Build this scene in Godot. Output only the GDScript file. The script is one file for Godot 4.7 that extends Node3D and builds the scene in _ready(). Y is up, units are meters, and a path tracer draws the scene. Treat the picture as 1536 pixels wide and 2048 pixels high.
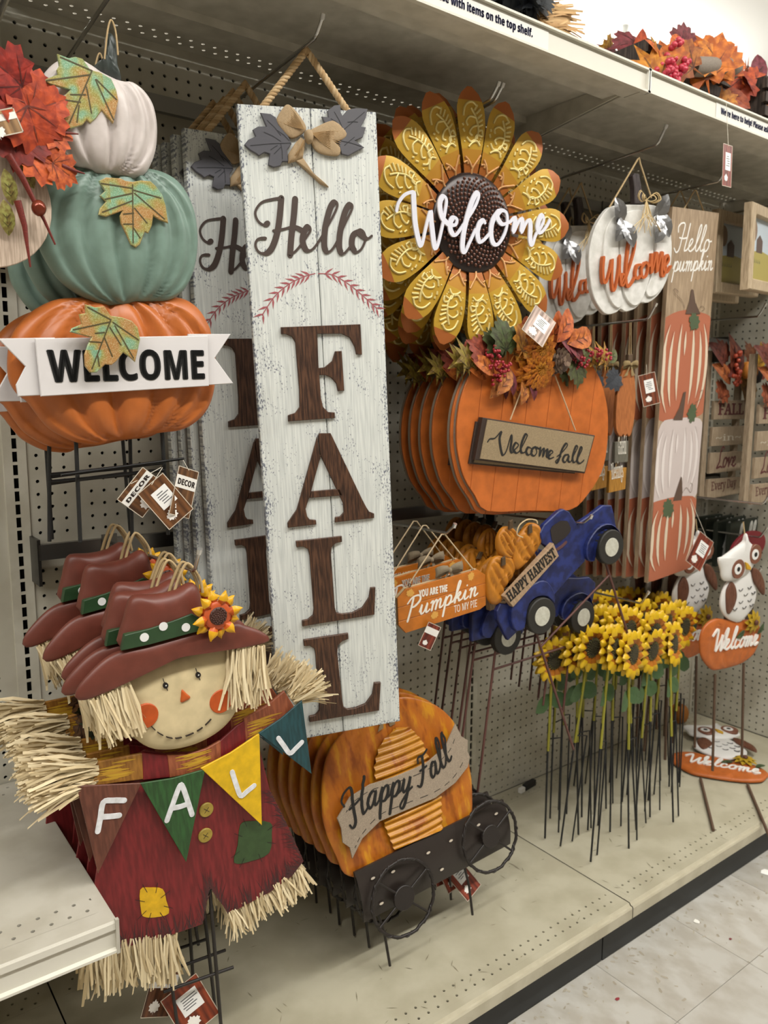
extends Node3D
# A shop aisle: pegboard gondola hung with autumn yard signs. Wall plane z = 0, aisle on +z, x runs along the aisle, floor y = 0.

var mats := {}
var texs := {}
var rng := RandomNumberGenerator.new()
var counts := {}

# ---------- camera, world, lights ----------
func set_view() -> void:
	var cam := Camera3D.new()
	cam.name = "camera"
	cam.fov = 66.42
	cam.near = 0.05
	cam.far = 60.0
	cam.transform = Transform3D(Basis(Vector3(0.79955, 0.00351, 0.60059), Vector3(0.08248, 0.98987, -0.11559), Vector3(-0.59491, 0.14196, 0.79116)).orthonormalized(), Vector3(-0.333, 1.355, 1.61834))
	add_child(cam)
	var attr := CameraAttributesPhysical.new()
	attr.frustum_focal_length = 18.33
	attr.frustum_focus_distance = 1.3
	attr.exposure_aperture = 4.2
	cam.attributes = attr
	var w := WorldEnvironment.new()
	w.name = "world"
	var e := Environment.new()
	e.background_mode = Environment.BG_COLOR
	e.background_color = Color(0.75, 0.76, 0.76)
	e.tonemap_mode = Environment.TONE_MAPPER_LINEAR
	e.tonemap_exposure = 1.0
	e.sdfgi_enabled = true
	e.ssao_enabled = true
	e.ssil_enabled = true
	w.environment = e
	add_child(w)

const LAMP_ENERGY := 6.6
func lights() -> void:
	# suspended two-tube strip lights in rows over the aisles
	var k := 0
	for zz in [-2.3, 1.9]:
		for xx in [-2.2, 1.2, 4.6]:
			k += 1
			var t = thing("strip_light", "white two-tube fluorescent strip light over the %s, %s" % [{-2.3: "neighbouring aisle", 1.9: "aisle"}[zz], {-2.2: "left of the gondola", 1.2: "above the middle of the gondola", 4.6: "beyond the right end of the gondola"}[xx]], "ceiling light", Vector3(xx, 3.25, zz), Vector3.ZERO, "strip lights under the ceiling")
			var b := Geo.new()
			b.box(Vector3(0, 0.075, 0), Vector3(3.0, 0.05, 0.12))
			b.box(Vector3(0.8, 0.45, 0), Vector3(0.012, 0.7, 0.012))
			b.box(Vector3(-0.8, 0.45, 0), Vector3(0.012, 0.7, 0.012))
			part(b, "housing", mat("f2f2ee", 0.5), t)
			for s in [-1, 1]:
				var g := Geo.new()
				g.tube([Vector3(-1.48, 0.03, s * 0.045), Vector3(1.48, 0.03, s * 0.045)], 0.018, 8)
				part(g, "tube", glow(Color(1.0, 0.985, 0.95), 3.0), t)
			for d in [-1, 1]:
				var l := AreaLight3D.new()
				l.name = "lamp_glow"
				l.area_size = Vector2(2.95, 0.14)
				l.light_color = Color(1.0, 0.99, 0.97)
				l.light_energy = LAMP_ENERGY * (1.15 if d < 0 else 0.42)
				l.area_range = 14.0
				l.area_attenuation = 2.0
				l.shadow_enabled = true
				t.add_child(l, true)
				l.position = Vector3(0, 0.0 if d < 0 else 0.115, 0)
				l.rotation_degrees = Vector3(-90 if d < 0 else 90, 0, 0)

# ---------- mesh builder ----------
class Geo:
	var v := PackedVector3Array()
	var n := PackedVector3Array()
	var c := PackedColorArray()
	var u := PackedVector2Array()
	var ur := Rect2(0, 0, 1, 1)
	var col := Color(1, 1, 1)
	var edge = null
	func ink(hex) -> void:
		col = (hex if hex is Color else Color(hex)).srgb_to_linear()
	func vert(p: Vector3, nn: Vector3) -> void:
		v.push_back(p); n.push_back(nn); c.push_back(col)
		u.push_back(Vector2((p.x - ur.position.x) / ur.size.x, 1.0 - (p.y - ur.position.y) / ur.size.y))
	func tri(a: Vector3, b: Vector3, d: Vector3) -> void:
		var nn := (b - a).cross(d - a).normalized()
		vert(a, nn); vert(d, nn); vert(b, nn)
	func tris(a: Vector3, b: Vector3, d: Vector3, na: Vector3, nb: Vector3, nd: Vector3) -> void:
		vert(a, na); vert(d, nd); vert(b, nb)
	func quad(a: Vector3, b: Vector3, d: Vector3, e: Vector3) -> void:
		tri(a, b, d); tri(a, d, e)
	func box(ce: Vector3, s: Vector3, bs := Basis()) -> void:
		var h := s / 2.0
		var p := []
		for i in 8:
			p.append(ce + bs * Vector3(h.x if i & 1 else -h.x, h.y if i & 2 else -h.y, h.z if i & 4 else -h.z))
		for f in [[4, 5, 7, 6], [1, 0, 2, 3], [5, 1, 3, 7], [0, 4, 6, 2], [6, 7, 3, 2], [0, 1, 5, 4]]:
			quad(p[f[0]], p[f[1]], p[f[2]], p[f[3]])
	# box with chamfered front edges (front = +z)
	func slab(ce: Vector3, s: Vector3, bev: float) -> void:
		prism(PackedVector2Array([Vector2(ce.x - s.x / 2, ce.y - s.y / 2), Vector2(ce.x + s.x / 2, ce.y - s.y / 2), Vector2(ce.x + s.x / 2, ce.y + s.y / 2), Vector2(ce.x - s.x / 2, ce.y + s.y / 2)]), ce.z - s.z / 2, ce.z + s.z / 2, bev)
	func ccw(p: PackedVector2Array) -> PackedVector2Array:
		if Geometry2D.is_polygon_clockwise(p):
			p = p.duplicate(); p.reverse()
		return p
	func ccw2(p: PackedVector2Array) -> PackedVector2Array:
		var a := 0.0
		for i in p.size():
			a += p[i].cross(p[(i + 1) % p.size()])
		if a < 0.0:
			p = p.duplicate(); p.reverse()
		return p
	func flat(poly: PackedVector2Array, z: float) -> void:
		var p := ccw2(poly)
		var t := Geometry2D.triangulate_polygon(p)
		for i in range(0, t.size(), 3):
			var a := p[t[i]]; var b := p[t[i + 1]]; var d := p[t[i + 2]]
			if (b - a).cross(d - a) < 0.0:
				var q := b; b = d; d = q
			vert(Vector3(a.x, a.y, z), Vector3.BACK); vert(Vector3(d.x, d.y, z), Vector3.BACK); vert(Vector3(b.x, b.y, z), Vector3.BACK)
	func inset(p: PackedVector2Array, b: float) -> PackedVector2Array:
		var o := PackedVector2Array()
		var m := p.size()
		for i in m:
			var e0 := (p[i] - p[(i - 1 + m) % m]).normalized()
			var e1 := (p[(i + 1) % m] - p[i]).normalized()
			var t := (e0 + e1).normalized()
			var k := clampf(1.0 / maxf(0.35, absf(t.dot(e1))), 1.0, 2.0)
			o.push_back(p[i] + Vector2(-t.y, t.x) * b * k)
		return o
	func prism(poly: PackedVector2Array, z0: float, z1: float, bev := 0.0, back := true) -> void:
		var p := ccw2(poly)
		var q := p if bev <= 0.0 else inset(p, bev)
		var zz := z1 - bev
		flat(q, z1)
		var keep := col
		if edge: col = edge
		for i in p.size():
			var j := (i + 1) % p.size()
			quad(Vector3(p[i].x, p[i].y, z0), Vector3(p[j].x, p[j].y, z0), Vector3(p[j].x, p[j].y, zz), Vector3(p[i].x, p[i].y, zz))
			if bev > 0.0:
				quad(Vector3(p[i].x, p[i].y, zz), Vector3(p[j].x, p[j].y, zz), Vector3(q[j].x, q[j].y, z1), Vector3(q[i].x, q[i].y, z1))
		if back:
			var t := Geometry2D.triangulate_polygon(p)
			for i in range(0, t.size(), 3):
				var a := p[t[i]]; var b := p[t[i + 1]]; var d := p[t[i + 2]]
				vert(Vector3(a.x, a.y, z0), Vector3.FORWARD); vert(Vector3(b.x, b.y, z0), Vector3.FORWARD); vert(Vector3(d.x, d.y, z0), Vector3.FORWARD)
	# smooth grid of points; rows of equal length; front side where (du x dv) points
	func grid(g: Array, wrap := false, flip := false) -> void:
		var R := g.size()
		var K: int = g[0].size()
		var nn := []
		for r in R:
			var row := PackedVector3Array()
			for k in K:
				var k0 := (k - 1 + K) % K if wrap else maxi(k - 1, 0)
				var k1 := (k + 1) % K if wrap else mini(k + 1, K - 1)
				var du: Vector3 = g[r][k1] - g[r][k0]
				var dv: Vector3 = g[mini(r + 1, R - 1)][k] - g[maxi(r - 1, 0)][k]
				var x := du.cross(dv)
				if x.length_squared() < 1e-18:
					x = Vector3.BACK
				row.push_back(x.normalized() * (-1.0 if flip else 1.0))
			nn.append(row)
		for r in R - 1:
			for k in (K if wrap else K - 1):
				var j := (k + 1) % K
				if flip:
					tris(g[r][k], g[r + 1][j], g[r][j], nn[r][k], nn[r + 1][j], nn[r][j])
					tris(g[r][k], g[r + 1][k], g[r + 1][j], nn[r][k], nn[r + 1][k], nn[r + 1][j])
				else:
					tris(g[r][k], g[r][j], g[r + 1][j], nn[r][k], nn[r][j], nn[r + 1][j])
					tris(g[r][k], g[r + 1][j], g[r + 1][k], nn[r][k], nn[r + 1][j], nn[r + 1][k])
	func tube(path: Array, r, sides := 6, closed := false) -> void:
		var m := path.size()
		var rows := []
		var side := Vector3.ZERO
		for i in m:
			var a: Vector3 = path[(i - 1 + m) % m] if closed else path[maxi(i - 1, 0)]
			var b: Vector3 = path[(i + 1) % m] if closed else path[mini(i + 1, m - 1)]
			var t := (b - a).normalized()
			if side == Vector3.ZERO:
				side = t.cross(Vector3.UP if absf(t.y) < 0.9 else Vector3.RIGHT).normalized()
			side = (side - t * side.dot(t)).normalized()
			var s2 := t.cross(side)
			var rr: float = r[i] if r is Array else r
			var row := PackedVector3Array()
			for k in sides:
				var an := TAU * k / sides
				row.push_back(path[i] + (side * cos(an) + s2 * sin(an)) * rr)
			rows.append(row)
		if closed:
			rows.append(rows[0])
		grid(rows, true, false)
		if not closed:
			for e in [0, m - 1]:
				var row: PackedVector3Array = rows[e]
				for k in sides:
					if e == 0:
						tri(path[e], row[(k + 1) % sides], row[k])
					else:
						tri(path[e], row[k], row[(k + 1) % sides])
	# flat pen stroke along a path in the xy plane, lying between z0 and z1
	func stroke(path: PackedVector2Array, w, z0: float, z1: float, nib := 0.0) -> void:
		var m := path.size()
		var l := PackedVector2Array()
		var r := PackedVector2Array()
		for i in m:
			var t := (path[mini(i + 1, m - 1)] - path[maxi(i - 1, 0)]).normalized()
			var ww: float = w[i] if w is Array else w
			if nib > 0.0:
				ww *= lerpf(1.0 - nib, 1.0, clampf(0.25 - t.y * 1.1, 0.0, 1.0))
			var o := Vector2(-t.y, t.x) * ww * 0.5
			l.push_back(path[i] + o); r.push_back(path[i] - o)
		for i in m - 1:
			var za := z1 + i * 0.000008; var zb := za + 0.000008
			var a := Vector3(l[i].x, l[i].y, za); var b := Vector3(r[i].x, r[i].y, za)
			var d := Vector3(r[i + 1].x, r[i + 1].y, zb); var e := Vector3(l[i + 1].x, l[i + 1].y, zb)
			for f in [[a, b, d], [a, d, e]]:
				vert(f[0], Vector3.BACK); vert(f[2], Vector3.BACK); vert(f[1], Vector3.BACK)
			if z1 - z0 > 0.0005:
				var dz := Vector3(0, 0, z0 - z1)
				quad(b, b + dz, d + dz, d); quad(a + dz, a, e, e + dz)
		for e in [0, m - 1]:
			var ce := path[e]
			var rad := l[e].distance_to(r[e]) * 0.5
			var poly := PackedVector2Array()
			for k in 10:
				poly.push_back(ce + Vector2.from_angle(TAU * k / 10.0) * rad)
			if z1 - z0 > 0.0005:
				prism(poly, z0, z1 - 0.0001, 0.0, false)
			else:
				flat(poly, z1 - 0.00006)
	func disc(ce: Vector3, rx: float, ry: float, k := 20) -> void:
		for i in k:
			var a := TAU * i / k; var b := TAU * (i + 1) / k
			vert(ce, Vector3.BACK)
			vert(ce + Vector3(cos(b) * rx, sin(b) * ry, 0), Vector3.BACK)
			vert(ce + Vector3(cos(a) * rx, sin(a) * ry, 0), Vector3.BACK)
	# embossed sheet: outline raised to depth in the middle, with vertical pumpkin grooves
	func puff(poly: PackedVector2Array, z: float, depth: float, grooves := [], gd := 0.006, gw := 0.09, rings := 12, pw := 3.0) -> void:
		var p := ccw2(poly)
		var lo := p[0]; var hi := p[0]
		for q in p:
			lo = Vector2(minf(lo.x, q.x), minf(lo.y, q.y)); hi = Vector2(maxf(hi.x, q.x), maxf(hi.y, q.y))
		var ce := (lo + hi) / 2.0; var h := (hi - lo) / 2.0
		var rows := []
		for r in rings + 1:
			var s := maxf(0.001, sin(PI / 2 * r / rings))
			var row := PackedVector3Array()
			for q in p:
				var w := ce + (q - ce) * s
				var zz := depth * sqrt(maxf(0.0, 1.0 - pow(s, pw)))
				var yy := clampf((w.y - ce.y) / h.y, -0.97, 0.97)
				var uu := (w.x - ce.x) / (h.x * sqrt(1.0 - yy * yy))
				for gv in grooves:
					zz -= gd * exp(-pow((uu - gv) / gw, 2.0)) * (1.0 - pow(s, 8.0))
				row.push_back(Vector3(w.x, w.y, z + zz))
			rows.append(row)
		grid(rows, true, true)
		var wall := []
		for zz in [z - 0.004, z]:
			var row := PackedVector3Array()
			for q in p:
				row.push_back(Vector3(q.x, q.y, zz))
			wall.append(row)
		for i in p.size():
			var j := (i + 1) % p.size()
			quad(wall[0][i], wall[0][j], wall[1][j], wall[1][i])
	func ball(ce: Vector3, r: Vector3, lat := 8, lon := 12) -> void:
		var rows := []
		for i in lat + 1:
			var a := PI * i / lat
			var row := PackedVector3Array()
			for k in lon:
				var b := TAU * k / lon
				row.push_back(ce + Vector3(sin(a) * cos(b) * r.x, cos(a) * r.y, sin(a) * sin(b) * r.z))
			rows.append(row)
		grid(rows, true, true)
	func mesh() -> ArrayMesh:
		var arr := []
		arr.resize(Mesh.ARRAY_MAX)
		arr[Mesh.ARRAY_VERTEX] = v; arr[Mesh.ARRAY_NORMAL] = n; arr[Mesh.ARRAY_COLOR] = c; arr[Mesh.ARRAY_TEX_UV] = u
		var m := ArrayMesh.new()
		m.add_surface_from_arrays(Mesh.PRIMITIVE_TRIANGLES, arr)
		return m

# ---------- naming ----------
func numbered(called: String) -> String:
	counts[called] = counts.get(called, -1) + 1
	return called if counts[called] == 0 else "%s_%03d" % [called, counts[called]]

func tag(o: Node, label: String, category: String, group := "", kind := "") -> void:
	if label: o.set_meta("label", label)
	if category: o.set_meta("category", category)
	if group: o.set_meta("group", group)
	if kind: o.set_meta("kind", kind)

func thing(called: String, label: String, category: String, at := Vector3.ZERO, turn := Vector3.ZERO, group := "") -> Node3D:
	var o := Node3D.new()
	o.name = numbered(called)
	add_child(o)
	o.position = at
	o.rotation_degrees = turn
	tag(o, label, category, group)
	return o

func posed(called: String, label: String, category: String, p: Array, group := "") -> Node3D:
	return thing(called, label, category, Vector3(p[0], p[1], p[2]), Vector3(p[3], p[4], p[5]), group)

func copy(o: Node3D, label: String, at: Vector3, turn: Vector3) -> Node3D:
	var r := o.duplicate() as Node3D
	r.name = numbered(String(o.name))
	add_child(r)
	r.position = at
	r.rotation_degrees = turn
	r.set_meta("label", label)
	return r

func part(g: Geo, called: String, m: Material, parent: Node, label := "") -> MeshInstance3D:
	var o := MeshInstance3D.new()
	o.name = called
	o.mesh = g.mesh()
	o.material_override = m
	parent.add_child(o, true)
	if label: o.set_meta("label", label)
	return o

func put(mesh: Mesh, called: String, m: Material, parent: Node, xf: Transform3D) -> MeshInstance3D:
	var o := MeshInstance3D.new()
	o.name = called
	o.mesh = mesh
	o.material_override = m
	o.transform = xf
	parent.add_child(o, true)
	return o

func struct(called: String) -> Node3D:
	var o := Node3D.new()
	o.name = called
	o.set_meta("kind", "structure")
	add_child(o)
	return o

# ---------- materials ----------
func mat(hex: String, rough := 0.6, metal := 0.0, tex := "", sc := 1.0, relief := 0.0) -> StandardMaterial3D:
	var key := "%s/%s/%s/%s/%s/%s" % [hex, rough, metal, tex, sc, relief]
	if mats.has(key): return mats[key]
	var m := StandardMaterial3D.new()
	m.albedo_color = Color(hex)
	m.roughness = rough
	m.metallic = metal
	if tex:
		m.albedo_texture = texs[tex]
		m.uv1_triplanar = true
		m.uv1_scale = Vector3.ONE * sc
		if relief > 0.0:
			m.heightmap_enabled = true
			m.heightmap_texture = texs[tex]
			m.heightmap_scale = relief
	mats[key] = m
	return m

func inked(rough := 0.6, metal := 0.0) -> StandardMaterial3D:
	var key := "ink/%s/%s" % [rough, metal]
	if mats.has(key): return mats[key]
	var m := StandardMaterial3D.new()
	m.vertex_color_use_as_albedo = true
	m.roughness = rough
	m.metallic = metal
	mats[key] = m
	return m

func glow(c: Color, e: float) -> StandardMaterial3D:
	var m := StandardMaterial3D.new()
	m.albedo_color = c
	m.emission_enabled = true
	m.emission = c
	m.emission_energy_multiplier = e
	return m

# two-tone streaky or blotchy pattern; tints multiply the albedo colour
func pattern(called: String, sx: float, sy: float, lo: Color, hi: Color, sd: int, size := 256, gain := 1.0, octaves := 4) -> void:
	var f := FastNoiseLite.new()
	f.seed = sd
	f.frequency = 1.0
	f.fractal_octaves = octaves
	var im := Image.create(size, size, false, Image.FORMAT_RGB8)
	for y in size:
		for x in size:
			# wrap by blending so that the tile has no seam
			var fx := float(x) / size; var fy := float(y) / size
			var a := f.get_noise_2d(fx * sx, fy * sy)
			var bx := smoothstep(0.8, 1.0, fx); var by := smoothstep(0.8, 1.0, fy)
			if bx > 0.0: a = lerpf(a, f.get_noise_2d((fx - 1.0) * sx, fy * sy), bx)
			if by > 0.0:
				var a2 := f.get_noise_2d(fx * sx, (fy - 1.0) * sy)
				if bx > 0.0: a2 = lerpf(a2, f.get_noise_2d((fx - 1.0) * sx, (fy - 1.0) * sy), bx)
				a = lerpf(a, a2, by)
			im.set_pixel(x, y, lo.lerp(hi, clampf(0.5 + a * gain, 0.0, 1.0)))
	im.generate_mipmaps()
	texs[called] = ImageTexture.create_from_image(im)

func patterns() -> void:
	pattern("wood", 40.0, 3.0, Color(0.55, 0.52, 0.5), Color(1, 1, 1), 3, 256, 1.3)
	pattern("finewood", 60.0, 4.0, Color(0.82, 0.8, 0.78), Color(1, 1, 1), 4, 256, 1.2)
	pattern("paint", 8.0, 8.0, Color(0.9, 0.9, 0.89), Color(1, 1, 1), 5, 256, 1.0)
	pattern("brush", 30.0, 4.0, Color(0.82, 0.79, 0.78), Color(1, 1, 1), 6, 256, 1.4)
	pattern("grime", 6.0, 6.0, Color(0.93, 0.925, 0.91), Color(1, 1, 1), 7, 512, 1.4, 6)
	pattern("scratch", 14.0, 14.0, Color(0.8, 0.74, 0.72), Color(1, 1, 1), 8, 256, 2.0, 5)
	pattern("vinyl", 14.0, 10.0, Color(0.92, 0.905, 0.885), Color(1, 1, 1), 9, 512, 1.6, 6)
	pattern("scratchleaf", 7.0, 7.0, Color(0.72, 0.6, 0.55), Color(1, 1, 1), 12, 256, 1.6, 5)
	special_mats()
	# woven burlap
	var im := Image.create(128, 128, false, Image.FORMAT_RGB8)
	rng.seed = 11
	for y in 128:
		for x in 128:
			var k := 0.82 + 0.1 * sin(x * TAU / 4.0) * sin(y * TAU / 4.0) + rng.randf_range(-0.1, 0.1)
			im.set_pixel(x, y, Color(k, k, k))
	im.generate_mipmaps()
	texs["burlap"] = ImageTexture.create_from_image(im)

# ---------- small geometry helpers ----------
func P(a: Array) -> PackedVector2Array:
	var o := PackedVector2Array()
	for i in range(0, a.size(), 2):
		o.push_back(Vector2(a[i], a[i + 1]) * 0.001)
	return o

func W(a: Array) -> Array:
	var o := []
	for i in range(0, a.size(), 3):
		o.append(Vector3(a[i], a[i + 1], a[i + 2]) * 0.001)
	return o

# Catmull-Rom smoothing
func smooth(p: PackedVector2Array, k := 5, closed := false) -> PackedVector2Array:
	var o := PackedVector2Array()
	var m := p.size()
	for i in (m if closed else m - 1):
		var a := p[(i - 1 + m) % m] if closed else p[maxi(i - 1, 0)]
		var b := p[i]
		var c := p[(i + 1) % m]
		var d := p[(i + 2) % m] if closed else p[mini(i + 2, m - 1)]
		for s in k:
			o.push_back(b.cubic_interpolate(c, a, d, float(s) / k))
	if not closed: o.push_back(p[m - 1])
	return o

func smooth3(p: Array, k := 6) -> Array:
	var o := []
	var m := p.size()
	for i in m - 1:
		for s in k:
			o.append((p[i] as Vector3).cubic_interpolate(p[i + 1], p[maxi(i - 1, 0)], p[mini(i + 2, m - 1)], float(s) / k))
	o.append(p[m - 1])
	return o

func even(p: PackedVector2Array, count: int) -> PackedVector2Array:
	var total := 0.0
	for i in p.size(): total += p[i].distance_to(p[(i + 1) % p.size()])
	var o := PackedVector2Array()
	var i := 0
	var run := 0.0
	for k in count:
		var want := total * k / count
		while run + p[i % p.size()].distance_to(p[(i + 1) % p.size()]) < want:
			run += p[i % p.size()].distance_to(p[(i + 1) % p.size()])
			i += 1
		var sl := p[i % p.size()].distance_to(p[(i + 1) % p.size()])
		o.push_back(p[i % p.size()].lerp(p[(i + 1) % p.size()], (want - run) / maxf(sl, 1e-9)))
	return o

func oval(cx: float, cy: float, rx: float, ry: float, k := 24) -> PackedVector2Array:
	var o := PackedVector2Array()
	for i in k:
		o.push_back(Vector2(cx + cos(TAU * i / k) * rx, cy + sin(TAU * i / k) * ry))
	return o

const PEN := {
	"e": [0.8, [[0, .15, .25, .4, .5, .75, .42, .98, .22, .9, .12, .5, .22, .1, .5, 0, .8, .2]]],
	"l": [0.62, [[0, .15, .3, .8, .5, 1.7, .42, 2.15, .25, 1.9, .2, 1, .24, .25, .42, 0, .65, .15]]],
	"c": [0.78, [[.58, .75, .45, .97, .22, .85, .12, .45, .25, .05, .5, .02, .8, .25]]],
	"o": [0.92, [[.55, .95, .25, .9, .1, .45, .25, .03, .55, .08, .72, .5, .6, .9, .45, .95, .6, .8, .95, .85]]],
	"m": [1.25, [[0, .8, .12, .95, .2, .8, .2, 0], [.2, .4, .4, .92, .55, .8, .55, 0], [.55, .4, .75, .92, .9, .8, .9, .2, 1, 0, 1.25, .2]]],
	"n": [0.9, [[0, .8, .12, .95, .2, .8, .2, 0], [.2, .4, .4, .92, .55, .8, .55, .2, .66, 0, .9, .2]]],
	"u": [0.95, [[0, .3, .12, .95, .12, .3, .25, 0, .45, .2, .6, .95, .6, .2, .72, 0, .95, .2]]],
	"a": [0.95, [[.6, .85, .35, .97, .12, .6, .12, .2, .3, 0, .5, .25, .62, .9, .6, .2, .75, 0, .95, .2]]],
	"p": [0.88, [[0, .3, .15, .95, .15, -1], [.15, .4, .35, .92, .6, .85, .65, .4, .5, .05, .3, .03], [.5, .05, .9, .25]]],
	"k": [0.88, [[0, .15, .3, 1.2, .42, 2, .28, 2.1, .2, 1.5, .2, 0], [.2, .45, .45, .95, .6, .8, .4, .5, .25, .48, .5, .35, .6, .05, .9, .2]]],
	"i": [0.6, [[0, .15, .2, .95, .2, .2, .35, 0, .6, .2], [.24, 1.38, .26, 1.42]]],
	"f": [0.6, [[0, .15, .35, 1, .55, 1.9, .42, 2.15, .28, 1.8, .2, .5, .15, -.7, .25, -1, .4, -.6, .3, 0, .6, .15]]],
	"y": [0.9, [[0, .3, .1, .95, .12, .3, .3, .05, .5, .35, .62, .95, .5, -.6, .3, -1, .1, -.7, .6, 0, .9, .2]]],
	"v": [0.85, [[0, .6, .15, .95, .3, 0, .6, .9, .85, .85]]],
	"W": [1.75, [[-.35, 1.55, -.1, 1.95, .2, 2.1, .32, 1.6, .5, .3, .62, .02, .85, .6, 1.1, 1.5, 1.12, 1, 1.2, .15, 1.35, 0, 1.62, .7, 1.75, 1.7, 1.65, 2.1, 1.52, 1.7, 1.6, 1.1, 1.9, .6]]],
	"H": [1.35, [[-.2, 1.5, -.3, 1.9, 0, 2.2, .45, 2.1, .4, 1, .3, .1, 0, -.1, -.3, .2], [1.1, 2.2, 1.05, 1, 1.0, .1, 1.2, .05, 1.4, .15], [.1, 1.05, .6, 1, 1.05, 1.08]]],
	"P": [1.0, [[.2, 1.9, .15, .8, .05, -.3], [-.25, 1.5, .1, 2, .7, 2, .85, 1.5, .5, 1.05, .2, 1]]],
	"F": [1.05, [[.5, 1.8, .4, .8, .2, 0, -.1, .1], [-.1, 1.6, 0, 1.95, .6, 1.9, 1.1, 2.05], [.1, 1, .8, 1.05]]],
	"L": [1.1, [[.9, 1.9, .6, 2.1, .35, 1.6, .4, .6, .1, 0, .3, .0, .7, .1, 1.1, 0]]],
	" ": [0.6, []],
}
# joined handwriting: returns smoothed stroke paths, x-height = size
func script_text(s: String, size: float, slant: float, k := 5) -> Array:
	var out := []
	var x := 0.0
	for ch in s:
		for st in PEN[ch][1]:
			var p := PackedVector2Array()
			for i in range(0, st.size(), 2):
				p.push_back(Vector2(x + st[i] + slant * st[i + 1], st[i + 1]) * size)
			out.append(smooth(p, k))
		x += PEN[ch][0]
	return out

func script_width(s: String) -> float:
	var x := 0.0
	for ch in s: x += PEN[ch][0]
	return x

func block_text(s: String, called: String, parent: Node, m: Material, rect: Array, z: float, depth := 0.001, bold := false, family := "Droid Sans") -> MeshInstance3D:
	# rect: left x, right x, baseline y, height (metres) and optional tilt in degrees
	var f := SystemFont.new()
	f.font_names = PackedStringArray([family])
	f.font_weight = 700 if bold else 400
	var t := TextMesh.new()
	t.text = s
	t.font = f
	t.font_size = 64
	t.pixel_size = 0.01
	t.depth = 1.0
	t.curve_step = 2.0
	t.horizontal_alignment = HORIZONTAL_ALIGNMENT_LEFT
	t.vertical_alignment = VERTICAL_ALIGNMENT_BOTTOM
	var bb := t.get_aabb()
	var sx: float = (rect[1] - rect[0]) / bb.size.x
	var sy: float = rect[3] / bb.size.y
	var tilt: float = deg_to_rad(rect[4]) if rect.size() > 4 else 0.0
	var bs := Basis(Vector3.BACK, tilt) * Basis.from_scale(Vector3(sx, sy, depth))
	var o := Vector3(rect[0], rect[2], z) - bs * Vector3(bb.position.x, bb.position.y, bb.position.z)
	if bold:
		# heavier strokes: the outline laid down five times, slightly apart
		var st := SurfaceTool.new()
		for d in [Vector2.ZERO, Vector2(0.016, 0), Vector2(-0.016, 0), Vector2(0, 0.010), Vector2(0, -0.010)]:
			st.append_from(t, 0, Transform3D(Basis(), Vector3(d.x, d.y, absf(d.x + d.y) * 2.0)))
		return put(st.commit(), called, m, parent, Transform3D(bs, o))
	return put(t, called, m, parent, Transform3D(bs, o))

func special_mats() -> void:
	# gold-green iridescent glitter: coarse hue drift with fine sparkle
	var f := FastNoiseLite.new(); f.seed = 51; f.frequency = 1.0; f.fractal_octaves = 2
	rng.seed = 52
	var im := Image.create(256, 256, false, Image.FORMAT_RGB8)
	for y in 256:
		for x in 256:
			var a := clampf(0.5 + 1.1 * f.get_noise_2d(x / 75.0, y / 75.0), 0.0, 1.0)
			var c := Color("b8864e").lerp(Color("a39a52"), smoothstep(0.1, 0.6, a)).lerp(Color("82b090"), smoothstep(0.5, 1.0, a))
			var k := rng.randf()
			if k > 0.8: c = c.lerp(Color("f0f6dc"), 0.55)
			elif k < 0.15: c = c.lerp(Color("7a6a34"), 0.35)
			im.set_pixel(x, y, c)
	im.generate_mipmaps()
	var m := StandardMaterial3D.new()
	m.albedo_texture = ImageTexture.create_from_image(im)
	m.uv1_triplanar = true
	m.uv1_scale = Vector3.ONE * 7.0
	m.roughness = 0.35
	m.metallic = 0.2
	mats["glitter"] = m
	# orange enamel with brushed brown glaze streaks
	var h := FastNoiseLite.new(); h.seed = 53; h.frequency = 1.0; h.fractal_octaves = 4
	for v in 2:
		im = Image.create(256, 256, false, Image.FORMAT_RGB8)
		for y in 256:
			for x in 256:
				var a := h.get_noise_2d(x / 256.0 * (14.0 if v == 0 else 5.0), y / 256.0 * (2.5 if v == 0 else 5.0)) + 0.25 * h.get_noise_2d(x / 4.0 + 90.0, y / 12.0)
				var c := Color("b4661c").lerp(Color("8a4412"), smoothstep(0.05, 0.6, a)) if v == 0 else Color("b87a14").lerp(Color("8a3e10"), smoothstep(0.15, 0.5, a))
				im.set_pixel(x, y, c.lerp(Color("c98a1e"), smoothstep(0.1, 0.5, -a)))
		im.generate_mipmaps()
		m = StandardMaterial3D.new()
		m.albedo_texture = ImageTexture.create_from_image(im)
		m.uv1_triplanar = true
		m.uv1_scale = Vector3.ONE * 2.2
		m.roughness = 0.36
		mats["airbrush" if v == 0 else "airbrush2"] = m

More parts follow.
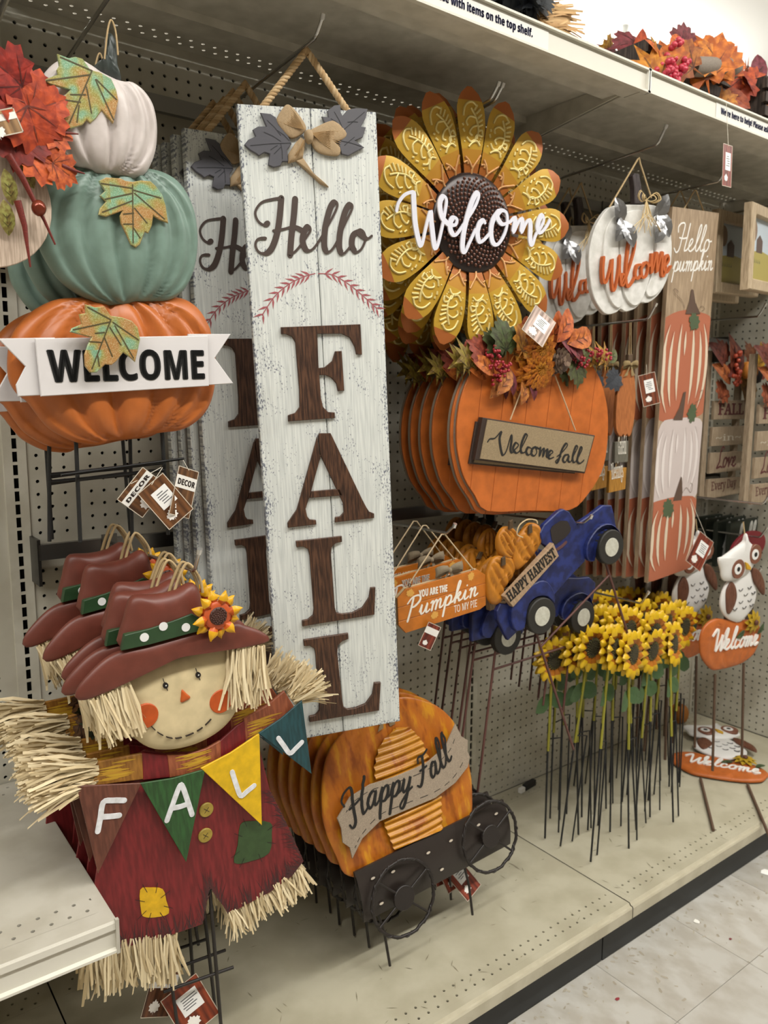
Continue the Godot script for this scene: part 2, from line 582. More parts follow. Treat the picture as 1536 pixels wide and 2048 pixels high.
# ---------- the setting ----------
const PITCH := 0.0254
func peg_sheet(g: Geo, cols: int, rows: int, first: Vector3, du: Vector3, dv: Vector3, rad: float, stagger := 0.0, deep := 0.005) -> void:
	# a sheet of square cells, each with a round hole; du and dv are the steps from hole to hole
	var nn := du.cross(dv).normalized()
	var cell := PackedVector3Array()
	var norm := PackedVector3Array()
	var uu := du.normalized(); var vv := dv.normalized()
	var edge := [Vector2(1, 0), Vector2(1, 1), Vector2(0, 1), Vector2(-1, 1), Vector2(-1, 0), Vector2(-1, -1), Vector2(0, -1), Vector2(1, -1)]
	for k in 8:
		var a := TAU * k / 8.0; var b := TAU * (k + 1) / 8.0
		var e0: Vector2 = edge[k]; var e1: Vector2 = edge[(k + 1) % 8]
		var o0 := du * e0.x * 0.5 + dv * e0.y * 0.5
		var o1 := du * e1.x * 0.5 + dv * e1.y * 0.5
		var i0 := (uu * cos(a) + vv * sin(a)) * rad
		var i1 := (uu * cos(b) + vv * sin(b)) * rad
		for t in [[o0, o1, i1], [o0, i1, i0]]:
			for p in [t[0], t[2], t[1]]:
				cell.push_back(p); norm.push_back(nn)
		var d := -nn * deep
		for t in [[i0, i1, i1 + d], [i0, i1 + d, i0 + d]]:
			for p in [t[0], t[2], t[1]]:
				cell.push_back(p); norm.push_back(-i0.normalized())
	for r in rows:
		for c in cols:
			var o := first + du * (c + (stagger if r % 2 else 0.0)) + dv * r
			for i in cell.size():
				g.v.push_back(cell[i] + o); g.n.push_back(norm[i]); g.c.push_back(Color.WHITE); g.u.push_back(Vector2.ZERO)

func peg_panel(parent: Node, at: Vector3, right: Vector3, width: float, y0: float, y1: float, hx: float, hy: float) -> void:
	# upright pegboard from at, running along right; hx, hy: first hole from the left edge and from y0
	var g := Geo.new()
	var out := right.cross(Vector3.UP)
	var cols := int((width - hx) / PITCH + 0.45)
	var rows := int((y1 - y0 - hy) / PITCH + 0.45)
	var base := at + Vector3(0, y0, 0)
	peg_sheet(g, cols, rows, base + right * hx + Vector3.UP * hy, right * PITCH, Vector3.UP * PITCH, 0.0036)
	var L := hx - PITCH / 2; var Rr := hx + (cols - 0.5) * PITCH; var B := hy - PITCH / 2; var T := hy + (rows - 0.5) * PITCH
	for q in [[0.0, L, 0.0, y1 - y0], [Rr, width, 0.0, y1 - y0], [L, Rr, 0.0, B], [L, Rr, T, y1 - y0]]:
		if q[1] - q[0] > 0.0002 and q[3] - q[2] > 0.0002:
			g.quad(base + right * q[0] + Vector3.UP * q[2], base + right * q[1] + Vector3.UP * q[2], base + right * q[1] + Vector3.UP * q[3], base + right * q[0] + Vector3.UP * q[3])
	part(g, "pegboard_panel", mat("c6c2b3", 0.55, 0.0, "grime", 1.3), parent)
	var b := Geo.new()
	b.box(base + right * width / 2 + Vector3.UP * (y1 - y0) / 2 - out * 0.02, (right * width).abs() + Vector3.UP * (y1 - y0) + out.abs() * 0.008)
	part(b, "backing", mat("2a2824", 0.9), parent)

func slotted_upright(called: String, x: float, z: float, y0: float, y1: float) -> void:
	var o := struct(called)
	var g := Geo.new()
	var yc := (y0 + y1) / 2; var hh := y1 - y0
	for s in [-1, 1]:
		g.box(Vector3(x + s * 0.0125, yc, z), Vector3(0.016, hh, 0.004))
		g.box(Vector3(x + s * 0.0205, yc, z - 0.012), Vector3(0.002, hh, 0.024))
	var k := 0
	while y0 + k * PITCH < y1:
		g.box(Vector3(x, y0 + k * PITCH, z), Vector3(0.010, 0.0058, 0.0036))
		k += 1
	part(g, "channel", mat("cbc7b8", 0.5, 0.0, "grime", 2.0), o)
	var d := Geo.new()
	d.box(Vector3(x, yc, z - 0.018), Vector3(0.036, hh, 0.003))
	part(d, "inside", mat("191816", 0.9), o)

func floor_and_room() -> void:
	var fl := struct("floor")
	var g := Geo.new()
	g.box(Vector3(1.5, -0.06, 0.75), Vector3(14, 0.11, 10.7))
	part(g, "slab", mat("a39d92", 0.6, 0.0, "vinyl", 0.9), fl)
	var tiles := []
	for tone in ["bab7af", "b4b1a9", "bfbcb4"]:
		tiles.append(mat(tone, 0.32, 0.0, "vinyl", 0.9))
	var tile := Geo.new()
	tile.prism(PackedVector2Array([Vector2(-.1519, -.1519), Vector2(.1519, -.1519), Vector2(.1519, .1519), Vector2(-.1519, .1519)]), -0.004, 0.0, 0.0006, false)
	var tm := tile.mesh()
	rng.seed = 21
	for i in 16:
		for j in 8:
			put(tm, "tile", tiles[rng.randi() % 3], fl, Transform3D(Basis(Vector3.RIGHT, -PI / 2), Vector3(0.05 + 0.3048 * i, 0.0, 0.62 + 0.3048 * j)))
	# dirt worked into the vinyl along the kick plate
	rng.seed = 5
	var dirt := Geo.new()
	for i in 520:
		var x := rng.randf_range(0.3, 3.2)
		var z := 0.56 + absf(rng.randfn(0.0, 0.09))
		dirt.ink(Color("9a9180").lerp(Color("b3ab9b"), rng.randf()))
		var r := rng.randf_range(0.001, 0.0045)
		var ce := Vector3(x, 0.0004 + i * 0.000001, z)
		var a := rng.randf() * TAU
		var pts := []
		for k in 6:
			var q := Vector2.from_angle(TAU * k / 6) * r * rng.randf_range(0.5, 1.2)
			q.x *= 2.4
			q = q.rotated(a)
			pts.append(ce + Vector3(q.x, 0, q.y))
		for k in 6:
			dirt.tri(ce, pts[(k + 1) % 6], pts[k])
	var dm := part(dirt, "scuffs", inked(0.7), fl)
	dm.set_meta("kind", "stuff")
	var wm := mat("a8a297", 0.8)
	for w in [["wall_back", Vector3(1.5, 2, -4.55), Vector3(14, 4.2, 0.1)], ["wall_front", Vector3(1.5, 2, 6.05), Vector3(14, 4.2, 0.1)], ["wall_left", Vector3(-5.45, 2, 0.75), Vector3(0.1, 4.2, 10.7)], ["wall_right", Vector3(8.45, 2, 0.75), Vector3(0.1, 4.2, 10.7)], ["ceiling", Vector3(1.5, 4.1, 0.75), Vector3(14, 0.1, 10.7)]]:
		var o := struct(w[0])
		var b := Geo.new()
		b.box(w[1], w[2])
		part(b, "surface", mat("f4f4f0", 0.85) if w[0] == "ceiling" else wm, o)

func gondola() -> void:
	var wa := struct("wall_pegboard")
	for bay in [[-1.21, 0.0], [0.0, 1.21], [1.21, 2.42]]:
		var x0: float = bay[0] + 0.0215; var wd := 1.21 - 0.043
		peg_panel(wa, Vector3(x0, 0, 0), Vector3.RIGHT, wd, 0.14, 1.93, 0.0175, 0.0136)
		peg_panel(wa, Vector3(x0, 0, 0), Vector3.RIGHT, wd, 1.93, 2.0596, 0.0245, 0.0206)
	var g := Geo.new()
	g.box(Vector3(0.6, 1.025, -0.05), Vector3(3.64, 2.05, 0.02))
	part(g, "core", mat("8f8c82", 0.8), wa)
	var e := struct("wall_end")
	peg_panel(e, Vector3(2.42, 0, 0.0), Vector3.BACK, 0.62, 0.14, 2.0, 0.02, 0.0136)
	var ge := Geo.new()
	ge.box(Vector3(2.47, 1.03, 0.3), Vector3(0.03, 2.06, 0.64))
	part(ge, "core", mat("8f8c82", 0.8), e)
	slotted_upright("trim_1", 0.0, 0.002, 0.14, 2.055)
	slotted_upright("trim_2", 1.21, 0.002, 0.14, 2.055)
	slotted_upright("trim_3", 2.40, 0.002, 0.14, 2.055)
	# kick plates
	var k := struct("baseboard_front")
	var n := 0
	for bay in [[-1.2, 1.135], [1.139, 2.5]]:
		var b := Geo.new()
		b.box(Vector3((bay[0] + bay[1]) / 2, 0.051 - 0.002 * n, 0.548), Vector3(bay[1] - bay[0], 0.094, 0.012))
		part(b, "kick_plate", mat("222425", 0.5, 0.0, "paint", 2.0), k)
		n += 1
	# base decks
	var deckm := mat("b8b29c", 0.42, 0.0, "grime", 1.1)
	var names := ["beige metal base deck under the scarecrows, left bay", "beige metal base deck under the pumpkin wagon signs", "beige metal base deck with the fallen owl sign on it"]
	n = 0
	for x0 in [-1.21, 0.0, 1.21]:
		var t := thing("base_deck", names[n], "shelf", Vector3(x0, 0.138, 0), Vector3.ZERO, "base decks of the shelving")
		var b := Geo.new()
		var w := 1.207
		for row in [[0.012, 2], [0.508, 2]]:
			peg_sheet(b, 46, row[1], Vector3(0.018 + PITCH / 2, 0, row[0] + PITCH * 1.5), Vector3.RIGHT * PITCH, Vector3.FORWARD * PITCH, 0.0031, 0.5, 0.003)
		for q in [[0.0, w, 0.0, 0.012], [0.0, 0.0307, 0.012, 0.0374], [0.0, 0.018, 0.0374, 0.0628], [1.1864, w, 0.012, 0.0628], [0.0, w, 0.0628, 0.508], [0.0, 0.0307, 0.508, 0.5334], [0.0, 0.018, 0.5334, 0.5588], [1.1864, w, 0.508, 0.5588], [0.0, w, 0.5588, 0.574]]:
			b.quad(Vector3(q[0], -0.0002, q[3]), Vector3(q[1], -0.0002, q[3]), Vector3(q[1], -0.0002, q[2]), Vector3(q[0], -0.0002, q[2]))
		part(b, "deck_sheet", deckm, t)
		var l := Geo.new()
		# rolled front lip: small step, then the face
		for s in [[0.574, 0.0, 0.578, -0.006], [0.578, -0.006, 0.583, -0.006], [0.583, -0.006, 0.585, -0.010], [0.585, -0.010, 0.585, -0.036], [0.585, -0.036, 0.565, -0.038]]:
			l.quad(Vector3(0, s[3], s[2]), Vector3(w, s[3], s[2]), Vector3(w, s[1], s[0]), Vector3(0, s[1], s[0]))
		part(l, "front_lip", mat("c3bca6", 0.45, 0.0, "grime", 2.0), t)
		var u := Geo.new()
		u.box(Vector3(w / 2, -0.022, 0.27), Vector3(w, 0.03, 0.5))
		part(u, "dark_cavity", mat("24231f", 0.9), t)  # near-black box: the shade of the hollow below the deck, put into the colour
		n += 1
	scuffs_on_deck()
	top_shelves()
	side_shelf()
	rails()

func scuffs_on_deck() -> void:
	rng.seed = 31
	for bay in [["base_deck_001", 0.0], ["base_deck_002", 1.21]]:
		var g := Geo.new()
		for i in 70:
			var x := rng.randf_range(0.3, 1.2) if bay[1] < 1.0 else rng.randf_range(0.02, 1.15)
			var z := rng.randf_range(0.1, 0.56)
			var a := rng.randf() * TAU
			var ln := rng.randf_range(0.003, 0.016)
			var d := Vector3(cos(a), 0, sin(a)) * ln
			var s := Vector3(-sin(a), 0, cos(a)) * rng.randf_range(0.0004, 0.0013)
			var c := Vector3(x, 0.0004 + i * 0.000002, z)
			g.ink(Color("6f6853").lerp(Color("948c74"), rng.randf()))
			g.quad(c - d, c + s, c + d, c - s)
		var o := part(g, "scuffs", inked(0.7), get_node(NodePath(bay[0])))
		o.set_meta("kind", "stuff")

func top_shelves() -> void:
	var m := mat("cfcabc", 0.5, 0.0, "paint", 2.0)
	var names := ["beige metal top shelf above the pumpkin stack, left end", "beige metal top shelf above the white FALL signs", "beige metal top shelf with the autumn leaf bundles on it"]
	var n := 0
	for x0 in [-1.21, 0.0, 1.21]:
		var t := thing("top_shelf", names[n], "shelf", Vector3(x0, 2.06, 0), Vector3.ZERO, "top shelves of the shelving")
		var w := 1.207
		var b := Geo.new()
		peg_sheet(b, 46, 2, Vector3(0.018 + PITCH / 2, 0, 0.0529), Vector3.RIGHT * PITCH, Vector3.FORWARD * PITCH, 0.0036, 0.5, 0.0012)
		for q in [[0.0, w, -0.003, 0.0148], [0.0, 0.018, 0.0148, 0.0656], [1.1864, w, 0.0148, 0.0656], [0.0, w, 0.0656, 0.51]]:
			b.box(Vector3((q[0] + q[1]) / 2, 0.0006, (q[2] + q[3]) / 2), Vector3(q[1] - q[0], 0.0012, q[3] - q[2]))
		part(b, "shelf_sheet", m, t)
		var r := Geo.new()
		r.box(Vector3(w / 2, -0.008, 0.135), Vector3(w, 0.016, 0.06))
		r.prism(PackedVector2Array([Vector2(-0.36, 0), Vector2(-0.40, -0.026), Vector2(-0.445, -0.026), Vector2(-0.452, -0.036), Vector2(-0.508, -0.036), Vector2(-0.508, 0.0)]), 0.0, w, 0.0)
		for i in range(36, r.v.size()):
			r.v[i] = Vector3(r.v[i].z, r.v[i].y, -r.v[i].x)
			r.n[i] = Vector3(r.n[i].z, r.n[i].y, -r.n[i].x)
		part(r, "stiffener", m, t)
		var l := Geo.new()
		l.box(Vector3(w / 2, -0.020, 0.5105), Vector3(w, 0.046, 0.003))
		l.box(Vector3(w / 2, 0.002, 0.514), Vector3(w, 0.004, 0.010))
		l.box(Vector3(w / 2, -0.0425, 0.514), Vector3(w, 0.004, 0.010))
		part(l, "price_channel", mat("cecabd", 0.45), t)
		var s := Geo.new()
		s.box(Vector3(0.58, -0.0205, 0.5127), Vector3(0.62, 0.036, 0.0008))
		part(s, "paper_strip", mat("d9d7d0", 0.6), t)
		if n > 0:
			var txt := "We're here to help! Please ask for assistance with items on the top shelf."
			block_text(txt, "lettering", t, mat("23264f", 0.6), [0.30, 0.845, -0.030, 0.019] if n == 1 else [0.29, 0.835, -0.030, 0.019], 0.5135, 0.0004, true)
		for e in [0.0, w]:
			var c := Geo.new()
			c.box(Vector3(e, -0.02, 0.513), Vector3(0.006, 0.05, 0.012))
			part(c, "end_clip", mat("e2dfd5", 0.5), t)
			var br := Geo.new()
			br.prism(PackedVector2Array([Vector2(-0.004, -0.001), Vector2(-0.44, -0.001), Vector2(-0.44, -0.03), Vector2(-0.05, -0.075), Vector2(-0.004, -0.075)]), -0.0015, 0.0015, 0.0)
			for i in br.v.size():
				br.v[i] = Vector3(br.v[i].z + e + (0.004 if e == 0.0 else -0.004), br.v[i].y, -br.v[i].x)
				br.n[i] = Vector3(br.n[i].z, br.n[i].y, -br.n[i].x)
			part(br, "bracket", m, t)
		n += 1

func side_shelf() -> void:
	var t := thing("shelf", "beige metal shelf with perforated front edge left of the scarecrow", "shelf", Vector3(-1.21, 0.6, 0))
	var m := mat("bdb8ab", 0.42, 0.0, "grime", 1.4)
	var b := Geo.new()
	var w := 1.195
	for zz in [0.012, 0.462]:
		peg_sheet(b, 46, 2, Vector3(0.012 + PITCH / 2, 0, zz + PITCH * 1.5), Vector3.RIGHT * PITCH, Vector3.FORWARD * PITCH, 0.0031, 0.5, 0.003)
	for q in [[0.0, w, 0.004, 0.012], [0.0, 0.0247, 0.012, 0.0374], [0.0, 0.012, 0.0374, 0.0628], [1.1804, w, 0.012, 0.0628], [0.0, w, 0.0628, 0.462], [0.0, 0.0247, 0.462, 0.4874], [0.0, 0.012, 0.4874, 0.5128], [1.1804, w, 0.462, 0.5128], [0.0, w, 0.5128, 0.545]]:
		b.quad(Vector3(q[0], -0.0002, q[3]), Vector3(q[1], -0.0002, q[3]), Vector3(q[1], -0.0002, q[2]), Vector3(q[0], -0.0002, q[2]))
	part(b, "shelf_sheet", m, t)
	var l := Geo.new()
	for s in [[0.545, 0.0, 0.547, -0.004], [0.547, -0.004, 0.547, -0.014], [0.547, -0.014, 0.543, -0.016], [0.543, -0.016, 0.543, -0.044], [0.543, -0.044, 0.549, -0.046], [0.549, -0.046, 0.549, -0.050], [0.549, -0.050, 0.50, -0.050]]:
		l.quad(Vector3(0, s[3], s[2]), Vector3(w, s[3], s[2]), Vector3(w, s[1], s[0]), Vector3(0, s[1], s[0]))
	part(l, "front_lip", mat("d9d5c8", 0.45), t)
	var e := Geo.new()
	e.box(Vector3(w, -0.024, 0.28), Vector3(0.003, 0.046, 0.53))
	e.box(Vector3(w + 0.001, -0.025, 0.5465), Vector3(0.005, 0.054, 0.006))
	part(e, "end_plate", m, t)
	var u := Geo.new()
	u.box(Vector3(w / 2, -0.02, 0.26), Vector3(w - 0.01, 0.006, 0.48))
	part(u, "underside", m, t)

func rail(x0: float, x1: float, y: float, label: String) -> void:
	var t := thing("crossbar", label, "rail", Vector3(x0, y, 0), Vector3.ZERO, "hook crossbars on the uprights")
	var g := Geo.new()
	g.box(Vector3((x1 - x0) / 2, 0, 0.055), Vector3(x1 - x0, 0.03, 0.014))
	part(g, "bar", mat("8b8a88", 0.28, 0.9), t)
	for e in [0.0, x1 - x0]:
		var b := Geo.new()
		b.box(Vector3(e, -0.02, 0.031), Vector3(0.006, 0.09, 0.062))
		part(b, "end_bracket", mat("4a4845", 0.35, 0.8), t)

func rails() -> void:
	rail(-1.18, -0.02, 1.925, "dark metal crossbar behind the orange leaf wreath")
	rail(0.02, 1.19, 1.925, "dark metal crossbar above the white FALL signs")
	rail(0.02, 1.19, 1.065, "dark metal crossbar above the scarecrow hats")
	rail(1.23, 2.39, 1.925, "dark metal crossbar above the white wooden pumpkins")
	rail(1.23, 2.39, 1.56, "dark metal crossbar behind the small hanging pumpkins")
	rail(1.23, 2.39, 1.065, "dark metal crossbar behind the blue trucks")

# wire hook from the crossbar at z 0.06 to ze, tip bent up; twin: two wires
func hook(x: float, y: float, ze: float, label: String, rise := 0.02, twin := false, tip := 0.035) -> Node3D:
	# from a crossbar where there is one at that height, else straight from the pegboard
	var zb := 0.003
	for ry in [1.925, 1.065] + ([1.56] if x > 1.2 else []):
		if absf(y - ry) < 0.02: zb = 0.06  # dark panel stands in for the shade seen through the open cab window
	var t := thing("peg_hook", label, "hook", Vector3(x, y, zb), Vector3.ZERO, "wire display hooks")
	for s in ([-0.006, 0.006] if twin else [0.0]):
		var g := Geo.new()
		g.tube([Vector3(s, 0, 0), Vector3(s, rise, ze - zb), Vector3(s, rise + 0.006, ze - zb + 0.008), Vector3(s, rise + tip, ze - zb + 0.025)], 0.0032, 8)
		part(g, "wire", mat("b9b8b5", 0.22, 0.95), t)
		var c := Geo.new()
		c.tube([Vector3(s, rise + tip - 0.004, ze - zb + 0.023), Vector3(s, rise + tip + 0.004, ze - zb + 0.027)], 0.0046, 8)
		part(c, "tip", mat("d8d7d4", 0.2, 0.9), t)
	var b := Geo.new()
	b.box(Vector3(0, 0, 0.003), Vector3(0.03, 0.034, 0.004))
	part(b, "clip", mat("7d7c79", 0.3, 0.9), t)
	return t

# ---------- shared small makers ----------
const MAPLE := [0, -1.0, .05, -.5, .3, -.72, .44, -.6, .52, -.46, .86, -.44, .8, -.22, .74, -.1, 1.0, .16, .84, .28, .8, .5, .62, .46, .5, .42, .48, .7, .34, .76, .2, .72, 0, 1.05, -.2, .72, -.34, .76, -.48, .7, -.5, .42, -.62, .46, -.8, .5, -.84, .28, -1.0, .16, -.74, -.1, -.8, -.22, -.86, -.44, -.52, -.46, -.44, -.6, -.3, -.72, -.05, -.5]
const OVAL_LEAF := [0, -1, .22, -.75, .42, -.35, .46, .1, .36, .55, .16, .88, 0, 1.05, -.16, .88, -.36, .55, -.46, .1, -.42, -.35, -.22, -.75]
const STAR_LEAF := [0, -.9, .1, -.35, .55, -.7, .35, -.15, 1.0, -.05, .38, .2, .62, .8, .18, .45, 0, 1.1, -.18, .45, -.62, .8, -.38, .2, -1.0, -.05, -.35, -.15, -.55, -.7, -.1, -.35]
var leaf_cache := {}
func leaf_mesh(kind: String, curl: float) -> ArrayMesh:
	var key := kind + str(curl)
	if leaf_cache.has(key): return leaf_cache[key]
	var raw: Array = {"maple": MAPLE, "oval": OVAL_LEAF, "star": STAR_LEAF}[kind]
	var p := PackedVector2Array()
	for i in range(0, raw.size(), 2): p.push_back(Vector2(raw[i], raw[i + 1]))
	var g := Geo.new()
	g.ink(Color(1, 1, 1))
	# fan of two rings so that the blade can fold along its midrib and droop
	var m := p.size()
	var f := func(q: Vector2) -> Vector3: return Vector3(q.x, q.y, curl * (0.35 * absf(q.x) - 0.3 * q.length_squared()))
	for i in m:
		var a := p[i]; var b := p[(i + 1) % m]
		var a2 := Vector2(a.x * 0.5, a.y * 0.5); var b2 := Vector2(b.x * 0.5, b.y * 0.5)
		g.tri(f.call(Vector2.ZERO), f.call(a2), f.call(b2))
		g.tri(f.call(a2), f.call(a), f.call(b)); g.tri(f.call(a2), f.call(b), f.call(b2))
	g.ink(Color(0.62, 0.6, 0.5))
	for tip in ([[0, 1.0], [.8, .2], [-.8, .2], [.6, -.35], [-.6, -.35]] if kind != "oval" else [[0, 1.0], [.3, .35], [-.3, .35], [.34, -.1], [-.34, -.1]]):
		var o := Vector2(0, -0.5 if kind != "oval" else tip[1] - 0.35 if tip[0] != 0 else -0.95)
		var e := Vector2(tip[0], tip[1]) * 0.92
		var s := (e - o).orthogonal().normalized() * 0.022
		var up := Vector3(0, 0, 0.012)
		var mid := (o + e) / 2
		g.quad(f.call(o - s) + up, f.call(mid - s) + up, f.call(mid + s) + up, f.call(o + s) + up)
		g.tri(f.call(mid - s) + up, f.call(e) + up, f.call(mid + s) + up)
	var mm := g.mesh()
	leaf_cache[key] = mm
	return mm

func leaf_mat(hex: String) -> StandardMaterial3D:
	var key := "leaf" + hex
	if mats.has(key): return mats[key]
	var m := StandardMaterial3D.new()
	m.vertex_color_use_as_albedo = true
	m.albedo_color = Color(hex)
	m.albedo_texture = texs["scratchleaf"]
	m.uv1_triplanar = true
	m.uv1_scale = Vector3.ONE * 0.35
	m.roughness = 0.65
	m.backlight_enabled = true
	m.backlight = Color(hex) * 0.35
	mats[key] = m
	return m

func leaf(parent: Node, kind: String, at: Vector3, size: float, turn: Vector3, hex: String, curl := 0.5, called := "leaf") -> MeshInstance3D:
	var bs := Basis.from_euler(turn * PI / 180.0) * Basis.from_scale(Vector3(size, size, size))
	return put(leaf_mesh(kind, curl), called, leaf_mat(hex), parent, Transform3D(bs, at))

func berries(parent: Node, at: Vector3, count: int, spread: Vector3, r: float, hex: String, sd: int) -> void:
	rng.seed = sd
	var g := Geo.new()
	g.ball(Vector3.ZERO, Vector3.ONE * r, 6, 8)
	var mm := g.mesh()
	for i in count:
		put(mm, "berry", mat(hex, 0.3), parent, Transform3D(Basis(), at + Vector3(rng.randf_range(-1, 1) * spread.x, rng.randf_range(-1, 1) * spread.y, rng.randf_range(0, 1) * spread.z)))

func twine(parent: Node, path: Array, r := 0.0014, hex := "b59c74", called := "twine") -> MeshInstance3D:
	var g := Geo.new()
	g.tube(path, r, 6)
	return part(g, called, mat(hex, 0.9), parent)

func rope(parent: Node, a: Vector3, b: Vector3, r := 0.0062) -> void:
	var g := Geo.new()
	var ax := (b - a).normalized()
	var s := ax.cross(Vector3.BACK).normalized()
	var s2 := ax.cross(s)
	var turns := a.distance_to(b) / 0.022
	for k in 3:
		var p := []
		for i in int(turns * 9) + 1:
			var t := float(i) / int(turns * 9)
			var an := TAU * (t * turns + k / 3.0)
			p.append(a.lerp(b, t) + (s * cos(an) + s2 * sin(an)) * r * 0.5)
		g.ink(["c4a67c", "b8986e", "cfb48c"][k])
		g.tube(p, r * 0.56, 6)
	part(g, "rope", inked(0.9), parent)

func bow(parent: Node, at: Vector3, s: float, hex: String, called := "bow") -> void:
	# two loops, a knot and two tails of ribbon
	var o := Node3D.new()
	o.name = called
	var g := Geo.new()
	for d in [-1, 1]:
		var rows := []
		for i in 9:
			var t := float(i) / 8
			var row := PackedVector3Array()
			for k in 5:
				var w := (k - 2) / 2.0
				var an := t * TAU * 0.94 + 0.2
				row.push_back(at + Vector3(d * (1.0 - cos(an)) * 0.55, sin(an) * 0.22 + w * 0.3 * (0.4 + 0.6 * sin(t * PI)), 0.12 + 0.22 * sin(an) + 0.05 * cos(w * 2)) * s)
			rows.append(row)
		g.grid(rows, false, d > 0)
		var tail := []
		for i in 5:
			var t := float(i) / 4
			tail.append(PackedVector3Array([at + Vector3(d * (0.05 + 0.5 * t) - 0.16 * (0.5 + t), -1.25 * t + 0.02 * d, 0.06 + 0.08 * sin(t * 5)) * s, at + Vector3(d * (0.05 + 0.5 * t) + 0.16 * (0.5 + t), -1.15 * t, 0.06 + 0.06 * sin(t * 5 + 1)) * s]))
		g.grid(tail, false, true)
	g.ball(at + Vector3(0, 0, 0.2) * s, Vector3(0.16, 0.18, 0.14) * s, 6, 8)
	o.free()
	part(g, called, mat(hex, 0.9, 0.0, "burlap", 14.0), parent)

var straw := [Color("d2bd93"), Color("efdfba")]
func raffia(g: Geo, a: Vector3, b: Vector3, dir: Vector3, length: float, spread: float, count: int, wide := 0.0028, sd := 1) -> void:
	rng.seed = sd
	for i in count:
		var s := a.lerp(b, rng.randf()) + Vector3(rng.randf_range(-.003, .003), rng.randf_range(-.003, .003), rng.randf_range(-.008, .008))
		var side := dir.cross(Vector3.BACK).normalized()
		var d := (dir + side * rng.randfn(0.0, spread) + Vector3.BACK * rng.randfn(0.0, spread * 0.6)).normalized()
		var l := length * rng.randf_range(0.62, 1.08)
		var w := (side + Vector3.BACK * rng.randf_range(-0.8, 0.8)).normalized() * wide * rng.randf_range(0.5, 1.0)
		var m := s + d * l * 0.55
		var e := s + d * l + side * rng.randfn(0, 0.06) * length + Vector3.DOWN * 0.06 * length
		g.ink(straw[0].lerp(straw[1], rng.randf()))
		g.quad(s - w * 0.6, s + w * 0.6, m + w, m - w)
		g.quad(m - w, m + w, e + w * 0.7, e - w * 0.7)

func wire(parent: Node, path: Array, r: float, m: Material, called := "wire") -> void:
	var g := Geo.new()
	g.tube(path, r, 6)
	part(g, called, m, parent)

# hang tag: a card with a white price sticker, a maple leaf and a thread
func price_tag(at: Vector3, turn: Vector3, size: Vector2, label: String, hex := "9c4a28", sticker := true, brand := "", thread := Vector3.ZERO) -> void:
	var t := thing("price_tag", label, "tag", at, turn, "paper price tags")
	var g := Geo.new()
	g.box(Vector3.ZERO, Vector3(size.x, size.y, 0.0006))
	part(g, "card", mat(hex, 0.45, 0.0, "wood", 2.0), t)
	var b := Geo.new()
	b.ink("cfc4b2")
	for q in [[0, size.y / 2 - 0.0006, size.x, 0.0012], [0, -size.y / 2 + 0.0006, size.x, 0.0012], [size.x / 2 - 0.0006, 0, 0.0012, size.y], [-size.x / 2 + 0.0006, 0, 0.0012, size.y]]:
		b.box(Vector3(q[0], q[1], 0.0004), Vector3(q[2], q[3], 0.0003))
	part(b, "border", inked(0.5), t)
	if sticker:
		var s := Geo.new()
		s.box(Vector3(size.x * 0.05, size.y * 0.1, 0.0006), Vector3(size.x * 0.55, size.y * 0.42, 0.0004))
		part(s, "sticker", mat("f0efec", 0.5), t)
		var pr := Geo.new()
		pr.ink("5a5a5e")
		rng.seed = int(at.x * 1000)
		for i in 5:
			pr.box(Vector3(size.x * (0.05 + rng.randf_range(-.05, .05)), size.y * (0.22 - 0.055 * i), 0.0009), Vector3(size.x * rng.randf_range(0.2, 0.42), size.y * 0.018, 0.0002))
		part(pr, "price_print", inked(0.5), t)
	else:
		var band := Geo.new()
		band.box(Vector3(0, size.y * 0.2, 0.0006), Vector3(size.x * 0.98, size.y * 0.26, 0.0004))
		part(band, "white_band", mat("e9e6df", 0.5), t)
	var lf := put(leaf_mesh("maple", 0.0), "leaf_print", mat("f1ece6", 0.5), t, Transform3D(Basis.from_scale(Vector3(size.x * 0.2, size.x * 0.2, 0.001)), Vector3(-size.x * 0.12, -size.y * 0.3, 0.0008)))
	lf.set_meta("label", "white maple leaf")
	if brand:
		block_text(brand, "lettering", t, mat("3a2f2a", 0.6), [-size.x * 0.4, size.x * 0.42, size.y * 0.14, size.y * 0.12], 0.0009, 0.0003, true)
	if thread != Vector3.ZERO:
		var l := t.transform.affine_inverse() * thread
		var g2 := Geo.new()
		g2.tube([Vector3(0, size.y * 0.46, 0.001), l], 0.0006, 5)
		part(g2, "thread", mat("d9d2c2", 0.8), t)

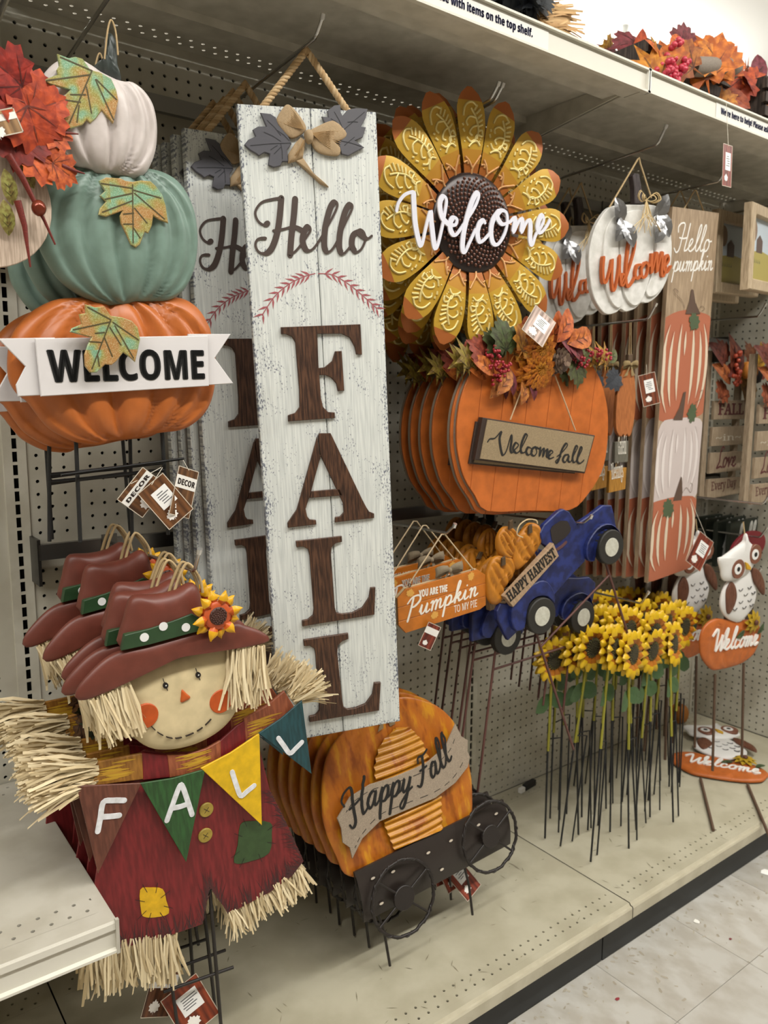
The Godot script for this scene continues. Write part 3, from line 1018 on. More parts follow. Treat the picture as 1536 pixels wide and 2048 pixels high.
# ---------- pumpkin stack stake ----------
func pumpkin_stacks() -> void:
	var t := posed("pumpkin_stack", "front pumpkin stack sign, white, green and orange metal pumpkins with WELCOME ribbon", "yard sign", [0.0651,1.4286,0.4000,2,0,3], "stacked pumpkin welcome signs")
	var g := Geo.new()
	g.puff(even(smooth(P([-49.4,75.7,-76.6,72.2,-105.3,58.2,-127.2,39.5,-141.2,18.8,-148.9,-11.1,-149.8,-40.1,-140.9,-60.4,-129.6,-70.5,-118,-90.3,-101.7,-113.3,-72.7,-132.9,-51.2,-139.2,-31.4,-141.9,-15.7,-137,20.9,-135.8,61.8,-131,101.3,-128.5,131.3,-113.6,150.4,-92.8,161.9,-63.2,167.3,-17.2,161.9,25.8,156.5,41.6,140.8,65,113.7,79.4,65,81.1,-11.9,77.9]), 4, true), 120), 0.0, 0.035, [-.82, -.5, -.14, .3, .62, .86], 0.011, 0.07, 22)
	part(g, "orange_pumpkin", mat("c06a2e", 0.38, 0.0, "paint", 3.0), t)
	g = Geo.new()
	g.puff(even(smooth(P([-49.8,252.5,-71.4,236.9,-86.7,204.8,-95.1,171.2,-93.8,144.8,-89.7,130.3,-73.4,101.6,-52.1,82.8,-27.1,70.6,-8.2,64.8,16.7,65.3,32.3,70.5,58.3,72,82.2,73.1,101.6,80.1,119.2,95.7,133.5,121.5,142.4,157.1,142.8,194.4,136.5,222.1,123.2,245.1,104.2,258.6,73.5,264.5,9.1,261.6]), 4, true), 120), 0.012, 0.032, [-.8, -.5, -.12, .28, .6, .86], 0.010, 0.07, 22)
	part(g, "green_pumpkin", mat("7a9387", 0.4, 0.0, "paint", 3.0), t)
	g = Geo.new()
	g.puff(even(smooth(P([-2.3,386.2,15.5,378.7,37.6,374.6,50.9,376.2,67.3,368,79.7,352.1,84.3,330.2,83.7,309.6,79.8,288.4,72.5,270.3,60.6,252.8,42.4,244.1,25.3,244.3,12.2,246.2,3.7,244,-10.2,247.1,-23.6,252.2,-32.8,252.2,-43.7,256.4,-56.8,260.2,-69.2,268.4,-76.8,279.1,-81.8,293.1,-82.8,316,-79.4,339.3,-74.4,356.7,-63.2,373.1,-49.1,385.6,-30.9,392.5,-15.3,391.8]), 4, true), 110), 0.024, 0.03, [-.78, -.42, .1, .5, .8], 0.009, 0.07, 22)
	part(g, "white_pumpkin", mat("d6ccc8", 0.42, 0.0, "paint", 3.0), t)
	g = Geo.new()
	g.puff(even(smooth(P([-2.2,386.7,11,393.3,17,406,21,427.8,27.1,437.3,33.9,428.5,34.6,414.5,33.8,395,37.7,375.7,23.3,373.6,9.7,379]), 3, true), 50), 0.02, 0.016, [-.4, .1, .5], 0.004, 0.15, 8)
	part(g, "stem", mat("3c4340", 0.4), t)
	# ribbon
	var rb := mat("dad6d6", 0.45)
	g = Geo.new()
	g.prism(P([-119.6,16.6,137.8,20.1,134.3,-58.4,-119.7,-63]), 0.040, 0.043, 0.001)
	var mid := part(g, "ribbon", rb, t)
	g = Geo.new()
	g.prism(P([107.7,22.7,181.1,22.6,150.7,-14.9,180.7,-56.3,98.6,-57.9]), 0.033, 0.036, 0.001)
	part(g, "ribbon_tail", rb, t)
	g = Geo.new()
	g.prism(P([-165.3,16.9,-91.2,18,-97.6,-61.5,-148.2,-61.9,-149.1,-46.1,-134.2,-21.2]), 0.033, 0.036, 0.001)
	part(g, "ribbon_tail", rb, t)
	var q := P([-106,-43.5,127.1,-46.5,-99.6,0.8])
	block_text("WELCOME", "lettering", mid, mat("080808", 0.6), [q[0].x, q[1].x, q[0].y, q[2].y - q[0].y, rad_to_deg((q[1] - q[0]).angle())], 0.0432, 0.0006, true)
	# glitter leaves with scored veins
	for lf in [[P([-57.7,384.4,-43.2,381.7,-34.4,385.2,-24.7,384.5,-15.8,372.5,-2.5,371.8,12.1,366.2,17.8,353.2,19.6,340.6,15.6,327.1,9.8,308.8,2.8,315.5,-4.7,323.3,-13.3,311.9,-22.1,304.2,-26.4,308,-32.4,300.8,-42.8,296.1,-49.6,293.3,-55.8,297.4,-58.5,309.5,-57.6,325.1,-52.1,335.3,-45,342.7,-59,344,-70.4,344.5,-77.7,347.5,-74.8,351,-66.2,355.6,-59.5,358.6,-60.2,364.5,-56.5,370.1]), P([-13.9,371.6,-50.3,300.1,-13.9,371.6,-54.2,380.8,-16.4,366.2,-75.1,348.6,-33.1,329,-56,328.5,-8.8,361.3,16.7,340.2,-10.2,361,10.2,313.4,-23.3,349.4,-19.5,317.3,-35.5,324.3,-40.2,302.8,-25.5,339.6,-45.6,336.4]), 0.056],
		[P([-14.2,232.2,-4,237.9,6.6,238.4,17.2,238.9,24.2,236.3,33.5,236,46.2,239.3,61.1,239.6,68.1,234.2,77.1,222.7,81.3,207.8,83.3,183.5,69.8,187.3,61.1,192.1,57.7,178,51.6,167.1,46.5,168.8,42,159.5,37.5,150.1,31.2,145.6,24.2,149.3,18.2,164.7,12.1,177.9,11.5,188,15.7,195.1,6,190.9,-8.6,185,-18.9,186.8,-16.1,195.7,-6.9,205.1,-14.6,212.4,-7,219.7,-13.1,229]), P([33.2,231.9,27.3,151.6,32.8,227.1,-11.7,229.1,32.6,225.1,74.4,217.6,35.2,220.6,77.5,188.6,32.2,220.3,-8,208.4,31.4,210.1,-13.7,190.5,33.5,200.1,50.4,180.9,31.5,193.1,16.7,190.5,30.2,177.9,15.6,176.8,29.8,172.4,38.3,159.2]), 0.048],
		[P([-53,62.9,-39.5,59,-26.6,60.7,-18.5,47.6,-2.8,45.6,11.5,40.8,19.7,31.6,22,14.3,11.8,-18.2,4.9,-11.6,-4.8,-4.2,-15.4,-16.2,-23.1,-21.8,-32.4,-20.8,-45.5,-31.9,-54.7,-31.6,-60.8,-22.3,-60.1,-6.2,-53.9,7.7,-48.1,17.4,-61.7,20.9,-77,25,-74.5,29.8,-60.4,35.4,-62.5,49.1,-53.4,50.6]), P([-19,42,-52.1,-26.7,-19,42,-49.9,58.9,-20,39.1,-72.7,27.8,-16.5,38.5,18.9,13.6,-14,33.6,9.3,-12.4,-21.4,31.4,-7.6,6.6,-30.5,17.3,-21.4,-9.7,-29.9,24.4,-42.7,23,-34.7,10.3,-52.1,11.8,-42,-8.6,-41.2,-22.8]), 0.062]]:
		g = Geo.new()
		g.prism(lf[0], lf[2] - 0.004, lf[2], 0.0012)
		var lp := part(g, "glitter_leaf", mats["glitter"], t, "gold and green glitter leaf")
		g = Geo.new()
		var vp: PackedVector2Array = lf[1]
		for i in range(0, vp.size(), 2):
			g.stroke(PackedVector2Array([vp[i], vp[i].lerp(vp[i + 1], 0.5), vp[i + 1]]), 0.0018, lf[2], lf[2] + 0.0004)
		part(g, "vein", mat("4d4424", 0.6), lp)
	# wire stake
	var blk := mat("171717", 0.5)
	var feet := P([-64.2,-109.5,-73.5,-289.6,69.7,-118.7,66.9,-299.5,-68.6,-181.1,70.9,-179.5,-69.7,-192.5,70,-191.6])
	for i in [0, 2]:
		wire(t, [Vector3(feet[i].x, feet[i].y, -0.004), Vector3(feet[i + 1].x, feet[i + 1].y, -0.004)], 0.0032, blk, "stake")
	for i in [4, 6]:
		wire(t, [Vector3(feet[i].x, feet[i].y, -0.004), Vector3(feet[i + 1].x, feet[i + 1].y, -0.004)], 0.0032, blk, "crossbar")
	var tw := P([12.2,397,19.6,433.9,25.8,449.1,30.9,436.3,31.8,405.8])
	var tp := []
	for p in tw: tp.append(Vector3(p.x, p.y, 0.034))
	twine(t, smooth3(tp), 0.0013)
	var o := t.position
	copy(t, "second pumpkin stack sign, close behind the front one, showing its dark green edge", o + Vector3(-0.012, -0.012, -0.09), Vector3(3, 6, 1))
	copy(t, "rearmost pumpkin stack sign, mostly hidden behind the other two", o + Vector3(0.0, -0.022, -0.19), Vector3(2, 4, 4))
	hook(0.083, 1.905, 0.47, "wire hook carrying the pumpkin stack signs", 0.03)

# ---------- leaf wreath at the left edge ----------
func leaf_wreath() -> void:
	var t := posed("leaf_wreath", "orange maple leaf spray on a pale wooden round, cut by the left edge", "wreath", [-0.0652,1.6601,0.4600,0,8,0])
	var q := P([-23.2,-48.2])[0]
	var g := Geo.new()
	g.prism(oval(q.x - 0.028, q.y, 0.092, 0.088, 40), -0.012, -0.004, 0.001)
	part(g, "wooden_round", mat("cdb9a6", 0.7, 0.0, "finewood", 5.0), t)
	var spots := P([8.7,96.1,-11.3,82.3,28.6,75,11.8,47.5,41.4,54.3,20.3,12.5,47.8,0.1,-15.8,102.4,-5.6,31.9,-12.5,62])
	var cols := ["c94c1e", "b0341a", "cc5220", "c24a1c", "d06224", "d26022", "cc6226", "a22a18", "8a281a", "c84e20"]
	var turn := [20, 70, -60, 200, -80, -100, -115, 60, 170, 100]
	var size := [0.045, 0.042, 0.04, 0.045, 0.035, 0.04, 0.028, 0.04, 0.045, 0.04]
	for i in spots.size():
		leaf(t, "maple", Vector3(spots[i].x, spots[i].y, 0.01 + 0.004 * (i % 4)), size[i], Vector3(-12 + 7 * (i % 4), 8 - 6 * (i % 3), turn[i]), cols[i], 0.5)
	for e in P([-18.4,-33.3,-23.8,-72.4,3.8,-10,51,0.7]):
		leaf(t, "oval", Vector3(e.x, e.y, 0.008), 0.022, Vector3(10, 0, 30 + e.x * 900), "9a9a4f", 0.4, "eucalyptus_leaf")
	var sp := P([-20.4,5.5,-4.2,-19,9.2,-46.2,21.7,-69.8,34.3,-98.7,-12.1,-49.9,-4.9,-79.9,-3.3,-102.2,-0.5,-132.2,42.6,48.7,56.9,49.6,74.1,52,48.1,6.2,64.1,3.2,80.5,1.8])
	for r in [[0, 5, 0.0052], [5, 9, 0.005], [9, 12, 0.0036], [12, 15, 0.0038]]:
		var p := []; var rr := []
		for i in range(r[0], r[1]):
			p.append(Vector3(sp[i].x, sp[i].y, 0.016)); rr.append(r[2] * (1.0 - 0.75 * float(i - r[0]) / (r[1] - r[0] - 1)))
		g = Geo.new()
		g.tube(p, rr, 8)
		part(g, "glitter_sprig", mat("7a2a20", 0.5, 0.0, "scratch", 30.0), t)
	var bp := P([13.3,-55.3])[0]
	g = Geo.new()
	g.ball(Vector3(bp.x, bp.y, 0.02), Vector3(0.0095, 0.0105, 0.0095), 10, 14)
	part(g, "berry", mat("7a3420", 0.2, 0.4), t)
	price_tag(Vector3(-0.094, 1.698, 0.49), Vector3(0, 0, 22), Vector2(0.05, 0.03), "tan price tag tucked into the orange leaf wreath", "b08a5e", false)

# ---------- white FALL porch signs ----------
func distressed() -> StandardMaterial3D:
	var f := FastNoiseLite.new(); f.seed = 41; f.frequency = 1.0; f.fractal_octaves = 3
	var h := FastNoiseLite.new(); h.seed = 42; h.frequency = 1.0; h.fractal_octaves = 4
	var w := 256; var l := 1024
	var im := Image.create(w, l, false, Image.FORMAT_RGB8)
	for y in l:
		var v := float(y) / l
		for x in w:
			var u := float(x) / w
			var base := Color("dfe2dd").lerp(Color("c3c7c4"), clampf(0.45 + 0.9 * f.get_noise_2d(u * 60.0, v * 10.0), 0.0, 1.0))
			var edge := minf(minf(u, 1.0 - u) * 0.26, minf(v, 1.0 - v) * 1.22)
			var seam := absf(u - 0.51)
			var near := exp(-edge / 0.009) + 0.5 * exp(-seam / 0.010)
			var k := h.get_noise_2d(u * 60.0, v * 150.0) + 0.5 * f.get_noise_2d(u * 5.0 + 9.0, v * 14.0)
			var chip := smoothstep(0.44, 0.56, k * 0.8 + near * 0.42)
			im.set_pixel(x, y, base.lerp(Color("5a5e6c"), chip * 0.85))
	im.generate_mipmaps()
	var m := StandardMaterial3D.new()
	m.albedo_texture = ImageTexture.create_from_image(im)
	m.roughness = 0.55
	return m

func fall_signs() -> void:
	var t := posed("fall_sign", "front white distressed wood porch sign reading Hello FALL, largest in the picture", "sign", [0.4500,1.2770,0.4000,1.4,-19,3.1], "white FALL porch signs")
	var wd := 0.2426; var ht := 1.145
	var dm := distressed()
	for s in [-1, 1]:
		var g := Geo.new()
		g.ur = Rect2(-wd / 2, -ht / 2, wd, ht)
		var x0 := -wd / 2 if s < 0 else 0.0035
		var x1 := 0.0022 if s < 0 else wd / 2
		g.slab(Vector3((x0 + x1) / 2, 0, -0.008), Vector3(x1 - x0, ht, 0.016), 0.0015)
		part(g, "plank", dm, t)
	var b := Geo.new()
	b.box(Vector3(0, 0, -0.0135), Vector3(wd - 0.004, ht - 0.004, 0.006))
	part(b, "backer", mat("2c2420", 0.8), t)
	var lm := mat("5e3f2c", 0.5, 0.0, "wood", 6.0)
	var shapes := [
		[P([-72,208.4,73.8,210.3,74.3,156.1,63.9,157,61.4,170.6,52.8,187.2,37.5,194.4,-7.3,195.2,-8.3,135.2,3.2,136,17.8,146.7,24.3,163.7,36.2,163.9,37.5,92.5,25.8,92.5,23.4,106.1,14.6,117,4,121.9,-7.8,122.4,-7,82,-3.9,65.3,5,55.7,17.5,54.1,17.3,43.8,-69.4,42.8,-69,53.8,-55.4,57.6,-47.1,67.6,-45.8,98.8,-47.7,181.2,-53.1,191.5,-63.3,196.1,-72.2,196.9])],
		[P([-16.2,12.8,-13.7,17.9,7.6,16.8,60.8,-108.7,68.8,-126.1,74.3,-135.6,84.1,-140.7,83.7,-149.4,6.9,-150.2,8,-140.8,17.8,-139.8,25.3,-132.6,24.6,-115,-13.5,-22.6]), P([-17.9,11.4,-15,-21,-12.9,-22.7,-38.3,-96.7,-47.5,-119.3,-45.2,-133.7,-40.8,-139.8,-29.2,-142.2,-28.8,-150.5,-82.4,-151.4,-82.4,-142.6,-73.3,-131,-63.8,-119.4]), P([-33.7,-87.7,19.5,-87.6,23.7,-100.6,-38.5,-99.8])],
		[P([-69,-178.1,18.7,-177.8,18.5,-188.7,6,-190.3,-2.5,-197.4,-4.1,-210.2,-2.3,-315.3,0.4,-325.7,11.8,-329.6,31.7,-330,52.2,-322.7,66.6,-304.4,70.8,-284.9,80.3,-285.4,75.8,-340,-66.7,-343.5,-66.7,-332.3,-55.4,-331.2,-45.3,-324.4,-43,-313.1,-44.9,-208.8,-47.3,-195.7,-56.5,-189.9,-68.5,-189.6])],
		[P([-66.4,-370.4,21.4,-369.9,21.5,-381.4,9,-384,0.3,-391.1,-2.2,-406,2.6,-506.4,4.7,-519,11.8,-524.8,28.9,-525.1,49.7,-520,64.3,-503.2,69.5,-479.5,82.6,-480.7,76.6,-538.9,-64.3,-537.8,-64.6,-526.3,-52,-525.2,-44.2,-517.2,-43.6,-505.2,-44.9,-402.8,-46.5,-390.8,-55.2,-383.7,-65.9,-382.8])]]
	var k := 0
	for sh in shapes:
		var g := Geo.new()
		for p in sh: g.prism(p, 0.0, 0.0055 + 0.0001 * k, 0.0008, false)
		part(g, "letter", lm, t, "raised brown wooden letter " + "FALL"[k])
		k += 1
	var g := Geo.new()
	for st in [P([-83.2,383.3,-90.6,380.4,-100.2,387.9,-102.9,402,-91,417.1,-70.5,423,-56.8,424.7]), P([-56.8,424.7,-61.4,394.6,-67.8,367,-78.8,342.1,-91,333.2,-102.3,336.4,-106.7,347.4,-101.5,357.1,-88.7,358.5]), P([-32.6,423.9,-36.8,395,-43,361.7,-47.3,331.1]), P([-73.9,371.1,-56.3,374,-38.4,377.9,-22.6,371.7]), P([-47.3,331.1,-34.9,339.5,-15.7,362,-8.5,373.3,-11.7,379.6,-19.7,370.3,-23.6,353.6,-17.1,339.1,-1.7,345.3,27.8,387.7,41.9,413.1,38.7,421.4,29,410.1,18.1,376.4,14.9,345.4,22,336.4,34.8,348.4,55.1,385.3,69.2,410.9,65.9,417.8,56.1,405,45.2,371.1,42.1,342.8,49.3,333.7,62.3,345.7]), P([82.2,373,69.5,365.7,65.5,348.6,72.7,336.6,83.9,343,91.5,360.2,86.9,373,80.4,368.7,94,359.7,103.6,364.6])]:
		g.stroke(smooth(st, 5), 0.0105, 0.0, 0.0016, 0.62)
	part(g, "script_lettering", mat("4a3d37", 0.5), t, "Hello in brown script")
	# red sprigs
	g = Geo.new()
	for br in [P([-4.3,299.8,-25.7,294.2,-50.3,283,-78.3,262.1,-103.3,229.9]), P([1.7,299.8,29,296.8,59,279.3,86.1,257.2,108.1,237.8])]:
		var sm := smooth(br, 8)
		g.stroke(sm, 0.0016, 0.0, 0.0004)
		var d0 := signf(br[4].x - br[0].x)
		for i in range(4, sm.size() - 1, 3):
			var dir := (sm[i + 1] - sm[i]).normalized()
			for s in [-1, 1]:
				var d := dir.rotated(s * 0.62)
				var e := sm[i] + d * 0.019
				var o := d.orthogonal() * 0.0019
				g.flat(PackedVector2Array([sm[i], sm[i] + d * 0.007 + o, e, sm[i] + d * 0.007 - o]), 0.0005)
	part(g, "sprig_print", mat("a3545a", 0.6), t)
	# grey leaves and ribbon
	var lv := [P([-84.6,558.6,-67.2,557.7,-59,552.9,-54.2,540,-40.6,527.4,-34.4,511.7,-42.3,502,-42,483.3,-52.1,482.9,-55.5,476.1,-67.2,473,-76.9,476.7,-72.9,494.1,-81.3,496.5,-91.6,490.8,-97,494.5,-106.5,499.4,-115.1,507,-108.1,515.1,-95.1,521,-99.4,531.2,-89.8,536.9,-75.6,537.6,-80.5,549.2]), P([31.7,568.2,44,576.9,54.5,578.8,55.4,566.8,58.1,561.6,67.6,571.5,82.8,575,104,574.8,98.7,558.3,90.5,545.6,99.6,544.7,92.7,528,78.7,521.9,95,511.6,79.3,504.1,65.3,496.7,53.4,499,49.6,512.5,44.7,534,24.8,549.2,20.9,558.3,32.6,557.6])]
	var vn := [P([-35.8,513,-104.6,506.1,-38.4,516.8,-57.5,531.9,-52.9,514.9,-80.5,528.2,-53.2,510.9,-51.9,486.9,-65.7,494.4,-53.5,505.5,-71,500.8,-59.1,508,-73.6,546.9,-52.3,524.2]), P([53.7,534.4,97.7,569.1,50,520.7,88.9,512.8,57,540,43.5,566.2,66.6,551.2,84.7,552.1,58.6,512.9,77.4,527.3,36.9,555.1,51.3,545.1])]
	for i in 2:
		g = Geo.new()
		g.prism(lv[i], 0.002, 0.007, 0.001)
		var lp := part(g, "leaf", mat("55545a" if i == 0 else "5c5b60", 0.45), t, "dark grey cut-out leaf")
		g = Geo.new()
		for j in range(0, vn[i].size(), 2):
			g.stroke(PackedVector2Array([vn[i][j], vn[i][j].lerp(vn[i][j + 1], 0.5) + Vector2(0.001, 0.001), vn[i][j + 1]]), 0.0012, 0.007, 0.0074)
		part(g, "vein", mat("2a2a2e", 0.6), lp)
	g = Geo.new()
	g.puff(even(smooth(P([-57.7,550.3,-46.7,566.7,-37.6,574.5,-26.6,567.8,-10.5,547.4,-8.9,534.2,-29.5,521.2,-40.8,524.7,-54.2,540]), 3, true), 40), 0.006, 0.0045, [-.75, -.5, -.25, 0, .25, .5, .75], 0.0008, 0.06, 10)
	g.puff(even(smooth(P([-3.3,531.8,12.6,541.9,39.8,553.1,57.1,542.7,64.9,530.8,53,520.8,37.7,515.3,50.9,509.8,47.2,496.1,16,498.9,2.5,510.5]), 3, true), 40), 0.006, 0.0045, [-.75, -.5, -.25, 0, .25, .5, .75], 0.0008, 0.06, 10)
	g.puff(even(P([-17.8,523.1,-9.3,518.1,-16.3,489.6,-31.8,483.6,-42.2,480.6,-41.2,495.4,-27,514.7]), 30), 0.006, 0.006, [0], 0.002, 0.2, 5)
	g.puff(even(P([-31.6,487.7,-16.8,491.5,2.2,464.5,29.3,443.3,13.2,448.9,-14.9,473.4]), 30), 0.005, 0.004, [], 0.0, 0.2, 4)
	g.puff(even(smooth(P([-11.4,531.4,-1,534.5,3.3,524,-0.8,513.1,-9.5,514.9]), 3, true), 24), 0.010, 0.010, [], 0.0, 0.2, 5)
	var rb := part(g, "ribbon_bow", mat("cdb088", 0.85, 0.0, "burlap", 20.0), t)
	g = Geo.new()
	for fan in [[P([-11.9,534,-55.1,546.5,-35,571.2]), 11], [P([0.1,528.7,59.1,534.6,44.4,500]), 12], [P([-13.7,517.9,-39.1,483.4,-18.3,490.9]), 6]]:
		for i in fan[1]:
			var e: Vector2 = fan[0][1].lerp(fan[0][2], i / (fan[1] - 1.0))
			var m: Vector2 = fan[0][0].lerp(e, 0.5) + (e - fan[0][0]).orthogonal() * 0.08 * (i / (fan[1] - 1.0) - 0.5)
			var zz := 0.0106 if fan[1] > 6 else 0.0122
			g.tube(smooth3([Vector3(fan[0][0].x, fan[0][0].y, zz + 0.002), Vector3(m.x, m.y, zz + 0.0004), Vector3(e.x, e.y, zz - 0.0026)], 3), 0.0005, 4)
	part(g, "ribs", mat("a5865c", 0.9), rb)
	var rp := P([-80,575.8,-1.4,660.2,7.9,660.8,75.3,575.4])
	rope(t, Vector3(rp[0].x, ht / 2 - 0.004, -0.008), Vector3(rp[1].x, rp[1].y, -0.008))
	rope(t, Vector3(rp[3].x, ht / 2 - 0.004, -0.008), Vector3(rp[2].x, rp[2].y, -0.008))
	g = Geo.new()
	g.tube([Vector3(rp[1].x, rp[1].y, -0.008), Vector3((rp[1].x + rp[2].x) / 2, rp[1].y + 0.008, -0.008), Vector3(rp[2].x, rp[2].y, -0.008)], 0.0062, 8)
	part(g, "rope_loop", mat("b3946a", 0.9), t)
	copy(t, "second white FALL porch sign, half hidden behind the front one", Vector3(0.405, 1.262, 0.235), Vector3(1, -3, 2.2))
	copy(t, "third white FALL porch sign, only its dark edge showing behind the second", Vector3(0.392, 1.256, 0.205), Vector3(0.6, -1, 1.8))
	copy(t, "fourth white FALL porch sign in the row, a pale edge beside the green pumpkin", Vector3(0.386, 1.25, 0.175), Vector3(0.4, -2, 1.6))
	copy(t, "rearmost white FALL porch sign against the pegboard", Vector3(0.375, 1.25, 0.148), Vector3(0.3, 0, 1.4))
	hook(0.41, 1.925, 0.435, "wire hook holding the white FALL porch signs by their ropes", 0.022, false, 0.024)

# ---------- scarecrows ----------
func scarecrows() -> void:
	var t := posed("scarecrow", "front scarecrow yard stake with brown hat, sunflower and FALL bunting", "yard stake", [0.1226,0.8313,0.4500,0,-4,5], "scarecrow yard stakes")
	var g := Geo.new()
	# dress
	g.prism(P([-133.7,-56.4,-113,-42.9,-52.2,-25.9,-21.9,-43.4,69.3,-68,140,-92.5,150.5,-172.7,176.7,-251.8,200.8,-334.8,176.2,-354.6,129.9,-366.9,49.9,-372.8,22.7,-300.4,2.9,-369.3,-59.1,-362.3,-133.7,-346.6,-187.6,-314.2,-162.8,-243.4,-140.8,-165.3]), -0.004, 0.0, 0.0008)
	var dr := part(g, "dress", mat("7d2123", 0.5, 0.0, "brush", 4.0), t)
	g = Geo.new()
	rng.seed = 77
	var hem := P([-187.3,-311.7,-133.4,-344.9,-58.8,-360.5,3.1,-367.5,22.2,-304.1,50.1,-370.9,130.1,-365,176.4,-352.7,200.8,-334.8,176.5,-253.7,150.5,-172.7])
	for i in hem.size() - 1:
		for k in 34:
			var a := hem[i].lerp(hem[i + 1], rng.randf())
			var d := Vector2(rng.randfn(0, 0.006), rng.randf_range(0.012, 0.05))
			if i > 6: d = Vector2(-rng.randf_range(0.01, 0.03), rng.randf_range(0.0, 0.03))
			g.ink(Color("3a2422").lerp(Color("5a2422"), rng.randf()))
			var w := d.orthogonal().normalized() * rng.randf_range(0.0006, 0.0016)
			g.flat(PackedVector2Array([a - w, a + w, a + d]), 0.0003 + 0.000002 * k)
	part(g, "brush_marks", inked(0.55), dr)
	for pc in [[P([-90.1,-259.5,-74.1,-262.3,-54.8,-274.1,-51.7,-296.1,-50.5,-321.1,-72.8,-317.7,-89.9,-308.4,-93.3,-296.6]), "e3b414", "yellow patch"], [P([88.9,-215.9,107.7,-215.8,144.1,-233.5,144.9,-253.5,136.2,-289.5,99.5,-290.3,70.5,-280.4,80.4,-250.8]), "37502a", "green patch"]]:
		g = Geo.new()
		g.prism(smooth(pc[0], 3, true), 0.0, 0.0012, 0.0)
		var pp := part(g, "patch", mat(pc[1], 0.5, 0.0, "paint", 6.0), t, pc[2])
		g = Geo.new()
		var ce := Vector2.ZERO
		for p in pc[0]: ce += p / pc[0].size()
		for i in pc[0].size():
			var p: Vector2 = pc[0][i].lerp(pc[0][(i + 1) % pc[0].size()], 0.5)
			var d: Vector2 = (p - ce).normalized() * 0.007
			g.stroke(PackedVector2Array([p - d, p, p + d * 1.4]), 0.001, 0.0012, 0.0016)
		part(g, "stitches", mat("241a18", 0.6), pp)
	for bt in P([33.3,-164.3,26.3,-209]):
		g = Geo.new()
		g.prism(oval(bt.x, bt.y, 0.0125, 0.0125), 0.0, 0.003, 0.001)
		var bp := part(g, "button", mat("a8903c", 0.5, 0.0, "paint", 8.0), t)
		g = Geo.new()
		for s in [-1, 1]:
			g.stroke(PackedVector2Array([bt + Vector2(-0.004, -0.004 * s), bt, bt + Vector2(0.004, 0.004 * s)]), 0.0009, 0.003, 0.0034)
		part(g, "thread_cross", mat("2a2018", 0.6), bp)
	# arms and collar
	for ar in [[P([-129.9,-17.4,-57.9,-27.4,-61.9,-71.1,-137.1,-54.3]), "a6732c", 1], [P([-59.4,-26,-19.7,-45.1,-20.2,-82.9,-62.9,-72.5]), "7c1c20", 0], [P([-20.3,-44,11.8,-54.3,44.4,-54.9,71.6,-48.7,67.3,-85.6,38.1,-93.5,-21.1,-83.5]), "a35c3a", 1], [P([68.8,-49.6,100.3,-32.7,116.3,-28.7,115.2,-63.5,100.6,-78.9,67.1,-87.4]), "7c1c20", 0], [P([114.9,-24.6,157.9,-14.2,194.2,2.7,210.1,-32.3,163.1,-55.1,113.2,-64.6]), "a0593a", 1]]:
		g = Geo.new()
		g.prism(ar[0], 0.001, 0.006, 0.0012)
		var ap := part(g, "sleeve", mat(ar[1], 0.55, 0.0, "brush", 5.0), t)
		if ar[2]:
			g = Geo.new()
			rng.seed = int(ar[0][0].x * 10000)
			var poly: PackedVector2Array = ar[0]
			var n := poly.size()
			var a0: Vector2 = poly[0]; var a1: Vector2 = poly[n - 1]; var half := n / 2
			var b0: Vector2 = poly[half - 1]; var b1: Vector2 = poly[half]
			if n > 4: b0 = poly[3]; b1 = poly[4]
			for k in 16:
				var v := rng.randf_range(0.12, 0.88)
				var u0 := rng.randf_range(0.05, 0.4); var u1 := u0 + rng.randf_range(0.3, 0.5)
				var p0 := a0.lerp(a1, v).lerp(b0.lerp(b1, v), u0); var p1 := a0.lerp(a1, v).lerp(b0.lerp(b1, v), u1)
				if n > 4 and ar[1] == "a35c3a":
					p0 += Vector2(0, -0.006 * sin(u0 * PI)); p1 += Vector2(0, -0.006 * sin(u1 * PI))
				g.ink(Color("c7a02c").lerp(Color("b8862e"), rng.randf()))
				g.stroke(PackedVector2Array([p0, p0.lerp(p1, 0.5), p1]), [0.001, 0.0035, 0.001], 0.006, 0.0063 + 0.00001 * k)
			part(g, "brush_stripes", inked(0.55), ap)
	# raffia hands, legs and hair
	g = Geo.new()
	var h := P([-126.8,-16.8,-132.5,-58.5,-205,27,202.2,-4.4,216.2,-30.4,277.7,-2.8])
	raffia(g, Vector3(h[0].x, h[0].y, 0.0), Vector3(h[1].x, h[1].y, 0.0), Vector3(-1, 0.22, 0.12).normalized(), 0.096, 0.17, 260, 0.003, 3)
	part(g, "raffia_hand", inked(0.8), t)
	g = Geo.new()
	raffia(g, Vector3(h[3].x, h[3].y, 0.0), Vector3(h[4].x, h[4].y, 0.0), Vector3(0.8, 0.42, 0.1).normalized(), 0.07, 0.42, 150, 0.0026, 4)
	part(g, "raffia_hand", inked(0.8), t)
	g = Geo.new()
	h = P([-184.6,-308.6,-40.6,-365.9,48.5,-368.2,196.5,-346.3])
	raffia(g, Vector3(h[0].x, h[0].y, -0.005), Vector3(h[1].x, h[1].y, -0.005), Vector3(-0.06, -1, 0), 0.088, 0.14, 260, 0.003, 5)
	part(g, "raffia_leg", inked(0.8), t)
	g = Geo.new()
	raffia(g, Vector3(h[2].x, h[2].y, -0.005), Vector3(h[3].x, h[3].y, -0.005), Vector3(0.22, -1, 0), 0.06, 0.2, 200, 0.0026, 6)
	part(g, "raffia_leg", inked(0.8), t)
	# face
	g = Geo.new()
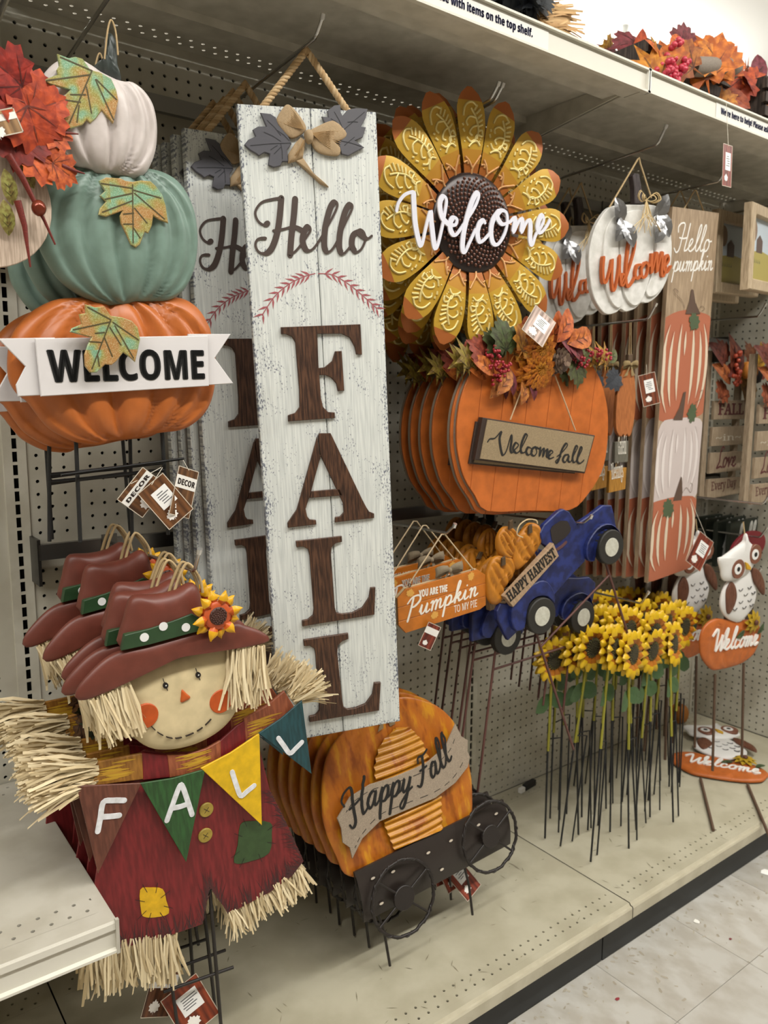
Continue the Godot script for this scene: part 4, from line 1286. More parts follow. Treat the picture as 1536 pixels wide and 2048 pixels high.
	g.puff(even(smooth(P([-81.3,99.3,-9.6,116.5,47.6,117.7,102.4,112.4,119.8,86,119.4,50.8,112.1,17.3,92.8,-12.3,64.4,-29.8,29.1,-37.3,-4,-35.5,-35.4,-26.3,-57.1,-10.2,-73.1,16.2,-78.5,51.1,-80,80.3]), 4, true), 70), 0.010, 0.016, [], 0.0, 0.1, 12, 4.0)
	var fc := part(g, "face", mat("e0cda2", 0.45, 0.0, "paint", 3.0), t)
	var fz := 0.0272
	for ck in P([-49.8,41.1,71.9,27.9]):
		g = Geo.new()
		g.prism(oval(ck.x, ck.y, 0.0195, 0.020, 28), 0.010, fz, 0.001)
		part(g, "cheek", mat("c9561a", 0.5, 0.0, "paint", 5.0), fc)
	var ey := P([-14,81.1,39.3,83.4])
	for e in ey:
		g = Geo.new()
		g.ink("16130f")
		g.prism(oval(e.x, e.y, 0.0042, 0.0048, 14), 0.012, fz + 0.0008, 0.0)
		g.stroke(PackedVector2Array([e + Vector2(-0.0025, 0.012), e + Vector2(-0.002, 0.008), e + Vector2(-0.001, 0.004)]), 0.001, fz - 0.001, fz + 0.0004)
		g.stroke(PackedVector2Array([e + Vector2(0.001, -0.004), e + Vector2(0.0015, -0.006), e + Vector2(0.002, -0.009)]), 0.001, fz - 0.001, fz + 0.0004)
		g.ink("d8d8d0")
		g.flat(oval(e.x + 0.0003, e.y + 0.0003, 0.0013, 0.0013, 8), fz + 0.0012)
		part(g, "eye", inked(0.4), fc)
	g = Geo.new()
	g.puff(even(smooth(P([10.9,67,17.2,58.3,22.8,49.8,14.2,46.5,6,46.4,8.1,57.7]), 3, true), 24), fz - 0.001, 0.004, [], 0.0, 0.1, 5)
	part(g, "nose", mat("c45a1e", 0.5), fc)
	g = Geo.new()
	var mo := smooth(P([-43,20.5,-32.9,6.2,-16.9,-6.9,0.5,-11.9,24,-10.2,41.6,-3.7,59.4,9]), 6)
	for i in range(0, mo.size() - 3, 5):
		g.stroke(PackedVector2Array([mo[i], mo[i + 1], mo[i + 2], mo[i + 3]]), 0.0014, 0.018, 0.0274)
	part(g, "mouth_stitches", mat("2b2019", 0.6), fc)
	# hair
	g = Geo.new()
	h = P([-126,93.9,-72.9,106.9,94.3,115.4,153.4,105])
	raffia(g, Vector3(h[0].x, h[0].y, 0.030), Vector3(h[1].x, h[1].y, 0.030), Vector3(0.16, -1, 0), 0.078, 0.12, 170, 0.0028, 7)
	part(g, "raffia_hair", inked(0.8), t)
	g = Geo.new()
	raffia(g, Vector3(h[2].x, h[2].y, 0.030), Vector3(h[3].x, h[3].y, 0.030), Vector3(-0.16, -1, 0), 0.095, 0.09, 190, 0.0028, 8)
	part(g, "raffia_hair", inked(0.8), t)
	# hat
	var hm := mat("6f382c", 0.42, 0.0, "paint", 4.0)
	g = Geo.new()
	g.puff(even(smooth(P([-70,154.7,-61.1,200.1,-50.2,226.6,-40.3,233.1,-12,227.5,15.3,226.2,40.1,232.9,50.7,233,58.4,222.3,63.1,199,70.5,176.4,94.8,151.8,38.4,150.9]), 3, true), 60), 0.018, 0.02, [], 0, 0.1, 10)
	part(g, "hat_crown", hm, t)
	g = Geo.new()
	g.puff(even(smooth(P([-147.3,103.2,-139.3,95.3,-121.2,96.9,-90.7,107.6,-59.9,114.7,-12.7,121.8,43.8,122.9,102.5,118.3,137.1,111.8,161.9,107.9,165.5,115.8,148.3,132.4,123.2,147.3,106.7,154.8,39.7,157.3,-31.8,155.4,-73.2,156,-96,150.3,-119.5,135.7,-139.7,118.1]), 3, true), 90), 0.030, 0.012, [], 0, 0.1, 8)
	part(g, "hat_brim", hm, t)
	g = Geo.new()
	g.prism(P([-67.8,181.4,-30.2,182.2,5,185.5,37.4,189.8,49.9,178.6,55.8,159,29.7,159,-33.3,157.4,-75.2,159]), 0.030, 0.041, 0.001)
	var bd := part(g, "hat_band", mat("2d4a2c", 0.45, 0.0, "paint", 4.0), t)
	for d in P([-40,171.1,-9.6,181,24.7,170.9]):
		g = Geo.new()
		g.prism(oval(d.x, d.y, 0.0068, 0.0068, 16), 0.041, 0.0418, 0.0)
		part(g, "dot", mat("e6e6e4", 0.5), bd)
	var sf := P([73.3,181.2])[0]
	small_sunflower(t, Vector3(sf.x, sf.y, 0.050), 0.041)
	# bunting flags with painted letters
	var fl := [[P([-161.7,-42.1,-67.2,-72.5,-70.1,-76.6,-150.7,-195.4]), "6e4030", [P([-142.1,-125.7,-135.5,-105.2,-127.9,-81.9,-113.8,-84,-96.9,-90.5]), P([-133.2,-104.5,-120.8,-108.6,-107.5,-112.2])]],
		[P([-69.4,-71.7,-18.2,-82,36.4,-85.8,-14.2,-235.5]), "2f5a2c", [P([-36.5,-149.6,-23.4,-124.4,-9.5,-99.4,-4.7,-101.2,0.5,-128.3,4.9,-155.4]), P([-24.3,-132.1,-12.1,-134.2,1.5,-134.1])]],
		[P([29.1,-81.4,82,-72.1,136.9,-54.9,123.3,-223.9]), "e8bb10", [P([80.8,-106.5,84.6,-128.3,90.8,-154,102.2,-150.8,116.8,-145])]],
		[P([135.1,-54.3,178,-41.4,222.1,-20.4,224.3,-87.9,226.9,-163.7]), "1f4a50", [P([169.8,-74.4,178.6,-91.5,188.4,-109.2,200.8,-103.9,213.4,-96.7])]]]
	for i in 4:
		g = Geo.new()
		g.prism(fl[i][0], 0.010 + 0.0006 * i, 0.013 + 0.0006 * i, 0.0008)
		var fp := part(g, "flag", mat(fl[i][1], 0.5, 0.0, "brush" if i != 2 else "paint", 5.0), t)
		g = Geo.new()
		for st in fl[i][2]: g.stroke(smooth(st, 4), 0.0085, 0.013 + 0.0006 * i, 0.0142 + 0.0006 * i)
		part(g, "painted_letter", mat("e9eaee", 0.5, 0.0, "paint", 9.0), fp, "white painted letter " + "FALL"[i])
	# wire stake
	var sm := mat("241f1c", 0.55)
	var sp := P([24.8,-312.9,20.4,-428.4,14.1,-587.5,-59.7,-415.7,-59.3,-554,-100.6,-470.7,92.9,-528.2,-74.5,-465.9,49.5,-484])
	wire(t, [Vector3(sp[0].x, sp[0].y, -0.007), Vector3(sp[1].x, sp[1].y, -0.007), Vector3(sp[2].x, sp[2].y, -0.007)], 0.0032, sm, "stake")
	wire(t, [Vector3(sp[3].x, sp[3].y + 0.06, -0.009), Vector3(sp[4].x, sp[4].y, -0.009)], 0.003, sm, "stake")
	wire(t, [Vector3(sp[7].x, sp[7].y, -0.008), Vector3(sp[8].x, sp[8].y, -0.008)], 0.0028, sm, "crossbar")
	var tw := P([10.1,213.5,26.3,247,42.5,266.6,58.3,240.2,61,214.6])
	var tp := []
	for p in tw: tp.append(Vector3(p.x, p.y, 0.01))
	twine(t, smooth3(tp), 0.0028, "a89068")
	tp = []
	for p in tw: tp.append(Vector3(p.x + 0.005, p.y - 0.002, 0.016))
	twine(t, smooth3(tp), 0.0024, "b89f76")
	var o := t.position
	var dz := [0.05, 0.095, 0.18, 0.245]
	var ds := ["second scarecrow in the row, its hat edge just behind the front hat", "third scarecrow in the row, its white-dotted hat band showing", "fourth scarecrow in the row, behind the dotted band", "rearmost scarecrow in the row, nearest the pegboard"]
	for i in 4:
		copy(t, ds[i], o + Vector3([-0.004, 0.002, 0.0, -0.02][i], [-0.003, 0.0, 0.024, 0.03][i], -dz[i]), Vector3(0, [-4, -2, 1, 2][i], [6.5, 4.0, 9.0, 7.0][i]))
	hook(0.152, 1.072, 0.475, "wire hook through the twine loops of the scarecrow hats", 0.016)
	# leaf garland seen between the stacked scarecrows
	var gl := thing("leaf_garland", "dark autumn leaf garland tucked behind the scarecrow's straw hand", "garland", Vector3(0.0, 0.80, 0.335))
	rng.seed = 90
	for i in 16:
		leaf(gl, "maple", Vector3(rng.randf_range(-0.04, 0.10), rng.randf_range(-0.06, 0.07), rng.randf_range(-0.02, 0.02)), rng.randf_range(0.02, 0.034), Vector3(rng.randf_range(-40, 40), rng.randf_range(-40, 40), rng.randf() * 360), ["4a5230", "5a3d22", "6b4a1e", "39452c"][i % 4], 0.7)

func small_sunflower(parent: Node, at: Vector3, r: float) -> void:
	var pm := Geo.new()
	var rows := []
	for i in 7:
		var t := i / 6.0
		var w := 0.2 * sin(pow(t, 0.8) * PI * 0.93 + 0.2) * (1.0 if t < 0.99 else 0.1)
		var row := PackedVector3Array()
		for k in 5:
			row.push_back(Vector3((k - 2) / 2.0 * w, 0.42 + 0.6 * t, 0.06 * (1.0 - absf(k - 2)) + 0.1 * sin(t * PI)))
		rows.append(row)
	pm.ink("e0a81c")
	pm.grid(rows.slice(2))
	pm.ink("c85a1c")
	pm.grid(rows.slice(0, 3))
	var mm := pm.mesh()
	for i in 12:
		put(mm, "petal", inked(0.4), parent, Transform3D(Basis(Vector3.BACK, TAU * i / 12.0 + 0.1) * Basis(Vector3.RIGHT, 0.1 if i % 2 else -0.12) * Basis.from_scale(Vector3.ONE * r), at + Vector3(0, 0, 0.002 * (i % 2))))
	var g := Geo.new()
	g.puff(oval(at.x, at.y, r * 0.55, r * 0.55, 28), at.z + 0.003, 0.004, [], 0, 0.1, 5)
	part(g, "flower_ring", mat("c2562a", 0.45), parent)
	g = Geo.new()
	g.puff(oval(at.x, at.y, r * 0.36, r * 0.36, 24), at.z + 0.006, 0.004, [], 0, 0.1, 5)
	for i in 46:
		var a := i * 2.399963
		var q := sqrt(i / 46.0) * r * 0.33
		g.ball(Vector3(at.x + cos(a) * q, at.y + sin(a) * q, at.z + 0.0098 - 0.06 * q), Vector3.ONE * r * 0.04, 3, 5)
	part(g, "flower_center", mat("4a2a20", 0.5), parent)

# ---------- happy fall pumpkin wagons ----------
func wagons() -> void:
	var t := posed("pumpkin_wagon", "front metal pumpkin on a dark wheeled cart with Happy Fall burlap banner", "yard stake", [0.6716,0.4793,0.3450,-12,-4,6], "Happy Fall pumpkin wagons")
	var g := Geo.new()
	g.puff(even(smooth(P([52.2,216.1,109.6,192.3,152.7,160.9,185.7,114.4,201.1,55,204,-6.3,198.4,-52.6,176.1,-116.2,102.7,-157.4,-36.1,-149.4,-152.3,-109.3,-174.5,-56.2,-187.6,8.3,-184,60.5,-167.1,118.5,-139.9,162.7,-96.5,189.2,-36.4,210.3]), 4, true), 110), -0.004, 0.008, [-.62, -.3, .32, .62], 0.006, 0.09, 16, 6.0)
	part(g, "pumpkin", mats["airbrush"], t)
	# corrugated middle lobe
	g = Geo.new()
	var lobe := P([-50,97.6,-28.1,134.7,17.8,158.6,56.7,149,81.9,108.1,94.9,45.2,102.8,-28,88.2,-98.5,-42.8,-93.6,-56.3,-22.9,-58.6,45])
	var lo := Vector2(1e9, 1e9); var hi := -lo
	for p in lobe: lo = lo.min(p); hi = hi.max(p)
	var ni := 110
	var rows := []
	for i in ni + 1:
		var y := lerpf(lo.y + 0.001, hi.y - 0.001, float(i) / ni)
		var xs := []
		for k in lobe.size():
			var a := lobe[k]; var b := lobe[(k + 1) % lobe.size()]
			if (a.y - y) * (b.y - y) < 0.0: xs.append(lerpf(a.x, b.x, (y - a.y) / (b.y - a.y)))
		if xs.size() < 2: continue
		xs.sort()
		var row := PackedVector3Array()
		for k in 7:
			var u := k / 6.0
			row.push_back(Vector3(lerpf(xs[0], xs[xs.size() - 1], u), y, 0.008 + 0.0032 * sin(y / 0.0165 * TAU + u * 0.9) + 0.006 * sin(u * PI)))
		rows.append(row)
	g.grid(rows)
	part(g, "corrugated_panel", mats["airbrush2"], t)
	# burlap banner
	g = Geo.new()
	g.prism(P([-166.8,30.1,-128.9,60.8,-76.4,68.4,-12.3,61.4,70.1,60,132.3,79,171.9,119,181.6,85.8,197.5,70.8,189.9,46.9,194.1,33.4,183,13.3,139.8,-9,78.6,-21.1,-4.3,-17.7,-70.2,-15.1,-119.3,-32.7,-151.4,-62.9,-152,-38.8,-165.5,-22.3,-162.4,6.7]), 0.018, 0.021, 0.0006)
	var bn := part(g, "burlap_banner", mat("b8a690", 0.85, 0.0, "burlap", 9.0), t)
	g = Geo.new()
	for ln in [smooth(P([-144.9,34.4,-119,49.3,-72.9,56,-8.6,48.7,74,47,135.8,63.5,165,91.5]), 8), smooth(P([-140.7,-43.5,-117,-22.7,-67.1,-1.9,-0.8,-3.1,79.1,-7.3,135.8,4.4,177.4,33.3]), 8)]:
		for i in range(0, ln.size() - 3, 4):
			g.stroke(PackedVector2Array([ln[i], ln[i + 1], ln[i + 2]]), 0.0012, 0.021, 0.0216)
	part(g, "stitches", mat("241f1b", 0.7), bn)
	g = Geo.new()
	var base := smooth(P([-139.4,-0.5,-87.6,20.6,-28.3,22.2,46,19.1,102.8,30.6,155.4,53.1]), 10)
	var cum := [0.0]
	for i in base.size() - 1: cum.append(cum[i] + base[i].distance_to(base[i + 1]))
	var total: float = cum[base.size() - 1]
	var tw := script_width("Happy Fall")
	var sz := total / tw * 0.94
	for st in script_text("Happy Fall", sz, 0.35):
		var q := PackedVector2Array()
		for p in st:
			var s := clampf(p.x + 0.004, 0.0, total * 0.999)
			var i := 0
			while cum[i + 1] < s: i += 1
			var d := (base[i + 1] - base[i]).normalized()
			q.push_back(base[i] + d * (s - cum[i]) + d.orthogonal() * -p.y * 0.95)
		g.stroke(q, 0.0068, 0.021, 0.0222, 0.35)
	part(g, "lettering", mat("161412", 0.6), bn, "Happy Fall in black script")
	# cart board
	g = Geo.new()
	var bq := P([-149.3,-96.4,271.1,-101.2,265.9,-207.8,-150.9,-204.7])
	rows = []
	for i in 9:
		var v := i / 8.0
		var row := PackedVector3Array()
		for k in 13:
			var u := k / 12.0
			var p := bq[3].lerp(bq[2], u).lerp(bq[0].lerp(bq[1], u), v)
			row.push_back(Vector3(p.x, p.y, 0.012 + 0.010 * sin(v * PI)))
		rows.append(row)
	g.grid(rows)
	for e in [[0, 1], [1, 2], [2, 3], [3, 0]]:
		var a := bq[e[0]]; var b := bq[e[1]]
		g.quad(Vector3(b.x, b.y, 0.006), Vector3(a.x, a.y, 0.006), Vector3(a.x, a.y, 0.012), Vector3(b.x, b.y, 0.012))
	var bd := part(g, "cart_board", mat("2d2622", 0.38), t)
	g = Geo.new()
	for c in P([-114.5,-120.5,-64.3,-128.1,31.2,-127.1,95.8,-126.3,178.8,-123.3,234.5,-118.8,57.3,-176.5,-106.6,-179.2]):
		g.flat(oval(c.x, c.y, 0.0055, 0.0028, 8), 0.0228)
	part(g, "paint_chips", mat("cbbfae", 0.6), bd)
	# wheels
	var wm := mat("231d1a", 0.45)
	var wc := P([-58,-184.7,197,-154.9])
	for c in wc:
		var w := Node3D.new()
		w.name = "wheel"
		w.position = Vector3(c.x, c.y, 0.034)
		t.add_child(w, true)
		var r := 0.079
		var ring := []
		for i in 36: ring.append(Vector3(cos(TAU * i / 36) * r, sin(TAU * i / 36) * r, 0.002 * sin(i * 2.1)))
		g = Geo.new()
		g.tube(ring, 0.0036, 7, true)
		var tw2 := []
		for i in 144: tw2.append(Vector3(cos(TAU * i / 144) * (r + 0.003 * cos(i * 0.9)), sin(TAU * i / 144) * (r + 0.003 * cos(i * 0.9)), 0.003 * sin(i * 0.9)))
		g.tube(tw2, 0.0018, 5, true)
		part(g, "rim", wm, w)
		for k in 4:
			var d := Vector2.from_angle(0.45 + k * TAU / 4 + (0.3 if k % 2 else 0.0))
			g = Geo.new()
			g.tube([Vector3(d.x, d.y, 0) * 0.01, Vector3(d.x, d.y, 0) * r], 0.0028, 6)
			part(g, "spoke", wm, w)
		g = Geo.new()
		g.prism(oval(0, 0, 0.026, 0.026, 22), -0.003, 0.004, 0.001)
		part(g, "hub", wm, w)
	for e in [P([-114.7,-175.5,-102.6,-249.8,-105.2,-326.2]), P([130.8,-193,134.9,-254.3,128.1,-322.7])]:
		wire(t, [Vector3(e[0].x, e[0].y, 0.0), Vector3(e[1].x, e[1].y, 0.0), Vector3(e[2].x, e[2].y, 0.0)], 0.003, wm, "stake")
	bow(t, Vector3(0.0, P([45.8,189.4])[0].y + 0.012, 0.006), 0.03, "a08a68", "burlap_bow")
	var o := t.position
	var ds := ["second pumpkin wagon, directly behind the front Happy Fall one", "third pumpkin wagon in the Happy Fall row", "fourth pumpkin wagon in the Happy Fall row", "fifth pumpkin wagon in the Happy Fall row, in shadow", "rearmost pumpkin wagon of the Happy Fall row"]
	for i in 5:
		copy(t, ds[i], o + Vector3(-0.002 * i, 0.002 * (i % 2), -0.045 * (i + 1)), Vector3(-6 + i, -4 + i % 2, 6 - 0.7 * (i % 3)))

func copy_at(o: Node3D, label: String, local: Vector3, target: Vector3, turn: Vector3) -> Node3D:
	var b := Basis.from_euler(turn * PI / 180.0)
	return copy(o, label, target - b * local, turn)

# ---------- metal sunflower signs ----------
func sunflower_signs() -> void:
	var t := posed("sunflower_sign", "front golden metal sunflower with white script Welcome across its dark centre", "wall sign", [0.8431,1.7223,0.3600,0,-6,2], "metal sunflower signs")
	# one embossed petal, along +y from r 0.085 to 0.262
	var g := Geo.new()
	var f := func(x: float, y: float) -> float: return 0.010 * sin((y - 0.08) / 0.19 * PI) - 2.2 * x * x
	var rows := []
	for i in 15:
		var v := i / 14.0
		var w := 0.0142 + 0.0215 * sin(pow(v, 1.35) * PI * 0.74)
		if v > 0.72: w *= sqrt(maxf(0.0, 1.0 - pow((v - 0.72) / 0.285, 2.0)))
		var row := PackedVector3Array()
		for k in 7:
			var x := (k - 3) / 3.0 * maxf(w, 0.0012)
			var y := 0.078 + 0.186 * v
			row.push_back(Vector3(x, y, f.call(x, y)))
		rows.append(row)
	for bnd in [[0, 4, "a8622e"], [3, 6, "bd8834"], [5, 13, "c49c3a"], [12, 15, "ad6434"]]:
		g.ink(bnd[2])
		g.grid(rows.slice(bnd[0], bnd[1]))
	# scrollwork ridges
	var ridge := func(pts: Array, w: float, hex: String) -> void:
		var p := PackedVector2Array()
		for i in range(0, pts.size(), 2): p.push_back(Vector2(pts[i], pts[i + 1]) * 0.001)
		var n0 := g.v.size()
		g.ink(hex)
		var sm := smooth(p, 4)
		var path := []
		for q in sm: path.append(Vector3(q.x, q.y, f.call(q.x, q.y) + 0.0006))
		g.tube(path, w, 5)
	for st in [[0, 92, 2, 108, 14, 124, 22, 134], [2, 108, -8, 122, -18, 130], [-20, 118, -12, 122, -10, 116], [18, 152, 10, 160, -2, 156, -10, 148], [6, 160, 10, 172, 24, 170], [-16, 166, -6, 158, 4, 162], [10, 164, 14, 184, 8, 206, -2, 222], [12, 178, 24, 182, 26, 170], [12, 190, 0, 186, -8, 176, -2, 170], [10, 204, -6, 206, -16, 196, -12, 188], [-22, 206, -18, 222, -8, 232, 4, 234, 14, 226], [14, 196, 26, 202], [13, 203, 25, 212], [10, 212, 22, 222], [6, 218, 15, 229], [14, 188, 27, 193], [-24, 182, -20, 176], [-25, 192, -22, 188]]:
		ridge.call(st, 0.0025, "e0cd88" if st[1] > 140 else "c4905a")
	for q in [[18, 160], [21, 165], [-20, 158], [24, 176]]:
		g.ball(Vector3(q[0] * 0.001, q[1] * 0.001, f.call(q[0] * 0.001, q[1] * 0.001)), Vector3.ONE * 0.002, 4, 6)
	var mm := g.mesh()
	for i in 16:
		put(mm, "petal", inked(0.3, 0.25), t, Transform3D(Basis(Vector3.BACK, TAU * i / 16.0 + 0.05) * Basis(Vector3.RIGHT, 0.06), Vector3(0, 0, -0.006 - 0.0035 * (i % 2))))
	g = Geo.new()
	g.puff(oval(0, 0, 0.102, 0.102, 40), 0.0, 0.016, [], 0, 0.1, 8)
	var ce := part(g, "flower_center", mat("2c2220", 0.3, 0.3), t)
	g = Geo.new()
	for i in 300:
		var a := i * 2.399963
		var q := sqrt((i + 0.5) / 300.0) * 0.09
		g.ball(Vector3(cos(a) * q, sin(a) * q, 0.016 * sqrt(1.0 - pow(q / 0.102, 3.0)) + 0.0005), Vector3(0.0038, 0.0038, 0.003), 3, 6)
	part(g, "seed_bumps", mat("5a3526", 0.28, 0.2), ce)
	g = Geo.new()
	for st in [P([-202.3,3.5,-197.3,18.8,-183,34.9,-164.3,41.2,-162.1,27,-159.4,-18,-150.1,-54.1,-143.8,-53.7,-134.1,-21.1,-123.8,8.9,-121.6,-7.4,-114.8,-55.6,-108.3,-57.8,-98.6,-31.3,-88.1,8.1,-83.7,34.1,-92.4,40.5,-100.2,25,-94.8,-0.1,-77.9,-13]), P([-77.9,-13,-61.9,-11.7,-57.7,-1,-67.7,1.6,-75.2,-11.5,-72.1,-26.8,-61.5,-31.3,-45,-14.4,-13.9,24.8,-1.6,49.5,-6.7,55.6,-20.6,34.7,-38.3,-13.9,-44.9,-53.8,-38.9,-64,-28.4,-47.4,-10.8,-17.1]), P([14.4,-1.9,10.2,3.1,-0.3,-5.7,-5.7,-24.6,-0.6,-40.3,10.6,-36.8,29.5,-19.4]), P([51.1,23.8,35.6,5.1,30.2,-19.4,35.4,-40.5,49.7,-41.8,67.2,-19.4,74.5,5.5,70.9,23.6,56.4,26.1,46.4,14,60,-1,83.6,6.3]), P([83.6,6.3,93.5,15.2,95.3,7.2,91.7,-14.9,103.8,5.1,112,14,115.7,8.8,113.9,-13.3,126.2,6.9,134.5,13,138.3,2.3,137.7,-28.2,144.2,-37.5,153.6,-16,168.8,1.8,176.4,16.4,171.7,26.6,162.2,15.2,158.5,-1.7,167,-10.8,183.5,3,193.9,17.8])]:
		g.stroke(smooth(st, 5), 0.0112, 0.021, 0.0245, 0.42)
	part(g, "script_lettering", mat("dcdce6", 0.4), t, "white script Welcome")
	twine(t, [Vector3(-0.012, 0.20, -0.01), Vector3(-0.004, 0.262, -0.012), Vector3(0.006, 0.268, -0.012), Vector3(0.016, 0.20, -0.01)], 0.0018, "a8987c", "hanging_wire")
	var o := t.position
	var ds := ["second metal sunflower, just behind the front Welcome one", "third metal sunflower from the front of its hook", "fourth metal sunflower from the front of its hook", "fifth metal sunflower on the hook, in shadow", "rearmost metal sunflower against the pegboard"]
	for i in 5:
		copy(t, ds[i], o + Vector3(0.004 * (i % 2), -0.004 * i, -0.05 * (i + 1)), Vector3(0, -5 + i, 2 + [9, -6, 12, 4, -9][i]))
	hook(0.862, 1.93, 0.39, "twin-wire hook behind the metal sunflowers", 0.03, true, 0.024)

# ---------- white wooden pumpkins ----------
func white_pumpkins() -> void:
	var t := posed("white_pumpkin_sign", "front white layered wooden pumpkin with orange Welcome lettering", "wall sign", [1.3057,1.7005,0.4200,2,-8,2], "white wooden pumpkin signs")
	var wm := mat("e4e2dd", 0.5, 0.0, "paint", 4.0)
	var g := Geo.new()
	g.prism(smooth(P([-84.8,95.3,-114.8,58.3,-129.6,15.4,-132.6,-19.8,-125.3,-65.6,-110.8,-104.5,-84.1,-132.9,-63.4,-139.8,-38,-133.8,-25.5,-126.1,-6.8,-132,24.4,-123.1,42.2,-109.6,66.5,-109,98,-91.1,123.2,-59.9,136.8,-21.5,138.6,23.7,129.3,67.8,109.5,106.8,70.8,118.3,28.5,116.7,-23,112.5,-58.2,107.9]), 3, true), -0.012, 0.0, 0.0015)
	part(g, "base_board", wm, t)
	for lb in [P([-87.3,53.1,-94.2,-0.2,-87.3,-60.5,-65.3,-106.9,-38.6,-124.5,-26.2,-107.6,-36.6,-58.5,-46.6,20.3,-44.9,73.7,-61.7,83.1]), P([-38.8,81.2,-40.7,6.3,-30.7,-69.3,-8.5,-107.2,18.7,-117.6,42.8,-96.4,66.1,-32.2,67,41.7,57.8,92,8.6,102.6]), P([65,88.9,76.7,27.5,69.4,-39.5,51.9,-81.2,65.5,-95.8,96.1,-81.7,120.3,-37.3,128.6,23.1,110.2,84.9,88.2,101.5])]:
		g = Geo.new()
		g.prism(smooth(lb, 4, true), 0.0, 0.006, 0.0015, false)
		part(g, "lobe", wm, t)
	g = Geo.new()
	g.prism(P([-7.9,177,-2.2,183.5,12.2,184.3,18.6,167.3,28.1,136.2,31,118.7,2.4,116.3,-0.8,147.9]), -0.012, 0.002, 0.001)
	part(g, "stem", mat("4a4040", 0.6, 0.0, "wood", 8.0), t)
	g = Geo.new()
	for st in [P([-97.9,-11.9,-99.2,-40.3,-94.7,-66.9,-85.8,-64.8,-77.3,-39.4,-71.2,-14.1,-70.4,-53.4,-65.5,-83.9,-57.2,-78.2,-49.5,-38.1,-48,-5.1,-47,-38,-39.8,-70.3]), P([-39.8,-70.3,-29.7,-51.7,-36.2,-46.6,-41.8,-63.1,-33.4,-73,-23,-51.5,-6.7,-7.2,0.4,25.6,-4.6,37.6,-17.7,31.7,-24.3,-8.1,-25.5,-51.6,-18.8,-75,-6.3,-67.2,5.6,-50.3]), P([20.5,-22.2,9.2,-26.4,5.4,-46.7,13.9,-55.5,26.4,-45.8]), P([36,-17.8,25.3,-31.1,29.4,-51.2,42.5,-47,47.4,-26.5,40.2,-15.8,51.5,-24.4,55.9,-11.3,57.3,5.3,59.7,-40.7,69,-7,74.8,8,77.3,-38.1,85.7,-6.2,93.2,9.8,93.8,-39.2,101.9,-44.5,108.5,-23.6]), P([101.4,-24,116.6,-8.3,111.7,4.5,102.3,-9,101.8,-29.6,112.3,-36.6,124.9,-21])]:
		g.stroke(smooth(st, 4), 0.0070, 0.003, 0.013, 0.3)
	part(g, "script_lettering", mat("b65a24", 0.5), t, "orange wooden script Welcome")
	var sil := mat("9b9b9c", 0.3, 0.85)
	for q in [[P([-54.6,90.6,-49.9,55.7,-28.9,46.4]), 1], [P([82,112,90.2,76.1,72.5,60.3]), -1]]:
		for i in 3:
			put(leaf_mesh("oval", 0.8), "silver_leaf", sil, t, Transform3D(Basis(Vector3.BACK, [0.5, 2.6, 3.6][i] * q[1]) * Basis(Vector3.RIGHT, 0.2) * Basis.from_scale(Vector3(0.045, 0.034, 0.03)), Vector3(q[0][i].x, q[0][i].y, 0.014 + 0.003 * i)))
	var bq := P([25.3,124.6])[0]
	g = Geo.new()
	for i in 26:
		rng.seed = 600 + i
		var a := rng.randf_range(0, TAU)
		var r := rng.randf_range(0.012, 0.026)
		g.ink(Color("b79c6c").lerp(Color("d8c294"), rng.randf()))
		var c := Vector3(bq.x, bq.y, 0.016)
		if i < 12:
			var s := -1.0 if i % 2 else 1.0
			g.tube(smooth3([c, c + Vector3(s * r, r * 0.7, 0.006), c + Vector3(s * r * 1.5, r * 0.1, 0.01), c + Vector3(s * r * 0.8, -r * 0.25, 0.004), c], 3), 0.0011, 4)
		else:
			g.tube([c, c + Vector3(rng.randf_range(-0.5, 0.5) * 0.03, -0.03, 0.004), c + Vector3(rng.randfn(0, 0.03), -rng.randf_range(0.04, 0.085), 0.006)], 0.0011, 4)
	part(g, "raffia_bow", inked(0.85), t)
	var tw := P([-70.4,103.4,13.4,217.6,21.7,209.8,64.1,135.8])
	twine(t, [Vector3(tw[0].x, tw[0].y, -0.006), Vector3(tw[1].x, tw[1].y, -0.006), Vector3((tw[1].x + tw[2].x) / 2, tw[1].y + 0.004, -0.006), Vector3(tw[2].x, tw[2].y, -0.006), Vector3(tw[3].x, tw[3].y, -0.006)], 0.0022)
	var o := t.position
	copy(t, "second white wooden pumpkin, in shade between the sunflower and the front pumpkin", o + Vector3(0.03, -0.012, -0.19), Vector3(2, -3, 3))
	copy(t, "third white wooden pumpkin, mostly hidden behind the metal sunflowers", o + Vector3(0.03, -0.014, -0.235), Vector3(2, -1, 1))
	hook(1.325, 1.925, 0.46, "wire hook above the front white wooden pumpkin", 0.018)

